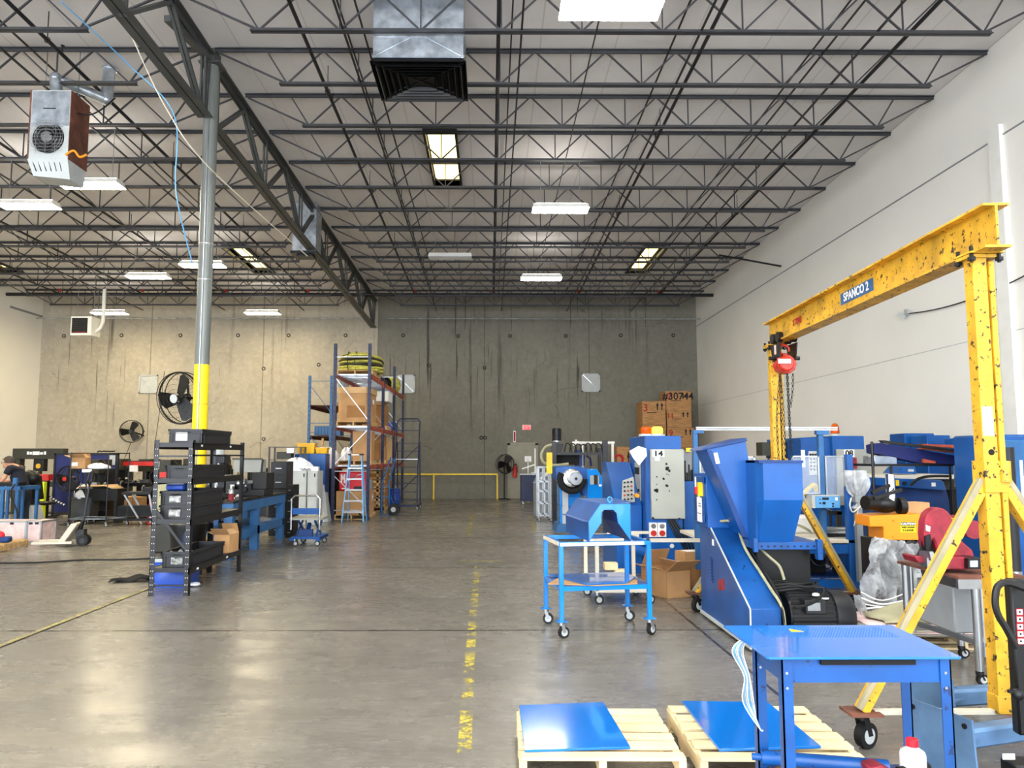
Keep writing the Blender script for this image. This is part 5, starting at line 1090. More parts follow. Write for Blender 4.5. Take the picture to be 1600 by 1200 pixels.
V(MB().px([(1447, 863), (1456, 863), (1460, 887), (1449, 887)], 5.8, .1).px([(1452, 862), (1458, 862), (1462, 870), (1455, 876)], 5.75, .03), 'vice_jaw', 'steel'); V(MB().px([(1513, 873), (1540, 873), (1540, 889), (1513, 889)], 5.75, .2).px([(1516, 876), (1528, 876), (1528, 886), (1516, 886)], 5.74, .02, 1), 'vice_box', ['steel_dark', 'galv'])
# sacks / flat goods on a pallet behind the table
pallet('low wooden pallet under the grey sheets behind the saw stand', 3.25, 4.9, 6.7, 7.25, rz=-.05)
for i in range(5):
    q = random.uniform(-.05, .05); tag(MB().grid(lambda u, v: (3.2+q+u*1.7, 6.62+v*.6, .136+i*.02+.004*math.sin(u*9+i)+.004*math.sin(v*7)), 14, 8).build('grey_sheet', ['grey_panel', 'pink', 'offwhite'][i % 3], solid=.012), 'flat grey sheet stacked on the low pallet behind the saw stand', 'sheet', 'flat sheets on the low pallet')
def sack(u, v):
    e = max(0, math.sin(math.pi*u)*math.sin(math.pi*v)); return (3.35+u*.95+.03*math.sin(v*8), 6.65+v*.45, .24+e**.8*.12+.02*math.sin(u*14+v*6)*e)
tag(MB().grid(sack, 24, 14).build('cloth_sack', 'tarp', solid=.01), 'crumpled beige cloth sack lying on the stacked sheets behind the saw stand', 'sack')
tag(MB().bx(2.55, 3.3, 6.1, 6.14, .02, .06).build('steel_bar', 'steel', bevel=.004), 'steel bar lying on the floor between motor and saw stand', 'bar')
# ================================================================ PALLET STACKER AT THE RIGHT EDGE
t = thing('pallet_stacker', 'black pallet stacker with looped handle and white lettering at the right edge', 'stacker', (2.95, 4.1, 0)); Y = 4.0
W = lambda mb, n, m_, **k: mb.build(n, m_, t, world=True, **k)
W(MB().pbox(1586, 905, 1630, 1150, Y, .06), 'mast', 'black', bevel=.01)
W(MB().tube(spline([A(1605, 921, Y=3.95), A(1580, 912, Y=3.95), A(1566, 911, Y=3.95), A(1557, 920, Y=3.95), A(1555, 943, Y=3.95), A(1560, 962, Y=3.95), A(1572, 982, Y=3.95), A(1588, 1012, Y=3.95)], 6), .017, 9), 'handle_loop', 'black')
k = MB(); k2 = MB(); k3 = MB()
for i in range(5): y = 951+i*11.4; k.pbox(1587.5+i*.5, y, 1599+i*.5, y+10.6, Y-.003, .002); k2.pbox(1589.2+i*.5, y+1.6, 1597.6+i*.5, y+9.4, Y-.005, .002); k3.pbox(1592+i*.5, y+3.6, 1595+i*.5, y+7, Y-.007, .002)
W(k, 'lettering_border', 'ink_red'); W(k2, 'lettering_tiles', 'ink_white'); W(k3, 'lettering_marks', 'steel_dark')
W(MB().bx(A(1590, 1190, Y=4.0).x-.06, A(1600, 1190, Y=4.0).x+.5, 3.92, 4.05, .03, .13), 'battery_base', 'black', bevel=.01); W(MB().pbox(1567, 1178, 1586, 1187, 3.915, .004), 'rating_label', 'paper')
W(MB().sph(A(1590, 1085, Y=3.95), .03, 10).bar(A(1575, 1080, Y=3.95), A(1600, 1083, Y=3.95), .015), 'hand_valve', 'steel_dark')
# cable and lamp on the right wall
p0, p1 = A(1417, 490, X=XR-.05), A(1612, 425, X=XR-.05)
t = thing('wall_cable', 'black cable running along the right wall behind the gantry leg', 'cable', (XR-.05, 13, 4.4)); MB().tube([tuple(v-t.location) for v in sag(p0, p1, .12)], .011, 6).build('cable', 'black_rubber', t)
t = thing('wall_lamp', 'small grey twin-head lamp on the right wall at the end of the black cable', 'lamp', p0); MB().box((-.05, .1, -.02), (.07, .16, .08), rot=(.5, .2, .3)).box((-.05, -.1, .03), (.06, .1, .06), rot=(.5, -.3, 0)).bx(-.02, .04, -.06, .05, -.03, .03).build('lamp_heads', 'grey_light', t)
# ================================================================ BLACK BOLTLESS SHELF BY THE COLUMN
t = thing('storage_shelf', 'black perforated steel shelving unit on the floor in front of the yellow column', 'shelf', (-3.8, 10.24, 0), 0)
sx0, sx1, sy0, sy1 = -4.03, -3.56, 9.28, 11.2
W = lambda mb, n, m_, **k: mb.build(n, m_, t, world=True, **k)
ZT = A(300, 690, Y=9.3).z
lev = [A(296, yy, Y=9.3).z for yy in (912, 822, 745, 697)]     # shelf heights at the near right post
lev = [.42, .98, 1.38, ZT-.06]
lev[0] = A(270, 888, Y=9.28).z; lev[1] = A(270, 812, Y=9.28).z; lev[2] = A(270, 748, Y=9.28).z; lev[3] = A(270, 692, Y=9.28).z
for x, y, sxn, syn in ((sx0, sy0, 1, 1), (sx1, sy0, -1, 1), (sx0, sy1, 1, -1), (sx1, sy1, -1, -1)):
    k = MB().bx(min(x, x+sxn*.06), max(x, x+sxn*.06), min(y, y+syn*.004), max(y, y+syn*.004), 0, ZT+.02).bx(min(x, x+sxn*.004), max(x, x+sxn*.004), min(y, y+syn*.06), max(y, y+syn*.06), 0, ZT+.02).bx(x-.035 if sxn < 0 else x-.01, x+.01 if sxn < 0 else x+.035, y-.01, y+.03, 0, .01)
    for i in range(int(ZT/.08)):
        z = .05+i*.08
        for o in (.018, .042): k.box((x+sxn*o, y-.001 if syn > 0 else y+.001, z), (.007, .004, .009), m=1)
    W(k, 'post', ['rack_black', 'white'])
for z in lev:
    k = MB().bx(sx0, sx1, sy0+.005, sy1-.005, z-.012, z).bx(sx1-.012, sx1-.002, sy0, sy1, z-.075, z+.005).bx(sx0+.002, sx0+.012, sy0, sy1, z-.075, z+.005).bx(sx0, sx1, sy0+.004, sy0+.014, z-.05, z+.004).bx(sx0, sx1, sy1-.014, sy1-.004, z-.05, z+.004)
    W(k, 'shelf_board', 'rack_black')
for z in (.12, lev[3]-.16): W(MB().bx(sx0, sx1, sy0+.005, sy0+.02, z-.01, z+.01), 'end_strut', 'rack_black')
W(MB().bx(sx1-.01, sx1, sy0, sy1, lev[3]-.16, lev[3]-.14), 'side_strut', 'rack_black')
W(MB().bar((sx0+.03, sy0+.01, lev[2]-.35), (sx1-.03, sy0+.01, lev[0]+.18), .008, .03), 'end_brace', 'rack_black')
for z in (lev[0]-.04, lev[3]-.03):
    for y in (9.55, 10.6): W(MB().bx(sx1, sx1+.002, y-.03, y+.03, z-.012, z+.012), 'rail_label', 'paper')
def tote(x0, x1, y0, y1, z, h, lab, paper=None, open_=True):
    t = thing('storage_tote', lab, 'storage bin', ((x0+x1)/2, (y0+y1)/2, z+.001)); w, d = (x1-x0)/2, (y1-y0)/2; e = .008
    k = MB().bx(-w+.02, w-.02, -d+.02, d-.02, 0, e)
    for a in ((-w+.012, w-.012, -d+.012, -d+.012+e), (-w+.012, w-.012, d-.012-e, d-.012), (-w+.012, -w+.012+e, -d+.012, d-.012), (w-.012-e, w-.012, -d+.012, d-.012)): k.bx(a[0], a[1], a[2], a[3], 0, h)
    k.build('bin_body', 'plastic_dark', t)
    k = MB()
    for z0, z1 in ((h-.03, h), (h-.055, h-.045)):
        for a in ((-w, w, -d, -d+.014), (-w, w, d-.014, d), (-w, -w+.014, -d, d), (w-.014, w, -d, d)): k.bx(a[0], a[1], a[2], a[3], z0, z1)
    n = int(2*d/.07)
    for i in range(n+1): y = -d+.01+i*(2*d-.02)/n; k.bx(w-.012, w-.002, y-.004, y+.004, h-.045, h-.03)
    for y in (-d+.06, d-.06): k.bx(w-.012, w-.002, y-.006, y+.006, 0, h-.05)
    for x in (-w+.05, w-.05): k.bx(x-.006, x+.006, -d+.002, -d+.012, 0, h-.05)
    k.build('rim', 'plastic_dark', t)
    MB().bx(-.05, .05, -d+.001, -d+.004, h-.05, h-.034).build('handle_grip', 'black_matte', t)
    if paper: MB().bx(paper[0], paper[1], -d-.0, -d+.008, paper[2], paper[3]).build('label_pocket', paper[4], t)
    return t
tote(-3.93, -3.5+.0, 9.42, 10.45, lev[3], .17, 'dark plastic storage bin with a white label, on the top board of the black shelf', (-.12, .02, .03, .13, 'paper'))
tote(-3.94, -3.6, 9.4, 10.55, lev[2], .155, 'dark plastic storage bin on the second board from the top of the black shelf')
tote(-3.98, -3.58, 9.36, 10.45, lev[1], .165, 'dark plastic storage bin, lower of the two stacked on the middle board', (-.08, .06, .03, .11, 'clutter'))
tt = tote(-3.98, -3.58, 9.36, 10.45, lev[1]+.167, .165, 'dark plastic storage bin, upper of the two stacked on the middle board', (-.08, .06, .03, .12, 'clutter'))
t = thing('blue_bag_box', 'blue plastic box with white lid edge on top of the two stacked storage bins', 'box', (-3.88, 9.62, lev[1]+.335)); MB().bx(-.1, .13, -.1, .14, 0, .075).build('box_body', 'blue_plastic', t, bevel=.02); MB().bx(-.09, .12, -.09, .13, .075, .083).build('lid_edge', 'white', t)
tote(-3.94, -3.58, 9.38, 10.55, lev[0], .18, 'open dark storage bin filled with clear plastic bags on the lowest board', (-.06, .08, .03, .11, 'clutter'))
def crinkle(u, v): return (-3.9+u*.28, 9.46+v*.3, lev[0]+.12+.05*math.sin(u*9+v*3)*math.sin(v*8)+random.uniform(0, .02))
tag(MB().grid(crinkle, 12, 12).build('plastic_bags', 'film'), 'crumpled clear plastic bags inside the open storage bin on the lowest board', 'plastic bags')
carton(0, 0, .22, .32, .25, R(-4), 'open cardboard box standing on the lowest board at the far end of the black shelf', 1, loc=(-3.66, 10.85), z=lev[0]+.001)
carton(0, 0, .25, .25, .3, R(20), 'second open cardboard box behind, between black shelf and column', 1, loc=(-4.2, 11.6), z=.0)
# under / behind the shelf
t = thing('waste_bin', 'tall black and blue plastic bin standing behind the black shelf', 'bin', (-4.25, 11.0, 0))
MB().lathe((0, 0, 0), [(.2, 0), (.24, .55), (.27, .66), (.27, .7), (.24, .71)], 20).build('bin_body', 'black', t); MB().lathe((.05, -.15, 0), [(.09, 0), (.1, .68)], 16).build('blue_side', 'blue_rack', t)
t = thing('blue_bin', 'blue plastic bin lined with a clear bag, on the floor under the black shelf', 'bin', (-4.02, 10.1, 0))
MB()._a([(-.18, -.22, 0), (.18, -.22, 0), (.18, .22, 0), (-.18, .22, 0), (-.22, -.27, .34), (.22, -.27, .34), (.22, .27, .34), (-.22, .27, .34)], [(3, 2, 1, 0), (0, 1, 5, 4), (1, 2, 6, 5), (2, 3, 7, 6), (3, 0, 4, 7)]).build('bin_body', 'blue_plastic', t, solid=.008)
k = MB()
for a in ((-.23, .23, -.28, -.265), (-.23, .23, .265, .28), (-.23, -.215, -.28, .28), (.215, .23, -.28, .28)): k.bx(a[0], a[1], a[2], a[3], .32, .36)
k.build('bin_rim', 'grey_light', t)
MB().grid(lambda u, v: (-.19+u*.38, -.24+v*.48, .3+.03*math.sin(u*12)*math.sin(v*9)), 10, 10).build('liner', 'film', t)
tag(MB().grid(lambda u, v: (-4.95+u*.62, 10.2+v*.35+u*.15, .012+.03*u+.02*math.sin(u*12+v*4)+.02*math.sin(v*9)), 16, 8).build('black_mat', 'black_matte', solid=.012), 'rumpled black mat lying on the floor left of the black shelf', 'mat')
tag(MB().sph((-3.74, 9.95, .03), .05, 8, sc=(1.4, 1, .5), jit=.1).build('crumpled_wrapper', 'bag_white'), 'crumpled white wrapper on the floor under the black shelf', 'litter')
t = thing('floor_cable', 'long black cable lying across the floor at the left', 'cable', (-7, 12, 0))
p0, p1, p2 = FL(-15, 881), FL(130, 876), FL(250, 873)
MB().tube([(p-Vector((-7, 12, 0))+Vector((0, 0, .012))) for p in spline([p0, FL(60, 880), p1, FL(190, 875.5), p2], 6)], .012, 6).build('cable', 'black_rubber', t)

# ================================================================ COLUMN FAN AND WALL FANS
def fan(name, label, c, R_, yaw, tilt, mt='black', blades=3, stand=None, wall=None, hub='grey_light', nw=44):
    t = thing(name, label, 'fan', c); t.rotation_euler = (tilt, 0, yaw)
    MB().ring((0, 0, 0), R_, .016, 'y', 44, 6).ring((0, .12, 0), R_*.99, .008, 'y', 40, 5).ring((0, -.06, 0), R_*.99, .006, 'y', 40, 5).build('cage_rim', mt, t)
    k = MB()
    for i in range(nw):
        a = 2*math.pi*i/nw; co, si = math.cos(a), math.sin(a)
        k.tube([(co*R_*.16, -.13, si*R_*.16), (co*R_*.6, -.12, si*R_*.6), (co*R_*.92, -.075, si*R_*.92), (co*R_, 0, si*R_)], .0022, 4)
    for q in (.35, .55, .75): k.ring((0, -.125, 0), R_*q, .0022, 'y', 36, 4)
    k.build('wire_guard', mt, t)
    for i in range(blades):
        a = 2*math.pi*i/blades+math.pi*.97; bl = MB(); q = Euler((0, a, 0)).to_matrix()
        pts = [(R_*.12, -.08), (R_*.8, -.15), (R_*.92, -.1), (R_*.93, .07), (R_*.8, .14), (R_*.12, .09)]
        vs = [q@Vector((x, -.02+z*.35*(1 if True else 0), z)) for x, z in pts]; n_ = len(vs)
        bl._a([v+Vector((0, -.003, 0)) for v in vs]+[v+Vector((0, .003, 0)) for v in vs], [tuple(range(n_)), tuple(range(2*n_-1, n_-1, -1))]+[(i_, n_+i_, n_+(i_+1) % n_, (i_+1) % n_) for i_ in range(n_)])
        bl.build('fan_blade', 'black', t, flat=True)
    MB().cyl((0, .02, 0), (0, .2, 0), R_*.16, n=18).cyl((0, -.05, 0), (0, .02, 0), R_*.12, n=16).build('motor', 'black', t)
    MB().lathe((0, -.145, 0), [(.01, 0), (R_*.17, 0), (R_*.17, .012), (.01, .012)], 20, ax='y').build('hub_badge', hub, t)
    return t
c = A(281, 622, Y=12.5); f = fan('drum_fan', 'large black industrial fan mounted behind the yellow column', c, .42, R(-20), R(8))
k = MB().bar((0, .15, 0), (.25, .1, -.02), .04).bar((0, .2, .2), (0, .2, -.2), .03).build('mount_bracket', 'black', f)
c = A(205, 674, Y=29.45); f = fan('wall_fan', 'black wall-mounted fan on the back wall between press and column', c, .42, R(12), R(4), hub='black', nw=30)
MB().bar((.1, .15, -.05), (.36, .42, -.18), .05).bx(.3, .4, .44, .5, -.5, .02).build('wall_bracket', 'black', f)
c = A(790, 725, Y=29.2); f = fan('pedestal_fan', 'black pedestal fan standing left of the exit door', c, .36, R(30), 0, nw=30, hub='black')
MB().cyl((0, .1, -c.z+.03), (0, .1, -.1), .025).lathe((0, .1, -c.z), [(.25, 0), (.25, .02), (.04, .06)], 18).build('stand', 'black', f)
c = A(107, 748, Y=18.6); f = fan('pedestal_fan', 'grey caged pedestal fan standing before the dark blue panel', c, .3, R(-10), 0, mt='steel_dark', nw=36, hub='red')
MB().cyl((0, .1, -c.z+.03), (0, .1, -.1), .02).lathe((0, .1, -c.z), [(.22, 0), (.22, .02), (.03, .05)], 18).build('stand', 'black', f)
for a, b_, r_, lab in (((257, 580, 12.6), (243, 688, 12.9), .004, 'thin black cable hanging beside the big column fan'), ((205, 690, 29.3), (186, 735, 29.3), .008, 'thin cable hanging below the wall fan')):
    tag(MB().tube(sag(A(a[0], a[1], Y=a[2]), A(b_[0], b_[1], Y=b_[2]), .05), r_*1.3, 5).build('fan_cable', 'black'), lab, 'cable')

# ================================================================ LONG BLUE WORKBENCH
t = thing('workbench', 'long blue steel workbench with black top behind the black shelf', 'workbench', (-4.5, 13.3, 0)); bx0, bx1, by0, by1, bz = -4.95, -4.08, 12.35, 15.6, .92
W = lambda mb, n, m_, **k: mb.build(n, m_, t, world=True, **k)
W(MB().bx(bx0, bx1, by0, by1, bz-.03, bz), 'worktop', 'black', bevel=.004)
W(MB().bx(bx1-.05, bx1-.01, by0+.05, by1-.05, bz-.19, bz-.03).bx(bx0+.01, bx0+.05, by0+.05, by1-.05, bz-.19, bz-.03).bx(bx0, bx1, by0+.02, by0+.06, bz-.19, bz-.03), 'apron', 'blue_mid')
W(MB().bx(bx1-.06, bx1-.02, by0+.1, by1-.1, .28, .42).bx(bx0+.05, bx1-.05, by0+.1, by1-.1, .4, .425), 'lower_shelf', 'blue_mid')
for y in (by0+.05, 13.75, by1-.2):
    for x in (bx0+.02, bx1-.16): W(MB().bx(x, x+.14, y, y+.14, 0, bz-.03), 'leg', 'blue_mid', bevel=.004)
k = MB()
for i in range(28): k.bx(bx1-.02, bx1+.015, by0+.1+i*.05, by0+.13+i*.05, bz+.0, bz+.02)
W(k, 'roller_strip', 'steel_dark')
B = lambda x, y, z=bz: (x, y, z+.001)
t = thing('spray_bottle', 'small clear spray bottle with dark red liquid on the blue workbench', 'bottle', B(-4.25, 12.75)); MB().lathe((0, 0, 0), [(.045, 0), (.045, .11)], 16).build('liquid', 'red_saw', t); MB().lathe((0, 0, .11), [(.045, 0), (.04, .05), (.018, .08)], 16).build('bottle_body', 'galv', t); MB().cyl((0, 0, .19), (0, 0, .23), .016).bx(-.015, .05, -.012, .012, .23, .255).build('trigger_head', 'white', t)
tag(MB().bx(-4.6, -4.35, 13.2, 13.6, .426, .52).bx(-4.58, -4.37, 13.22, 13.58, .52, .54).build('black_tray', 'black', bevel=.01), 'black tray on the lower shelf of the blue workbench', 'tray')
def machine(name, label, cat, loc, parts, rz=0):
    t = thing(name, label, cat, loc, rz)
    for n_, m_, shapes in parts:
        k = MB()
        for s_ in shapes:
            if s_[0] == 'b': k.bx(*s_[1:])
            elif s_[0] == 'c': k.cyl(s_[1], s_[2], s_[3], n=14)
            elif s_[0] == 'r': k.bar(s_[1], s_[2], s_[3])
            elif s_[0] == 's': k.sph(s_[1], s_[2], 10)
            elif s_[0] == 'g': k.ring(s_[1], s_[2], s_[3], s_[4])
            elif s_[0] == 't': k.tube(spline(s_[1], 5), s_[2], 6)
        k.build(n_, m_, t, bevel=.006 if all(s_[0] == 'b' for s_ in shapes) else 0)
    return t
machine('bench_lathe', 'dark bench machine with grey chip hood standing on the blue workbench', 'machine', B(-4.45, 14.3), [
    ('machine_bed', 'black', [('b', -.35, .35, -.2, .4, 0, .12), ('b', .1, .36, -.1, .4, .12, .42), ('b', -.4, -.2, -.15, .2, .1, .3)]),
    ('chip_hood', 'grey_panel', [('b', -.32, .2, .1, .4, .42, .66)]), ('hood_edge', 'black', [('r', (-.34, .08, .67), (.22, .08, .67), .02), ('r', (.2, .1, .42), (.22, .1, .66), .03)]),
    ('chuck', 'steel', [('c', (-.2, .0, .22), (-.05, .0, .22), .09), ('s', (-.25, -.1, .3), .04), ('s', (0, -.15, .18), .035)]),
    ('carriage', 'steel_dark', [('b', -.1, .1, -.18, .1, .12, .22), ('c', (.0, -.2, .12), (.0, -.26, .12), .05)])])
machine('turret_press', 'small dark machine head with round steel parts near the middle of the workbench', 'machine', B(-4.65, 13.35), [
    ('press_frame', 'steel_dark', [('b', -.12, .12, -.1, .2, 0, .08), ('b', -.06, .06, .05, .15, .08, .75), ('b', -.1, .12, -.15, .15, .6, .72)]),
    ('steel_dial', 'grey_light', [('c', (0, -.12, .74), (0, -.12, .84), .1)]), ('spindle', 'steel', [('c', (0, -.08, .35), (0, -.08, .6), .025)])])
machine('round_dial_unit', 'clear plastic bag over a round part on the workbench beside the black shelf', 'machine', B(-4.7, 12.9), [('round_part', 'steel', [('g', (0, 0, .18), .15, .02, 'y')]), ('base_block', 'black', [('b', -.1, .1, -.05, .05, 0, .06)])])
def bagmound(name, label, c, rx, ry, h, mt='bag_white', cat='plastic bag'):
    def fn(u, v): a = u*2*math.pi; r_ = 1-v*v*.9; r_ *= 1+.12*math.sin(a*3+v*4)+.06*math.sin(a*7); return (c[0]+rx*r_*math.cos(a), c[1]+ry*r_*math.sin(a), c[2]+h*math.sin(v*1.55)*(1+.1*math.sin(a*5+v*6)))
    return tag(MB().grid(fn, 26, 10).build(name, mt), label, cat)
tarp = bagmound('green_tarp', 'pale green cloth draped over a machine behind the black shelf', (-5.55, 13.6, .7), .35, .3, .55, 'tarp', 'cloth')
tag(MB().bx(-5.8, -5.3, 13.35, 13.85, 0, .72).build('covered_machine', 'olive', bevel=.02), 'dark green machine body under the pale green cloth', 'machine')
for i in range(12):
    x, y = -4.3-random.random()*.45, 12.9+random.random()*1.1
    tag(MB().sph((x, y, bz+.03), .03, 7, sc=(1.3, 1, .9)).cyl((x-.05, y, bz+.02), (x+.04, y+.03, bz+.02), .015, n=8).build('machine_part', ['steel', 'black', 'white'][i % 3]), 'small loose metal part on the blue workbench', 'metal part', 'loose parts on the blue workbench')
# lift table cart
t = thing('lift_table_cart', 'blue scissor lift table cart with chrome handle beside the workbench', 'cart', (-3.38, 14.3, 0)); w2 = .26; hz_ = A(462, 775, Y=14.15).z
W = lambda mb, n, m_, **k: mb.build(n, m_, t, **k)
W(MB().tube([(-w2, -.05, .3), (-w2, -.05, hz_-.06), (-w2+.06, -.05, hz_), (w2-.06, -.05, hz_), (w2, -.05, hz_-.06), (w2, -.05, .3)], .016, 8), 'push_handle', 'chrome')
W(MB().bx(-w2, w2, -.02, .0, hz_-.34, hz_-.23), 'handle_plate', 'blue'); W(MB().bx(-.3, .3, 0, .7, .47, .51), 'table_top', 'grey_panel', bevel=.005)
W(MB().bx(-.27, .27, -.02, .7, .13, .17).bx(-.27, -.2, -.08, .7, .1, .15).bx(.2, .27, -.08, .7, .1, .15), 'base_frame', 'blue')
for s_ in (-1, 1): W(MB().bar((s_*.18, .05, .18), (s_*.18, .6, .46), .02, .05).bar((s_*.15, .6, .18), (s_*.15, .05, .46), .02, .05), 'scissor_arm', 'blue')
W(MB().cyl((0, .1, .18), (0, .3, .38), .04).bx(-.12, .12, .0, .1, .17, .3), 'hydraulic_unit', 'blue_dark')
for x in (-.2, .2):
    for y in (0, .6): caster(t, x, y, r=.05, zt=.13)
# dark cabinets, grey locker, panel, bins
def drawer_unit(name, label, x0, x1, y, d, z0, z1, mt, n, handle='steel', cat='cabinet'):
    t = thing(name, label, cat, ((x0+x1)/2, y+d/2, z0)); w = (x1-x0)/2; h = z1-z0
    MB().bx(-w, w, -d/2, d/2, 0, h).build('cabinet_body', mt, t, bevel=.006)
    for i in range(n):
        a, b_ = h*i/n+.012, h*(i+1)/n-.012; dr = MB().bx(-w+.012, w-.012, -d/2-.014, -d/2, a, b_).build('drawer', mt, t, bevel=.003)
        MB().bx(-w*.35, w*.35, -d/2-.03, -d/2-.014, (a+b_)/2-.008, (a+b_)/2+.008).build('handle', handle, dr)
    return t
def rng_(a, b_, Y): return A(a, 760, Y=Y).x, A(b_, 760, Y=Y).x
x0, x1 = rng_(421, 451, 16.2); drawer_unit('drawer_cabinet', 'dark drawer cabinet standing at the end of the blue workbench, lower part', x0, x1, 16.2, .6, 0, .95, 'black', 4)
drawer_unit('tool_chest', 'dark upper cabinet with two drawers standing on the lower drawer cabinet', x0, x1-.05, 16.25, .5, .952, A(440, 721, Y=16.2).z, 'black', 2)
x0, x1 = rng_(446, 458, 15.7); drawer_unit('small_drawer_cabinet', 'narrow dark drawer cabinet in front of the grey lockers', x0, x1, 15.75, .45, 0, A(450, 758, Y=15.7).z, 'black_matte', 5)
x0, x1 = rng_(450, 480, 18.6)
for i, (a, b_) in enumerate(((450, 479), (480, 496))):
    x0, x1 = rng_(a, b_, 18.7-(0 if i == 0 else .0)); t = thing('grey_locker', ['grey metal locker, left of two, behind the lift table cart', 'narrow grey metal locker, right of two, beside the blue panel'][i], 'locker', ((x0+x1)/2, 19.0, 0)); w = (x1-x0)/2; h = A(470, 736, Y=18.7).z
    MB().bx(-w+.004, w-.004, -.3, .35, 0, h).build('locker_body', 'grey_light', t, bevel=.006); dr = MB().bx(-w+.02, w-.02, -.315, -.3, .06, h-.05).build('door', 'grey_light', t, bevel=.003); MB().bx(w-.08, w-.05, -.325, -.315, h-.14, h-.06).build('handle', 'black', dr)
zl = A(470, 736, Y=18.7).z
bagmound('white_plastic_bag', 'big white plastic bag heaped on top of the left grey locker', (A(463, 730, Y=18.9).x, 19.0, zl+.002), .35, .28, .3)
tag(MB().grid(lambda u, v: (A(455+u*30, 730, Y=18.8).x, 18.75+v*.4, zl+.012+.05*abs(math.sin(u*15+v*3))), 24, 8).build('black_plastic_sheet', 'black', solid=.006), 'dark plastic sheeting lying at the foot of the white bag on the lockers', 'plastic sheet')
carton(0, 0, .3, .3, .1, .1, 'flat white box with papers on the right of the locker tops', 0, mt='white', loc=(A(487, 730, Y=18.9).x, 19.0), z=zl+.002, tape=False)
Y = 20.2; x0, x1 = A(459, 760, Y=Y).x, A(508, 760, Y=Y).x; zp = A(480, 709, Y=Y).z
tag(MB().bx(x0, x1, Y, Y+.5, 0, zp).build('blue_cabinet', 'blue', bevel=.01), 'tall plain blue cabinet with yellow bins on top, behind the grey lockers', 'cabinet')
def bin_(name, label, a, b_, yt, yb_, Y, mt): 
    x0, x1 = A(a, yt, Y=Y).x, A(b_, yt, Y=Y).x; t = thing(name, label, 'bin', ((x0+x1)/2, Y+.15, zp+.002)); h = A(a, yt, Y=Y).z-A(a, yb_, Y=Y).z; w = (x1-x0)/2
    MB()._a([(-w*.9, -.13, 0), (w*.9, -.13, 0), (w*.9, .13, 0), (-w*.9, .13, 0), (-w, -.15, h), (w, -.15, h), (w, .15, h), (-w, .15, h)], [(3, 2, 1, 0), (4, 5, 6, 7), (0, 1, 5, 4), (1, 2, 6, 5), (2, 3, 7, 6), (3, 0, 4, 7)]).build('bin_body', mt, t, bevel=.01)
    MB().bx(-w-.01, w+.01, -.16, .16, h-.02, h+.01).bx(-w*.4, -w*.3, -.165, -.15, .02, h-.02).build('rim', mt, t)
bin_('yellow_bin', 'bright yellow plastic bin, left one on the tall blue cabinet', 464, 492, 692, 708, Y, 'yellow_bin'); bin_('yellow_bin', 'smaller amber plastic bin, right one on the tall blue cabinet', 493, 511, 699, 708, Y, 'yellow_bin')
t = thing('black_open_rack', 'black open rack with grey monitor box behind the dark drawer cabinets', 'rack', (-5.3, 19.7, 0)); Y = 19.5
x0, x1 = A(421, 700, Y=Y).x, A(470, 700, Y=Y).x; zr_ = A(430, 698, Y=Y).z
for x in (x0, x1):
    for y in (Y, Y+.5): MB().bx(x-.02, x+.02, y-.02, y+.02, 0, zr_).build('post', 'rack_black', t) .location -= t.location
for z in (zr_, A(430, 718, Y=Y).z, .5): MB().bx(x0, x1, Y, Y+.5, z-.02, z).build('shelf_board', 'rack_black', t).location -= t.location
tag(MB().pbox(432, 706, 455, 717, Y+.1, .3).build('monitor_box', 'olive', bevel=.01), 'dark olive box on the black open rack', 'box')
tag(MB().pbox(448, 700, 459, 708, Y-.03, .004).build('paper_notice', 'paper'), 'white paper notice hanging on the black open rack', 'notice')
for i, (a, b_) in enumerate(((501, 507), (507, 512))):
    xx = A(a, 790, Y=19.6).x; tag(MB()._a([(xx, 19.5, 0), (xx+.12, 19.5, 0), (xx+.12, 19.9, 0), (xx, 19.9, 0), (xx-.06, 19.6, .95-i*.2), (xx+.0, 19.6, .95-i*.2), (xx, 19.98, .9-i*.2), (xx-.06, 19.98, .9-i*.2)], [(0, 1, 2, 3), (4, 5, 6, 7), (0, 1, 5, 4), (1, 2, 6, 5), (2, 3, 7, 6), (3, 0, 4, 7)]).build('leaning_board', ['white', 'grey_light'][i]), ['white board leaning beside the pallet rack, left one', 'grey-white board leaning beside the pallet rack, right and lower one'][i], 'board')
# ================================================================ FLOOR MARKINGS
m, N, L = node_mat('tape_worn'); b = N['Principled BSDF']; tc = N.new('ShaderNodeTexCoord').outputs['Object']
z1 = nzn(N, L, tc, 4.5, 8, .75); z2 = nzn(N, L, tc, 30, 6, .7)
b.inputs['Base Color'].default_value = lin((196, 178, 66)); b.inputs['Roughness'].default_value = .6
a = mth(N, L, 'MULTIPLY', rng(N, L, z1, .49, .56), rng(N, L, z2, .40, .52)); L.new(a, b.inputs['Alpha'])
def tapeline(pts, w, mt, lab, name='floor_tape'):
    k = MB(); P = [Vector((x, y, 0)) for x, y in pts]
    for a, b_ in zip(P[:-1], P[1:]):
        d = (b_-a).normalized(); n = Vector((-d.y, d.x, 0))*w/2; k.quad(a-n+Vector((0, 0, .002)), b_-n+Vector((0, 0, .002)), b_+n+Vector((0, 0, .002)), a+n+Vector((0, 0, .002)))
    tag(k.build(name, mt, flat=True), lab, 'floor tape')
pts = [FL(x, y) for x, y in ((715, 1215), (726, 1170), (732, 1060), (737, 990), (741, 940), (746, 885))]
tapeline([(p.x, p.y) for p in pts], .08, 'tape_worn', 'worn dashed yellow tape line down the middle of the open floor')
pts = [FL(x, y) for x, y in ((731, 836), (739, 803))]
tapeline([(p.x, p.y) for p in pts], .09, 'tape_worn', 'short worn piece of yellow tape farther back on the open floor')
pts = [FL(x, y) for x, y in ((838, 832), (826, 805))]
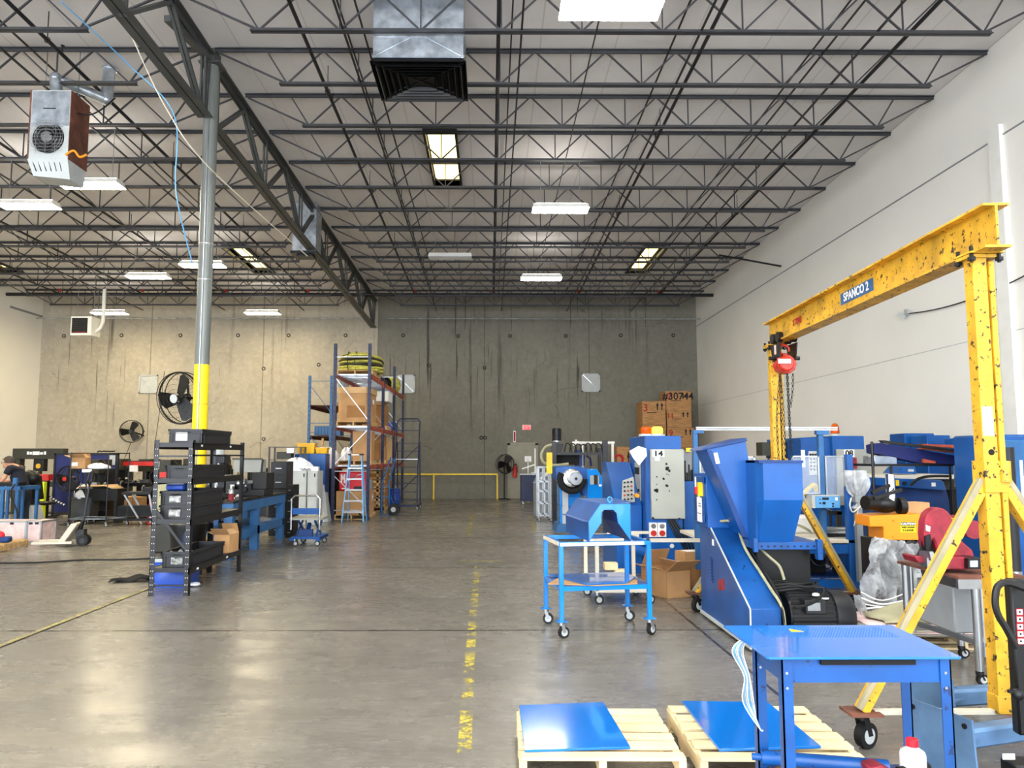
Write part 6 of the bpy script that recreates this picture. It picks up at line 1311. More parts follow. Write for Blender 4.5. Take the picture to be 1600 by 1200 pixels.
tapeline([(p.x, p.y) for p in pts], .08, 'tape_worn', 'faint yellow tape on the floor left of the winding machine')
tapeline([(-4.27, 2), (-4.27, 12.0)], .05, 'tape_pale', 'straight yellow floor line running along the left bay to the black shelf', 'floor_line')
tag(MB().bx(-4.235, -4.222, 2, 12, .0, .002).build('floor_seam', 'black_matte', flat=True), 'dark seam in the floor along the straight yellow line', 'floor seam')
pts = [FL(x, y) for x, y in ((718, 876), (782, 877))]; tapeline([(p.x, p.y) for p in pts], .02, 'tape_yellow', 'thin yellow cross mark at the far end of the dashed tape')

# ================================================================ PALLET RACKING
def upright(t, x0, x1, y, H, mt, braces, bm='alu', w=.08):
    for x in (x0, x1):
        k = MB().bx(x-w/2, x+w/2, y-.035, y+.035, 0, H).bx(x-w*.8, x+w*.8, y-.06, y+.06, 0, .01); 
        o = k.build('upright_post', mt, t, world=True)
        k = MB()
        for i in range(int(H/.15)):
            k.box((x+(w/2+.0005)*1, y, .1+i*.15), (.002, .02, .05)).box((x, y-.0355, .1+i*.15), (.015, .002, .04))
        k.build('slot_holes', 'black_matte', t, world=True, flat=True)
    for a, b_ in braces: MB().bar((x0 if a[0] == 'l' else x1, y-.0, a[1]), (x0 if b_[0] == 'l' else x1, y-.0, b_[1]), .035, .02).build('brace', bm, t, world=True)
def rbeam(t, x, y0, y1, z, mt='rack_orange', h=.11):
    MB().bx(x-.025, x+.025, y0, y1, z-h, z).bx(x-.03, x+.03, y0, y0+.05, z-h-.05, z+.04).bx(x-.03, x+.03, y1-.05, y1, z-h-.05, z+.04).build('beam', mt, t, world=True, bevel=.003)
RX0, RX1 = -4.05, -3.15; RY = [20.0, 22.6, 25.2, 27.8]; RL = [A(577, 778-45, Y=20).z, 0, 0]
L1, L2, L3 = A(575, 727, Y=20.0).z, A(575, 665, Y=20.0).z, A(578, 583, Y=20.0).z
t = thing('pallet_rack', 'tall dark blue and orange pallet rack full of boxes in the middle of the rear', 'pallet rack', (-3.6, 23.9, 0))
HZ = A(575, 537, Y=20).z; MB()
br = [(('l', .25), ('r', .25)), (('r', .3), ('l', 1.15)), (('l', 1.25), ('r', 1.25)), (('l', 1.4), ('r', 2.35)), (('r', 2.55), ('l', 3.7)), (('l', HZ-.35), ('r', HZ-.35))]
for i, y in enumerate(RY): upright(t, RX0, RX1, y, HZ if i != 1 else L3+.15, 'rack_black' if False else 'blue_rack', br if i != 1 else br[:5])
for i in range(3):
    for x in (RX0, RX1):
        for z in (L1, L2, L3): rbeam(t, x, RY[i]+.04, RY[i+1]-.04, z)
    for z in (L1, L2, L3):
        k = MB()
        for j in range(7): y = RY[i]+.25+j*.35; k.bx(RX0+.02, RX1-.02, y-.05, y+.05, z-.035, z-.005)
        k.build('deck', 'galv', t, world=True)
RS = lambda y, z: (-3.6, y, z+.001)
def rpallet(y, z, lab, w=.95, d=1.1):
    return pallet(lab, -3.6-w/2, -3.6+w/2, y-d/2, y+d/2, h=.12, mt='wood') if z == 0 else _lift(pallet(lab, -3.6-w/2, -3.6+w/2, y-d/2, y+d/2, h=.12, mt='wood'), z)
def _lift(o, z): o.location.z = z+.001; return o
# level 3: hose bundle
rpallet(21.1, L3, 'wooden pallet under the yellow hose bundle on the top rack level', .95, 1.5)
t = thing('hose_bundle', 'big bundle of flat yellow and dark layflat hose strapped on top of the pallet rack', 'hose', (-3.56, 21.15, L3+.125))
zt_ = A(570, 551, Y=20.6).z-L3-.125; nl = 7; hh = zt_/nl
for i in range(nl):
    def ly(u, v, i=i):
        a = u*2*math.pi; w = .56+.045*math.sin(v*math.pi)+.02*math.sin(a*4+i*1.7)+.015*math.sin(a*9+i); zb = i*hh+v*hh+.02*math.sin(a*2+i*.8)*(i > 0)
        s_ = 1.0 if i < nl-1 else 1-.35*v
        return (w*s_*math.cos(a)*.98, w*s_*1.4*math.sin(a), max(zb, 0.002))
    MB().grid(ly, 44, 5).build('hose_layer', 'yellow_hose' if i % 2 == 1 or i in (0, nl-1) else 'olive', t)
MB().grid(lambda u, v: (.56*.66*v*math.cos(u*6.283), .56*1.4*.66*v*math.sin(u*6.283), zt_-.01+.02*math.sin(u*14)), 30, 3).build('hose_top', 'yellow_hose', t)
for x in (-.22, -.02): MB().tube([(x, -.80, .0), (x-.02, -.84, zt_*.5), (x, -.74, zt_), (x, .7, zt_+.01), (x, .8, .0)], .012, 6).build('strap', 'black', t)
tag(MB().bx(-3.95, -3.3, 23.4, 24.8, L3+.001, L3+.3).build('black_bundle', 'black', bevel=.08), 'black wrapped bundle on the top rack level behind the hose bundle', 'bundle')
tag(MB().sph((-3.4, 26.8, L3+.3), .3, 12, sc=(.9, 1.4, .95), jit=.08).build('yellow_roll', 'yellow_hose'), 'yellow rolled hose at the far end of the top rack level', 'hose')
tag(MB().sph((-3.6, 25.7, L3+.25), .25, 12, sc=(1.2, 1.2, .95), jit=.08).build('black_sack', 'black_matte'), 'black sack on the top rack level before the yellow roll', 'sack')
# level 2
def box3(y, z, w, d, h, lab, mt='card', x=-3.6, paper=None, name='cardboard_box', cat='box', sub=None): return carton(0, 0, w, d, h, 0, lab, 0, mt=mt, loc=(x, y), z=z+.002, paper=paper, name=name, cat=cat)
rpallet(20.9, L2, 'wooden pallet under the huge carton on the second rack level', .9, 1.3)
o = thing('pallet_carton', 'huge reinforced cardboard carton on the second rack level under the hose bundle', 'box', (-3.6, 20.9, L2+.123)); h_ = A(548, 604, Y=20.2).z-L2-.13
def octo(w, d, c): return [(-w+c, -d), (w-c, -d), (w, -d+c), (w, d-c), (w-c, d), (-w+c, d), (-w, d-c), (-w, -d+c)]
MB().prism(octo(.42, .62, .1), 0, h_-.14, 'z').build('carton', 'card', o); MB().prism(octo(.44, .64, .11), h_-.16, h_, 'z').build('lid', 'card_light', o); MB().bx(-.18, .3, -.622, -.619, .1, .42).build('pasted_panel', 'card_dark', o); MB().bx(.43, .435, -.2, .1, h_-.42, h_-.3).build('shipping_label', 'paper', o)
rpallet(23.8, L2, 'wooden pallet under the cartons in the second bay of the second rack level')
box3(23.8, L2+.121, .8, .9, .62, 'brown carton in the second bay of the second rack level', 'card_dark'); 
o = box3(23.8, L2+.75, .7, .9, .1, 'flat brown tray in the second bay, under the red and white box', 'card'); o = thing('red_white_box', 'red and white cardboard box on top of the cartons in the second rack bay', 'box', (-3.5, 23.7, L2+.86)); MB().bx(-.35, .0, -.5, .5, 0, .3).build('red_half', 'red', o); MB().bx(.0, .42, -.5, .5, 0, .3).build('white_half', 'white', o)
box3(26.4, L2, .7, .7, .35, 'blue box at the far end of the second rack level', 'blue_plastic')
# level 1
rpallet(21.2, L1, 'wooden pallet under the cartons on the first rack level, nearest bay', .9, 1.5)
box3(20.9, L1+.121, .5, .6, .78, 'tall brown carton on the first rack level, nearest bay', x=-3.42); box3(21.7, L1+.121, .6, .5, .5, 'brown carton behind the tall carton, first rack level', 'card_dark', x=-3.4)
carton(0, 0, .34, .4, .34, 0, 'short brown carton at the right of the tall carton on the first rack level', 0, loc=(-3.2+.12, 21.5), z=L1+.123) if False else None
bagmound('white_wrapped_goods', 'white plastic wrapped goods left of the tall carton on the first rack level', (-3.85, 20.75, L1+.123), .16, .3, .33)
rpallet(23.8, L1, 'wooden pallet under two cartons in the second bay of the first rack level')
box3(23.6, L1+.121, .8, .8, .4, 'brown carton, lower one in the second bay of the first rack level'); box3(23.6, L1+.53, .75, .7, .34, 'brown carton, upper one in the second bay of the first rack level', 'card_dark')
box3(26.3, L1, .8, .9, .84, 'tall brown carton in the far bay of the first rack level', 'card_light')
# floor level
rpallet(20.8, 0, 'wooden pallet on the floor under the near end of the rack', .9, 1.2)
o = box3(20.8, .122, .84, 1.0, .6, 'large brown carton on the floor level of the rack behind the stepladder', 'card'); MB().prism([(.1, .3), (.3, .42), (.12, .5)], .4205, .4225, 'x').build('torn_label', 'paper', o)
t = thing('red_case', 'red plastic case with a white lightning mark on the large floor-level carton', 'case', (-3.6, 20.55, .726)); MB().bx(-.38, .38, -.15, .15, 0, .5).build('case_body', 'red_bright', t, bevel=.03)
MB().prism([(-.2, .22), (.05, .34), (.05, .38), (.3, .46), (.1, .42), (.1, .38), (-.2, .28)], -.155, -.15, 'y').prism([(-.33, .2), (-.33, .44), (-.29, .44), (-.27, .36), (-.25, .44), (-.21, .44), (-.21, .2), (-.25, .2), (-.25, .34), (-.27, .28), (-.29, .34), (-.29, .2)], -.155, -.15, 'y').bx(-.3, -.08, -.154, -.15, .05, .08).build('white_mark', 'white', t); MB().bx(.02, .26, -.16, -.15, .04, .12).build('latch', 'black', t)
tag(MB().bx(-3.5, -3.3, 21.6, 21.9, .0, 1.0).build('grey_canister', 'grey', bevel=.05), 'grey canister on the floor inside the rack', 'canister')
rpallet(23.8, 0, 'wooden pallet on the floor in the second bay of the rack')
for i in range(4):
    t = thing('wooden_frame_box', 'brown slatted box stacked at floor level in the second rack bay, %s from the floor' % ORD[i], 'box', (-3.55, 23.7, .123+i*.27)); MB().bx(-.4, .4, -.5, .5, 0, .26).build('box_body', 'card_dark', t); MB().bx(-.41, .41, -.51, -.5, .18, .25).bx(-.41, .41, -.51, -.5, .02, .07).bx(-.2, -.12, -.51, -.5, 0, .25).bx(.15, .22, -.51, -.5, 0, .25).build('slats', 'wood', t)
tag(MB().bx(-3.9, -3.3, 25.9, 26.5, 0, .1).bx(-3.85, -3.35, 25.95, 26.4, .1, .8).build('brown_crate', 'card_dark'), 'brown box at floor level in the far rack bay', 'box')
t = thing('blue_barrel', 'blue plastic container on the floor at the far end of the rack', 'container', (-2.93, 24.6, 0)); t.location = (-3.0, 24.3, .0); MB().lathe((0, 0, 0), [(.17, 0), (.19, .02), (.19, .55), (.15, .62)], 18).build('container_body', 'blue_plastic', t)
# blue rack behind on the left
t = thing('blue_rack', 'blue pallet rack with dark red beams near the back wall, left of the tall rack', 'pallet rack', (-5.5, 27.2, 0))
bx_0, bx_1 = A(483, 650, Y=25).x, A(517, 650, Y=25).x; H2 = A(483, 587, Y=25).z
for y in (25.0, 29.3): upright(t, bx_0, bx_1, y, H2, 'blue_mid', [(('l', H2-.18), ('r', H2-.18)), (('l', H2-.3), ('r', 3.05)), (('l', 2.7), ('r', 2.7)), (('l', 2.35), ('r', 1.4)), (('l', 2.4), ('r', 2.4))], 'blue_mid')
for z in (A(485, 632, Y=25).z, A(485, 680, Y=25).z):
    for x in (bx_0, bx_1): rbeam(t, x, 25.04, 29.26, z, 'rust', .13)
    MB().bx(bx_0, bx_1, 25.1, 29.2, z-.03, z-.01).build('deck', 'rust', t, world=True)
z2 = A(485, 632, Y=25).z; z1 = A(485, 680, Y=25).z
bagmound('wrapped_machine', 'large clear-wrapped machine on the upper level of the blue rack', (-5.05, 26.1, z2), .3, .5, 1.0, 'film', 'machine')
tag(MB().bx(-5.2, -4.9, 25.8, 26.4, z2+.002, z2+.85).build('grey_unit', 'grey', bevel=.03), 'grey unit inside the clear wrap on the blue rack', 'unit')
t = thing('blue_crate', 'blue ribbed plastic crate on the lower level of the blue rack', 'crate', (-5.3, 25.4, z1+.002)); k = MB().bx(-.42, .42, -.3, .3, 0, .3)
for i in range(9): k.bx(-.42+i*.1, -.39+i*.1, -.315, -.3, 0, .3)
k.build('crate_body', 'blue_mid', t)
tag(MB().bar((-5.35, 24.7, 2.2), (-5.5, 24.8, 1.2), .07).build('wooden_post', 'wood'), 'pale wooden post leaning against the blue rack', 'post')
bagmound('white_stuff', 'white sheeting heaped beside the tall rack, behind the blue cabinet', (-4.6, 21.6, 1.3), .5, .4, .55, 'bag_white', 'sheeting')
tag(MB().bx(-5.0, -4.2, 21.2, 22.0, 0, 1.3).build('dark_crate', 'black_matte'), 'dark crate under the white sheeting beside the tall rack', 'crate')

# stepladder, hand truck, rolling ladder
t = thing('stepladder', 'light blue fibreglass stepladder with six silver steps in front of the pallet rack', 'stepladder', (A(558, 813, Z=0).x, 19.35, 0)); H = 1.66
for s_ in (-1, 1):
    MB().bar((s_*.27, -.05, 0), (s_*.15, .25, H), .03, .07).build('front_rail', 'blue_sky', t); MB().bar((s_*.24, .62, 0), (s_*.15, .3, H), .025, .05).build('rear_rail', 'blue_sky', t)
for i in range(5):
    z = .27+i*.27; f = z/H; w = .27-.12*f; y = -.05+.3*f; MB().bx(-w, w, y-.04, y+.05, z-.02, z).bx(-w, w, y-.045, y-.04, z-.035, z+.005).build('step', 'alu', t)
MB().bx(-.19, .19, .17, .36, H, H+.04).build('top_cap', 'black', t, bevel=.01); MB().bx(-.1, .1, .165, .17, H+.0, H+.03).build('cap_label', 'paper', t)
MB().bar((-.26, -.03, .08), (-.15, .0, .22), .02, .04).bar((.26, -.03, .08), (.15, .0, .22), .02, .04).build('foot_brace', 'black', t)
t = thing('hand_truck', 'blue hand truck with black wheels standing beside the pallet rack', 'hand truck', (A(602, 805, Y=21.4).x, 21.6, 0)); H = A(602, 715, Y=21.4).z
for s_ in (-1, 1): MB().tube([(s_*.1-.03, .0, .02), (s_*.1-.03, .0, .9), (s_*.06+.13, .3, H)], .022, 8).build('frame_rail', 'blue_mid', t)
MB().bar((.05, .25, H-.1), (.18, .27, H-.05), .03).bar((-.12, 0, .5), (.08, 0, .5), .03).bar((-.12, 0, .8), (.08, 0, .8), .03).bar((.1, .0, .55), (.25, .15, .15), .02).bx(-.15, .1, -.2, 0, 0, .012).build('cross_bars', 'blue_mid', t)
for y in (-.02, .25): MB().cyl((.2, y-.03, .16), (.2, y+.04, .16), .16, n=22).cyl((.2, y-.035, .16), (.2, y+.045, .16), .07, n=16, m=1).build('wheel', ['black_rubber', 'grey_light'], t)
t = thing('rolling_ladder', 'tall dark blue rolling warehouse ladder with handrails beside the pallet rack', 'ladder', (-2.6, 24.0, 0)); HT = A(640, 653, Y=24).z; wl = .36
W = lambda mb, n, m_, **k: mb.build(n, m_, t, **k)
W(MB().tube([(-wl, -.2, .12), (-wl, .0, 1.2), (-wl, .6, HT-.08), (-wl+.08, .6, HT), (wl-.08, .6, HT), (wl, .6, HT-.08), (wl, .0, 1.2), (wl, -.2, .12)], .02, 8), 'handrail', 'blue_rack')
for i in range(8):
    f = i/7; z = .3+f*1.75; W(MB().bx(-wl+.02, wl-.02, -.2+f*.65-.1, -.2+f*.65+.1, z-.02, z), 'step', 'blue_rack' if i != 5 else 'steel')
for z in (2.45, 2.75): W(MB().bar((-wl, .58, z), (wl, .58, z), .025), 'back_rail', 'blue_rack')
W(MB().bar((-wl, .9, .15), (-wl, .6, 2.1), .035).bar((wl, .9, .15), (wl, .6, 2.1), .035).bar((-wl, .8, .4), (wl, .62, 1.1), .02).bar((-wl, .75, 1.3), (wl, .6, 2.0), .02), 'rear_frame', 'blue_rack')
W(MB().bx(-wl-.05, wl+.05, -.3, -.25, .1, .16).bx(-wl-.05, -wl, -.3, .95, .1, .14).bx(wl, wl+.05, -.3, .95, .1, .14), 'base_frame', 'blue_rack')
for x in (-wl, wl):
    for y in (-.25, .9): caster(t, x, y, r=.04, zt=.1)

# ================================================================ LEFT WORK AREA
machine('shop_press', 'dark olive H-frame hydraulic press by the left of the back wall', 'press', (-13.05, 22.6, 0), [
    ('side_column', 'olive', [('b', -.78, -.58, -.12, .12, 0.02, 1.78)]), ('side_column', 'olive', [('b', .42, .62, -.12, .12, 0.02, 1.78)]),
    ('head_beam', 'olive', [('b', -.8, .66, -.14, .14, 1.55, 1.86)]), ('foot', 'olive', [('b', -.82, -.54, -.4, .4, 0, .05), ('b', .38, .7, -.4, .4, 0, .05)]),
    ('cylinder', 'black', [('b', -.2, .1, -.1, .1, 1.2, 1.55), ('c', (-.05, 0, 1.0), (-.05, 0, 1.25), .05)]), ('gauge', 'yellow_worn', [('c', (-.05, -.12, 1.35), (-.05, -.1, 1.35), .07)]),
    ('press_bed', 'olive', [('b', -.6, .5, -.15, .15, .75, .9)])])
t = thing('press_nameplate', 'small white nameplate marks on the head beam of the olive press', 'nameplate', (-13.12, 22.45, 1.72)); MB().bx(-.3, -.24, -.01, 0, -.04, .05).bx(-.22, -.16, -.01, 0, -.04, .04).bx(-.14, .06, -.01, 0, -.05, .05).bx(.08, .16, -.01, 0, -.04, .03).bx(.19, .25, -.01, 0, -.04, .05).build('marks', 'ink_white', t)
t = thing('welding_screen', 'dark blue welding screen in a black frame near the back wall', 'screen', (-11.9, 21.3, 0)); Y = 21.2; x0, x1 = A(83, 750, Y=Y).x, A(184, 750, Y=Y).x; zt_ = A(130, 708, Y=Y).z
MB().bx(x0+.04, x1-.04, Y, Y+.02, .12, zt_-.05).build('blue_sheet', 'blue_navy', t, world=True)
k = MB().bx(x0, x1, Y-.02, Y+.04, zt_-.05, zt_).bx(x0, x0+.05, Y-.02, Y+.04, 0, zt_).bx(x1-.05, x1, Y-.02, Y+.04, 0, zt_).bx(x0, x1, Y-.02, Y+.04, .05, .1)
k.build('frame', 'black', t, world=True); MB().bx(x0-.0, x0+.06, Y-.3, Y+.3, 0, .03).bx(x1-.06, x1, Y-.3, Y+.3, 0, .03).build('foot', 'black', t, world=True)
MB().bx(x1-.25, x1-.08, Y-.03, Y-.02, zt_-.32, zt_-.06).build('clear_window', 'grey_light', t, world=True)
tag(MB().tube([(x1-.6+.06*i, Y+.01+.03*math.sin(i*2), zt_+.03+.03*abs(math.sin(i*1.7))) for i in range(9)], .02, 5).build('cable_clump', 'black'), 'clump of black cable lying on top of the welding screen', 'cable')
t = thing('office_chair', 'black swivel office chair with high back left of the olive press', 'chair', (-10.9, 18.9, 0), R(70))
MB().bx(-.24, .24, -.24, .24, .46, .54).build('seat', 'black', t, bevel=.03); MB().bx(-.23, .23, .2, .27, .58, 1.18, rot=(R(-12), 0, 0)).build('backrest', 'black', t, bevel=.03); MB().cyl((0, 0, .1), (0, 0, .46), .03).build('gas_post', 'steel_dark', t)
k = MB()
for i in range(5): a = i*1.2566; k.bar((0, 0, .12), (.3*math.cos(a), .3*math.sin(a), .07), .04); k.sph((.3*math.cos(a), .3*math.sin(a), .032), .03, 8)
k.build('star_base', 'black', t); MB().bar((.0, .2, .5), (0, .28, .75), .04).build('back_arm', 'black', t)
tag(MB().bx(-.06, .06, -.06, .06, 0, .98).bx(-.15, .15, -.15, .15, 0, .015).build('bollard', 'lime'), 'bright lime yellow bollard beside the office chair', 'bollard').location = (A(51, 800, Y=19.6).x, 20.0, 0)
t = thing('chain_barrier', 'black and white plastic chain hanging between press and waste bin', 'chain', A(85, 778, Y=20.6)); p0, p1 = A(68, 768, Y=20.8)-t.location, A(104, 790, Y=20.3)-t.location
for i, p in enumerate(sag(p0, p1, .04, 18)[:-1]): MB().sph(p, .024, 6, sc=(1.3, 1, 1)).build('link', ['white', 'black'][i % 2], t)
t = thing('waste_cart', 'grey rectangular waste bin overflowing with plastic, behind the black tube rack', 'bin', (A(121, 812, Y=19.0).x, 19.3, 0)); k = MB()
k._a([(-.22, -.2, .08), (.22, -.2, .08), (.22, .2, .08), (-.22, .2, .08), (-.27, -.25, .62), (.27, -.25, .62), (.27, .25, .62), (-.27, .25, .62)], [(3, 2, 1, 0), (0, 1, 5, 4), (1, 2, 6, 5), (2, 3, 7, 6), (3, 0, 4, 7)]); k.build('bin_body', 'grey_bin', t, solid=.01)
MB().bx(-.28, .28, -.27, -.25, .59, .63).bx(-.28, .28, .25, .27, .59, .63).build('bin_rim', 'grey_bin', t)
for x in (-.17, .17): caster(t, x, -.15, r=.03, zt=.08); caster(t, x, .15, r=.03, zt=.08)
wc = t.location
bagmound('trash_bag', 'white and clear trash bags heaped in the grey waste bin', (wc.x, wc.y, .6), .26, .24, .32, 'bag_white')
t = thing('tube_rack', 'tall black tubular rack cart on casters holding a small cardboard box', 'rack', (-9.4, 18.4, 0)); W = lambda mb, n, m_, **k: mb.build(n, m_, t, world=True, **k)
X0, X1 = A(107, 800, Y=18.2).x, A(166, 800, Y=18.2).x; zt_ = A(120, 707, Y=18.2).z; pz = [(X0, 18.2), (X1, 18.2), (X0+.02, 18.9), (X1+.25, 18.7)]
for x, y in pz: W(MB().cyl((x, y, .1), (x, y, zt_ if x < -9 or True else 1), .014, n=8), 'post', 'rack_black'); caster(t, x+9.4, y-18.4, r=.04, zt=.1)
for z in (.18, zt_-.02, A(110, 733, Y=18.2).z): W(MB().bar((X0, 18.2, z), (X1, 18.2, z), .02).bar((X0, 18.9, z), (X1+.25, 18.7, z), .02).bar((X0, 18.2, z), (X0+.02, 18.9, z), .02).bar((X1, 18.2, z), (X1+.25, 18.7, z), .02), 'shelf_frame', 'rack_black' if z > .3 else 'galv')
zb = A(110, 733, Y=18.2).z; W(MB().bx(X0, X1, 18.2, 18.85, zb-.008, zb+.008), 'shelf_sheet', 'rack_black')
t = carton(0, 0, .34, .3, .26, .1, 'small torn cardboard box on the shelf of the black tube rack', 1, loc=(A(122, 730, Y=18.4).x, 18.5), z=zb+.009); MB().bx(-.15, 0, -.155, -.151, .06, .15).build('white_label', 'paper', t)
bagmound('white_rag', 'white cloth heap at the right of the black tube rack shelf', (A(150, 733, Y=18.4).x, 18.5, zb+.01), .25, .2, .12, 'bag_white', 'cloth')
tag(MB().pbox(128, 733, 143, 738, 18.15, .01).build('paper_label', 'paper'), 'white paper label hanging from the tube rack shelf', 'label')
# benches with dark machines
def mill(x, y, lab, s=1., red=False):
    machine('milling_machine', lab, 'machine', (x, y, 0), [
        ('machine_base', 'steel_dark', [('b', -.35*s, .35*s, -.3, .4, 0, .25), ('b', -.2*s, .2*s, 0, .4, .25, 1.3)]),
        ('machine_head', 'olive', [('b', -.15*s, .15*s, -.4, .3, 1.2, 1.55), ('c', (0, -.3, .95), (0, -.3, 1.25), .06)]),
        ('work_table', 'black', [('b', -.55*s, .55*s, -.45, -.15, .78, .88), ('b', -.2, .2, -.4, 0, .5, .78)]),
        ('hand_wheel', 'steel', [('g', (-.6*s, -.3, .83), .09, .015, 'x'), ('g', (.6*s, -.3, .83), .09, .015, 'x')]),
        ('vice_block', 'steel', [('b', -.12, .12, -.38, -.22, .88, .97), ('s', (.3*s, -.35, .93), .05), ('s', (-.3*s, -.32, .92), .04)]),
        ('hose', 'black_rubber', [('t', [(.15, -.2, 1.5), (.35, -.35, 1.35), (.3, -.4, 1.0), (.15, -.35, .9)], .02), ('t', [(-.15, -.2, 1.4), (-.4, -.3, 1.2), (-.3, -.4, .95)], .015)])]
        + ([('warning_panel', 'red', [('b', -.1, .6, -.46, -.44, 1.0, 1.25)])] if red else []))
X_ = lambda px, Y: A(px, 750, Y=Y).x
mill(X_(150, 20.0), 20.2, 'dark milling machine with hoses behind the black tube rack'); mill(X_(222, 22.0), 22.5, 'dark milling machine under the red banner, left of the black shelf', 1.1); mill(X_(185, 24.5), 24.6, 'dark machine with hand wheels between welding screen and red banner', 1.2)
mill(X_(262, 19.2), 19.4, 'dark machine seen through the left side of the black shelf', .9, True); mill(X_(300, 24.5), 24.6, 'dark machine behind the column base, seen through the black shelf', 1.2); mill(X_(345, 20.0), 20.1, 'dark machine behind the right part of the black shelf', .75); mill(X_(398, 21.6), 21.7, 'dark machine behind the blue workbench, near the grey chip hood', 1.2)
t = thing('red_banner', 'dark board with a red striped top edge left of the black shelf', 'board', (X_(216, 21.6), 21.6, 0)); x0, x1 = A(192, 722, Y=21.6).x, A(246, 722, Y=21.6).x; z = A(216, 721, Y=21.6).z
MB().bx(x0, x1, 21.6, 21.63, z-.12, z).build('red_strip', 'red', t, world=True); MB().bx(x0, x1, 21.6, 21.64, z, z+.02).build('top_edge', 'black', t, world=True); MB().bx(x0+.03, x0+.06, 21.62, 21.65, 0, z).bx(x1-.06, x1-.03, 21.62, 21.65, 0, z).build('stand_leg', 'black', t, world=True)
for a, lab in (((202, 727, 215, 737), 'white paper hanging below the red banner'), ((244, 721, 260, 733), 'white paper sheet right of the red banner')): tag(MB().pbox(*a, 21.5, .006).build('paper_sheet', 'paper'), lab, 'paper')
t = thing('slanted_bench', 'dark bench with slanted silver legs left of the black shelf', 'bench', (X_(215, 18.7), 18.9, 0)); MB().bx(-.35, .35, -.25, .25, .72, .78).build('bench_top', 'black', t); MB().bar((-.3, -.2, .72), (.15, -.2, .02), .04).bar((-.3, .2, .72), (.15, .2, .02), .04).bar((.3, -.2, .72), (.45, -.2, .02), .04).build('slanted_leg', 'alu', t); MB().bx(-.5, .5, -.3, .3, .1, .16).bx(-.45, .45, -.2, .2, .2, .45).build('lower_tray', 'steel_dark', t)
t = thing('floor_jack', 'red jack with white label under the bench, seen left of the shelf post', 'jack', (X_(243, 18.8), 18.9, 0)); MB().bx(-.15, .2, -.15, .15, 0, .3).build('jack_body', 'red', t, bevel=.02); MB().bx(-.08, .16, -.16, -.15, .04, .22).build('jack_label', 'paper', t); MB().bar((-.12, 0, .3), (-.1, 0, .6), .1).build('jack_arm', 'red', t)
carton(188, 811, .45, .5, .56, R(6), 'large brown cardboard box on the floor under the bench, left one', 0, loc=(A(182, 811, Z=0).x, 20.9), mt='card')
o = carton(205, 809, .38, .45, .54, R(-8), 'brown cardboard box with white labels on the floor, right one', 0, loc=(A(203, 809, Z=0).x+.02, 21.05), mt='card'); MB().bx(-.1, .17, -.235, -.226, .02, .2).bx(0, .1, -.235, -.226, .22, .32).build('shipping_label', 'paper', o)
t = thing('wooden_board', 'pale folded cardboard sheet lying on the low bench behind the waste bin', 'cardboard', (X_(159, 19.3), 19.35, .88)); MB()._a([(-.5, -.3, 0), (.2, -.3, .03), (.45, -.2, -.08), (.45, .2, -.05), (.2, .3, .05), (-.5, .3, .02)], [(0, 1, 4, 5), (1, 2, 3, 4)]).build('sheet', 'card_light', t, solid=.01)
tag(MB().bx(-.55, .5, -.25, .25, .55, .84).bx(-.5, -.44, -.2, .2, 0, .55).bx(.4, .46, -.2, .2, 0, .55).build('low_bench', 'black'), 'low black bench under the pale cardboard sheet', 'bench').location = (X_(159, 19.3), 19.35, 0)
# blue frame, cases, pallet, pallet jack
t = thing('blue_work_frame', 'blue square tube work frame at the left edge in front of the seated worker', 'frame', (-10.1, 15.9, 0)); W = lambda mb, n, m_, **k: mb.build(n, m_, t, world=True, **k)
zt_ = A(10, 764, Y=15.6).z; XS = [A(-20, 780, Y=15.6).x, A(4, 780, Y=15.6).x, A(27, 780, Y=15.6).x]
for x in XS: W(MB().bx(x-.03, x+.03, 15.57, 15.63, 0, zt_), 'leg', 'blue_mid'); W(MB().bx(x-.0, x+.05, 16.2, 16.25, 0, zt_), 'leg', 'blue_mid')
W(MB().bx(XS[0], XS[2]+.06, 15.56, 15.64, zt_-.02, zt_+.05).bx(XS[0], XS[2]+.06, 16.2, 16.28, zt_-.02, zt_+.05).bx(XS[2]-.02, XS[2]+.06, 15.6, 16.2, zt_-.02, zt_+.05), 'top_frame', 'blue_mid')
W(MB().bx(XS[2]-.1, XS[2]-.02, 15.58, 15.64, zt_+.05, zt_+.22).bx(XS[0], XS[2], 15.6, 16.2, .3, .33), 'riser', 'blue_mid'); W(MB().bx(XS[0]-.2, XS[2]-.2, 15.75, 16.2, zt_+.051, zt_+.12), 'fixture_plate', 'steel_dark')
W(MB().tube(spline([(XS[2], 15.5, zt_+.1), (XS[2]-.05, 15.45, zt_-.1), (XS[2]+.08, 15.5, .5), (XS[2]+.02, 15.5, .2)], 6), .018, 6), 'hose', 'black_rubber')
tag(MB().sph((A(38, 752, Y=17.2).x, 17.4, 1.15), .2, 12, sc=(1.1, .8, .9)).bx(A(38, 752, Y=17.2).x-.15, A(38, 752, Y=17.2).x+.15, 17.25, 17.55, 0, 1.0).build('black_motor_unit', 'black'), 'rounded black machine unit beside the worker', 'machine')
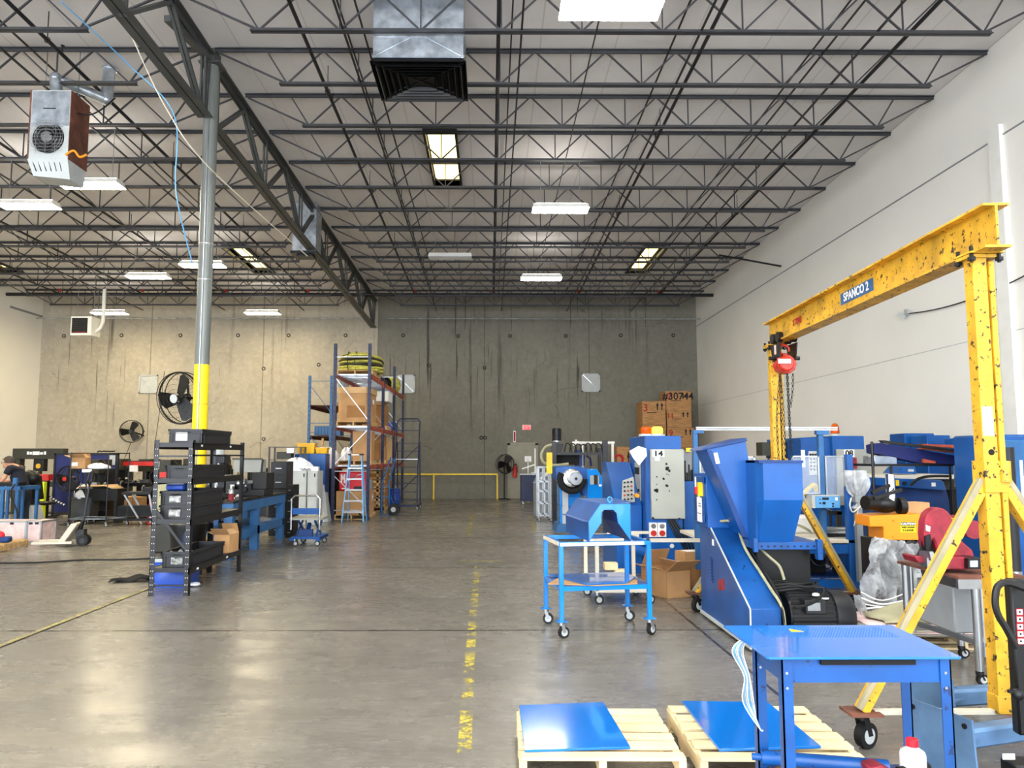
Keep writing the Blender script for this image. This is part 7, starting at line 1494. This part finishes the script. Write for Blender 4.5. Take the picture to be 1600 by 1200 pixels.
t = thing('grey_cabinet_box', 'tilted grey and white machine housing right of the blue work frame', 'housing', (A(42, 775, Y=17).x, 17.2, 0)); MB()._a([(-.2, -.2, .6), (.1, -.2, .55), (.2, -.2, .2), (.15, -.2, 0), (-.1, -.2, 0), (-.2, .2, .6), (.1, .2, .55), (.2, .2, .2), (.15, .2, 0), (-.1, .2, 0)], [(0, 1, 2, 3, 4), (9, 8, 7, 6, 5), (0, 5, 6, 1), (1, 6, 7, 2), (2, 7, 8, 3), (3, 8, 9, 4), (4, 9, 5, 0)]).build('housing_body', 'grey_light', t); MB().bx(-.25, .05, -.3, .2, .6, .68).build('dark_cover', 'steel_dark', t)
machine('red_vise', 'red bench vise on a black stand between worker and office chair', 'vise', (A(55, 755, Y=20).x, 20.4, 0), [('vise_body', 'red', [('b', -.12, .16, -.1, .12, 1.0, 1.16), ('c', (-.25, 0, 1.12), (-.1, 0, 1.12), .05)]), ('vise_stand', 'black', [('b', -.1, .1, -.1, .1, 0, 1.0), ('b', -.25, .25, -.25, .25, 0, .03)])])
def road_case(x0, x1, y, d, h, lab):
    t = thing('transport_case', lab, 'case', ((x0+x1)/2, y+d/2, 0)); w = (x1-x0)/2
    MB().bx(-w, w, -d/2, d/2, 0, h).build('case_body', 'pink', t); k = MB()
    for x in (-w, w):
        for yy in (-d/2, d/2): k.box((x, yy, h/2), (.03, .03, h))
    for z in (.01, h-.01):
        for yy in (-d/2, d/2): k.box((0, yy, z), (2*w, .03, .03))
        for x in (-w, w): k.box((x, 0, z), (.03, d, .03))
    k.build('edge_trim', 'alu', t); k = MB()
    for x in (-w*.5, w*.4): k.box((x, -d/2-.015, h*.9), (.06, .02, .04))
    k.build('latches', 'black', t)
road_case(A(-30, 840, Y=15).x, A(42, 840, Y=15).x, 14.95, .45, .4, 'pinkish white transport case with metal edges, left one at the left edge'); road_case(A(43.5, 840, Y=15).x, A(65, 840, Y=15).x, 14.97, .5, .4, 'pinkish white transport case with metal edges, right one')
pallet('wooden pallet carrying loose tools at the left edge', -9.45, -8.42, 12.95, 14.4, rz=.14, h=.12, mt='wood')
t = thing('white_machine_part', 'white flat machine part lying on the pallet at the left edge', 'part', (-8.85, 13.3, .131)); MB().prism([(-.35, -.12), (.2, -.15), (.35, .05), (.1, .18), (-.3, .12)], 0, .05, 'z').build('plate', 'white', t, bevel=.01); MB().sph((-.05, 0, .07), .05).build('knob', 'black', t)
t = thing('red_blue_tool', 'red and blue power tool lying on the pallet at the left edge', 'tool', (-8.62, 13.8, .131)); MB().sph((-.05, 0, .12), .09, 10, sc=(1.2, .8, .9)).build('red_housing', 'red_bright', t); MB().bx(-.02, .16, -.06, .08, 0, .1).build('blue_base', 'blue_dark', t, bevel=.02)
t = thing('pump_tool', 'dark pump tool with brown block on the pallet at the left edge', 'tool', (-9.1, 13.8, .131)); MB().cyl((0, 0, 0), (-.05, 0, .3), .04).bar((-.05, 0, .3), (.1, 0, .2), .03).build('pump_body', 'black', t); MB().bx(.05, .35, .0, .15, .1, .2).bx(.1, .3, .02, .13, 0, .1).build('brown_block', 'card_dark', t)
t = thing('pallet_jack', 'beige and black pallet jack parked beside the pallet at the left', 'pallet jack', (-7.85, 14.25, 0), R(10)); 
MB().bx(-.42, .25, -.12, -.0, .06, .1).bx(-.42, .25, .25, .37, .06, .1).build('fork', 'offwhite', t); MB().prism([(.0, .08), (.12, .08), (.33, .42), (.22, .42)], -.1, .35, 'y').build('lift_head', 'offwhite', t, bevel=.01)
MB().bx(.26, .4, .03, .22, .12, .3).cyl((.3, .12, .28), (.35, .12, .46), .04).build('pump_unit', 'black', t); MB().bar((.36, .12, .45), (.44, .12, 1.18), .03).build('handle_shaft', 'black', t); MB().tube([(.43, .12, 1.1), (.44, -.02, 1.2), (.46, -.0, 1.33), (.47, .12, 1.36), (.46, .24, 1.33), (.44, .26, 1.2), (.43, .12, 1.1)], .016, 7).build('handle_grip', 'black', t)
for y in (.02, .18): MB().cyl((.38, y, .1), (.38, y+.06, .1), .1, n=18).cyl((.38, y-.003, .1), (.38, y+.063, .1), .05, n=14, m=1).build('wheel', ['black_rubber', 'steel_dark'], t)
# far unit heater, near unit heater, roof plenum
def heater(t, w, d, h, face, side):
    MB().bx(-w, w, -d, d, 0, h).build('heater_body', side, t, bevel=.008); return t
x0, x1, z0, z1 = A(110, 508, Y=25).x, A(143, 508, Y=25).x, A(127, 524, Y=25).z, A(127, 494, Y=25).z
t = thing('unit_heater', 'small white unit heater with black louvres hanging near the back wall at the left', 'heater', ((x0+x1)/2, 25, z0)); w, h = (x1-x0)/2, z1-z0
MB().bx(-w, w, 0, .6, 0, h).build('heater_body', 'white', t, bevel=.01); MB().bx(-w+.05, w-.13, -.01, 0, .08, h-.06).build('dark_front', 'black', t)
k = MB()
for i in range(7): k.bx(-w+.07, w-.15, -.025, -.01, .12+i*.06, .13+i*.06)
k.build('louvre', 'steel_dark', t); MB().bx(-w+.07, w-.15, -.028, -.01, .1, .112).build('red_line', 'red', t)
MB().tube([(w-.05, .3, .15), (w+.15, .3, .3), (w+.22, .3, .5), (w+.22, .3, 1.6)], .06, 10).build('flue_pipe', 'white', t)
for x in (-w+.05, w-.1): MB().bar((x, .3, h), (x, .3, zc(25)-z0-.02), .012).build('hanger', 'steel', t)
Y = 11.8; x0, x1 = A(45, 200, Y=Y).x, A(108, 200, Y=Y).x; z0, z1 = A(75, 248, Y=Y).z, A(75, 141, Y=Y).z
t = thing('unit_heater', 'large unit heater with round fan guard and silver flue hanging at the upper left', 'heater', ((x0+x1)/2, Y, z0)); w, h = (x1-x0)/2, z1-z0
MB().bx(-w+.02, w, 0, .55, 0, h).build('heater_body', 'grey_light', t); MB().bx(w, w+.012, 0, .56, 0, h).build('side_panel', 'rust', t); MB().bx(-w+.0, -w+.02, -.01, .55, 0, h).build('side_panel', 'rust', t)
MB().bx(-w+.04, w-.01, -.012, 0, h*.48, h-.02).build('front_plate', 'galv', t); MB().bx(-.1, .1, -.018, -.012, h*.72, h*.735).build('slot', 'black', t)
MB().cyl((0, .0, h*.3), (0, -.006, h*.3), .25, n=32).build('fan_opening', 'black', t); MB().cyl((0, -.05, h*.3), (0, -.03, h*.3), .09, n=18).build('fan_hub', 'steel', t)
for i in range(3): a = i*2.094+.5; MB().bar((.06*math.cos(a), -.018, h*.3+.06*math.sin(a)), (.22*math.cos(a), -.018, h*.3+.22*math.sin(a)), .1, .006).build('fan_blade', 'steel_dark', t)
k = MB()
for q in (.08, .13, .18, .23, .265): k.ring((0, -.07, h*.3), q, .004, 'y', 28, 4)
for i in range(9): k.bar((-w+.05, -.075, h*.1+i*.055), (w-.05, -.075, h*.1+i*.055), .005)
for x in (-.15, 0, .15): k.bar((x, -.075, h*.05), (x, -.075, h*.55), .005)
k.build('fan_guard', 'steel', t)
MB()._a([(-w+.0, .0, 0), (w, .0, 0), (w, .55, 0), (-w, .55, 0), (-w+.05, .1, -.24), (w, .1, -.3), (w, .5, -.3), (-w+.05, .5, -.24)], [(0, 1, 5, 4), (1, 2, 6, 5), (2, 3, 7, 6), (3, 0, 4, 7), (4, 5, 6, 7)]).build('outlet_hood', 'grey_light', t)
k = MB()
for i in range(6): k.bar((-w+.08+i*.085, .02, -.04), (-w+.12+i*.08, .06, -.18), .012)
k.build('louvre_slots', 'black', t)
q0 = Vector((-.02, .2, h)); q1 = Vector((-.05, .2, h+.3)); q2 = Vector((.1, .35, h+.38)); q3 = Vector((.52, .7, h+.18)); q4 = Vector((.53, .75, zc(12.5)-z0-.05))
MB().cyl(q0-Vector((0, 0, .05)), q0+Vector((0, 0, .02)), .13, n=20).cyl(q0, q1, .095, n=20).sph(q1, .1, 12).cyl(q1, q3, .085, n=18).sph(q3, .095, 12).cyl(q3, q4, .1, n=20).cyl(q4-Vector((0, 0, .03)), q4, .13, n=20).build('flue_pipe', 'galv', t)
for x in (-w+.05, w-.05): MB().bar((x, .3, h), (x, .3, zc(12)-z0-.02), .01).build('hanger', 'steel', t)
MB().tube(spline([(w, .2, h*.75), (w+.2, .2, h*.72), (w+.35, .3, h*.85), (w+.45, .5, h*1.1)], 6), .012, 6).build('gas_hose', 'black', t)
k = MB().tube(spline([(w-.02, -.02, h*.05), (w+.12, -.05, h*.1), (w+.2, -.02, h*.02), (w+.3, .0, h*.06)], 6), .018, 6); k.build('orange_ribbon', 'orange', t)
# supply plenum with diffuser between the near joists
dx0, dx1 = A(583, 60, Y=10.62).x, A(724, 60, Y=10.62).x; zb = A(650, 90, Y=10.62).z
t = thing('air_duct', 'square galvanised air duct dropping from the roof with a black slatted diffuser', 'duct', ((dx0+dx1)/2, 11.2, zb)); w = (dx1-dx0)/2; d = .57
MB().bx(-w, w, -d, d, 0.0, zc(11.2)-zb-.02).build('sheet_metal_duct', 'galv', t)
k = MB()
for z in (.02, .33): k.bx(-w-.015, w+.015, -d-.015, d+.015, z-.012, z+.012)
k.bar((-w, -d-.005, .02), (0, -d-.005, .38), .01).bar((w, -d-.005, .02), (0, -d-.005, .38), .01); k.build('duct_seam', 'galv', t)
k = MB()
for i, (s_, z) in enumerate([(1.06, -.02), (.95, -.06), (.8, -.05), (.65, -.05), (.5, -.05), (.35, -.05)]):
    a, b_ = s_*w, s_*(d+.02)
    for q in ((-a, -b_, a, -b_, 0), (a, -b_, a, b_, 1), (a, b_, -a, b_, 2), (-a, b_, -a, -b_, 3)):
        ix = .9; k.quad((q[0], q[1], z-.06), (q[2], q[3], z-.06), (q[2]*ix, q[3]*ix, z+.03), (q[0]*ix, q[1]*ix, z+.03))
k.bar((-w, -d, -.07), (w, d, -.07), .02).bar((-w, d, -.07), (w, -d, -.07), .02).bx(-w*.3, w*.3, -d*.3, d*.3, -.06, -.055)
k.build('diffuser', 'black', t, solid=.006, flat=True)
MB().bx(-w, w, -d, d, -.01, 0).build('diffuser_throat', 'black_matte', t)
c = A(476, 345, Y=19.2); t = thing('air_duct', 'grey sheet metal duct box behind the girder in the left bay', 'duct', (c.x, 19.5, A(476, 392, Y=19.2).z)); MB().bx(-.3, .3, -.3, .3, 0, zc(19.5)-t.location.z-.02).build('sheet_metal_duct', 'galv', t); MB().bx(-.34, .34, -.34, .34, -.06, 0).bx(-.2, .2, -.2, .2, -.1, -.06).build('diffuser', 'steel_dark', t)
# loose cables under the roof near the column
for a, lab, mt in (([(205, 55, 10.6), (260, 170, 10.9), (330, 265, 11.6), (480, 400, 15)], 'pale cable strung from the girder past the column', 'offwhite'), ([(95, 2, 9.5), (200, 100, 10.6), (272, 180, 11.0), (275, 300, 11.2), (300, 410, 11.8)], 'thin light blue cable hanging from the joists to the column', 'blue_sky')):
    tag(MB().tube(spline([A(x, y, Y=Y) for x, y, Y in a], 8), .01, 5).build('hanging_cable', mt), lab, 'cable')
# ================================================================ WORKER
def skinned(name, chains, mt, parent, root=0, sub=2, world=None):
    """chains: list of [(point, radius), ...]; equal points are shared. grows one continuous surface"""
    vs, rs, es, idx = [], [], [], {}
    for ch in chains:
        prev = None
        for p, r in ch:
            key = tuple(round(c, 4) for c in p)
            if key not in idx: idx[key] = len(vs); vs.append(p); rs.append(r)
            if prev is not None and prev != idx[key]: es.append((prev, idx[key]))
            prev = idx[key]
    me = bpy.data.meshes.new(name); me.from_pydata(vs, es, []); o = bpy.data.objects.new(name, me); COL.objects.link(o)
    me.materials.append(M[mt]); sk = o.modifiers.new('skin', 'SKIN'); sk.use_smooth_shade = True
    for i, r in enumerate(rs):
        d = me.skin_vertices[0].data[i]; d.radius = (r, r) if not isinstance(r, tuple) else r; d.use_root = (i == root)
    sb = o.modifiers.new('sub', 'SUBSURF'); sb.levels = sub; sb.render_levels = sub
    dg = bpy.context.evaluated_depsgraph_get(); m2 = bpy.data.meshes.new_from_object(o.evaluated_get(dg)); bpy.data.objects.remove(o)
    m2.name = name; o = bpy.data.objects.new(name, m2); COL.objects.link(o); o.parent = parent
    if not m2.materials: m2.materials.append(M[mt])
    m2.polygons.foreach_set('use_smooth', [True]*len(m2.polygons)); return o
wy = 16.75; wc = A(13, 725, Y=wy); hd = wc.z   # face centre
t = thing('person', 'person with short dark hair and glasses in a navy T-shirt leaning over the work', 'person', (wc.x, wy, 0))
# local: the worker faces -X (to the left), slightly towards the viewer
zH = hd
pel = (.30, .10, .90); ch = (.16, .05, 1.28); nk = (.07, .02, 1.45)
body = [[(pel, .15), ((.26, .08, 1.02), .145), ((.21, .06, 1.15), .15), (ch, .155), ((.11, .03, 1.40), .10), (nk, .058), ((.03, .0, zH-.09), .058), ((.0, 0, zH-.02), .085), ((.0, 0, zH+.055), .088)]]
for s_ in (-1, 1):
    body.append([(pel, .15), ((.31, .10+s_*.12, .82), .095), ((.28, .10+s_*.13, .48), .062), ((.30, .10+s_*.13, .28), .052), ((.33, .10+s_*.13, .07), .038), ((.24, .10+s_*.14, .035), .036), ((.15, .10+s_*.15, .03), .03)])
    sh = (.13, .04+s_*.19, 1.375); el = (.03, .02+s_*.24, 1.12) if s_ < 0 else (-.02, .03+s_*.24, 1.13); wr_ = (-.22, -.05+s_*.13+.02, 1.06)
    body.append([((.11, .03, 1.40), .10), (sh, .062), (el, .045), ((-.12, (el[1]+wr_[1])/2, 1.09), .038), (wr_, .028)])
skinned('body', body, 'skin', t)
shirt = [[((.27, .085, .95), .165), ((.26, .08, 1.02), .163), ((.21, .06, 1.15), .168), (ch, .172), ((.12, .035, 1.385), .118), ((.085, .025, 1.435), .072)]]
for s_ in (-1, 1):
    sh = (.13, .04+s_*.19, 1.375); el = (.03, .02+s_*.24, 1.12) if s_ < 0 else (-.02, .03+s_*.24, 1.13)
    mid = tuple(sh[i]*.45+el[i]*.55 for i in range(3)); shirt.append([((.12, .035, 1.385), .118), (sh, .08), (mid, .07)])
skinned('t_shirt', shirt, 'shirt', t)
tr = [[(pel, .168), ((.28, .09, .99), .155)]]
for s_ in (-1, 1): tr.append([(pel, .168), ((.31, .10+s_*.12, .82), .112), ((.28, .10+s_*.13, .48), .082), ((.30, .10+s_*.13, .28), .072), ((.325, .10+s_*.13, .1), .06)])
skinned('trousers', tr, 'trouser', t)
for s_ in (-1, 1): MB().sph((.22, .10+s_*.145, .045), .06, 10, sc=(2.0, .9, .75)).bx(.11, .36, .10+s_*.145-.045, .10+s_*.145+.045, 0, .02).build('shoe', 'black', t)
# hands: palm with five separate bent fingers
for s_ in (-1, 1):
    w = Vector((-.22, -.05+s_*.13+.02, 1.06)); fw = Vector((-1, -.15*s_, -.18)).normalized(); sd = Vector((0, 1, 0)) if s_ > 0 else Vector((0, -1, 0)); dn = Vector((-.1, 0, -1))
    pc = w+fw*.05; chs = [[(tuple(w), .026), (tuple(pc), (.022, .036)), (tuple(w+fw*.08), (.018, .036))]]
    hand = skinned('hand', chs, 'skin', t, sub=2)
    for i, (o_, L_) in enumerate(((.028, .068), (.010, .078), (-.008, .072), (-.025, .056))):
        a = w+fw*.078+sd*o_; skinned('finger', [[(tuple(a), .0095), (tuple(a+fw*L_*.45+dn*.004), .009), (tuple(a+fw*L_*.75+dn*.02), .008), (tuple(a+fw*L_*.88+dn*.042), .007)]], 'skin', hand, sub=1)
    a = w+fw*.03+sd*.03; skinned('thumb', [[(tuple(a), .012), (tuple(a+fw*.03+sd*.022+dn*.005), .011), (tuple(a+fw*.058+sd*.024+dn*.018), .009)]], 'skin', hand, sub=1)
# head details
hx = lambda x, y, z: (x, y, zH+z)
MB().sph(hx(-.0, 0, .03), .1, 14, sc=(1.05, .82, 1.18)).build('head', 'skin', t)
MB()._a([hx(-.095, -.014, .03), hx(-.095, .014, .03), hx(-.128, 0, -.005), hx(-.1, -.02, -.015), hx(-.1, .02, -.015)], [(0, 1, 2), (0, 2, 3), (1, 4, 2), (3, 2, 4)]).build('nose', 'skin', t)
MB().sph(hx(-.075, 0, -.065), .04, 8, sc=(.9, .9, .6)).build('chin', 'skin', t); MB().bx(-.112, -.1, -.025, .025, zH-.043, zH-.037).build('mouth', 'red_saw', t)
for s_ in (-1, 1):
    MB().sph(hx(-.09, s_*.034, .03), .013, 8).build('eye', 'white', t); MB().sph(hx(.005, s_*.085, .01), .026, 8, sc=(.8, .35, 1.2)).build('ear', 'skin', t)
    MB().ring(hx(-.112, s_*.034, .028), .024, .003, 'x', 18, 5).bar(hx(-.112, s_*.056, .03), hx(0, s_*.088, .03), .004).build('glasses', 'black', t)
def hairf(u, v):
    a = u*2*math.pi; el = v*1.62; r_ = .118+.006*math.sin(a*9+v*11); lim = 1.0
    x = r_*1.02*math.cos(a)*math.sin(el); y = r_*.86*math.sin(a)*math.sin(el); z = r_*1.16*math.cos(el)
    if math.cos(a) < -.2: z = max(z, .055+.02*abs(math.cos(a)))
    return hx(x+.008, y, z+.03)
MB().grid(hairf, 32, 10).build('hair', 'hair', t, solid=.008)
# work table in front of the worker so that the hands rest on something
tag(MB().bx(-1.0, -.18, -.35, .25, .98, 1.03).bx(-.9, -.84, -.3, -.24, 0, .98).bx(-.3, -.24, -.3, -.24, 0, .98).bx(-.9, -.84, .15, .2, 0, .98).bx(-.3, -.24, .15, .2, 0, .98).build('machine_table', 'steel_dark'), 'dark machine table in front of the worker at the left edge', 'table').location = (wc.x-.02, wy, 0)
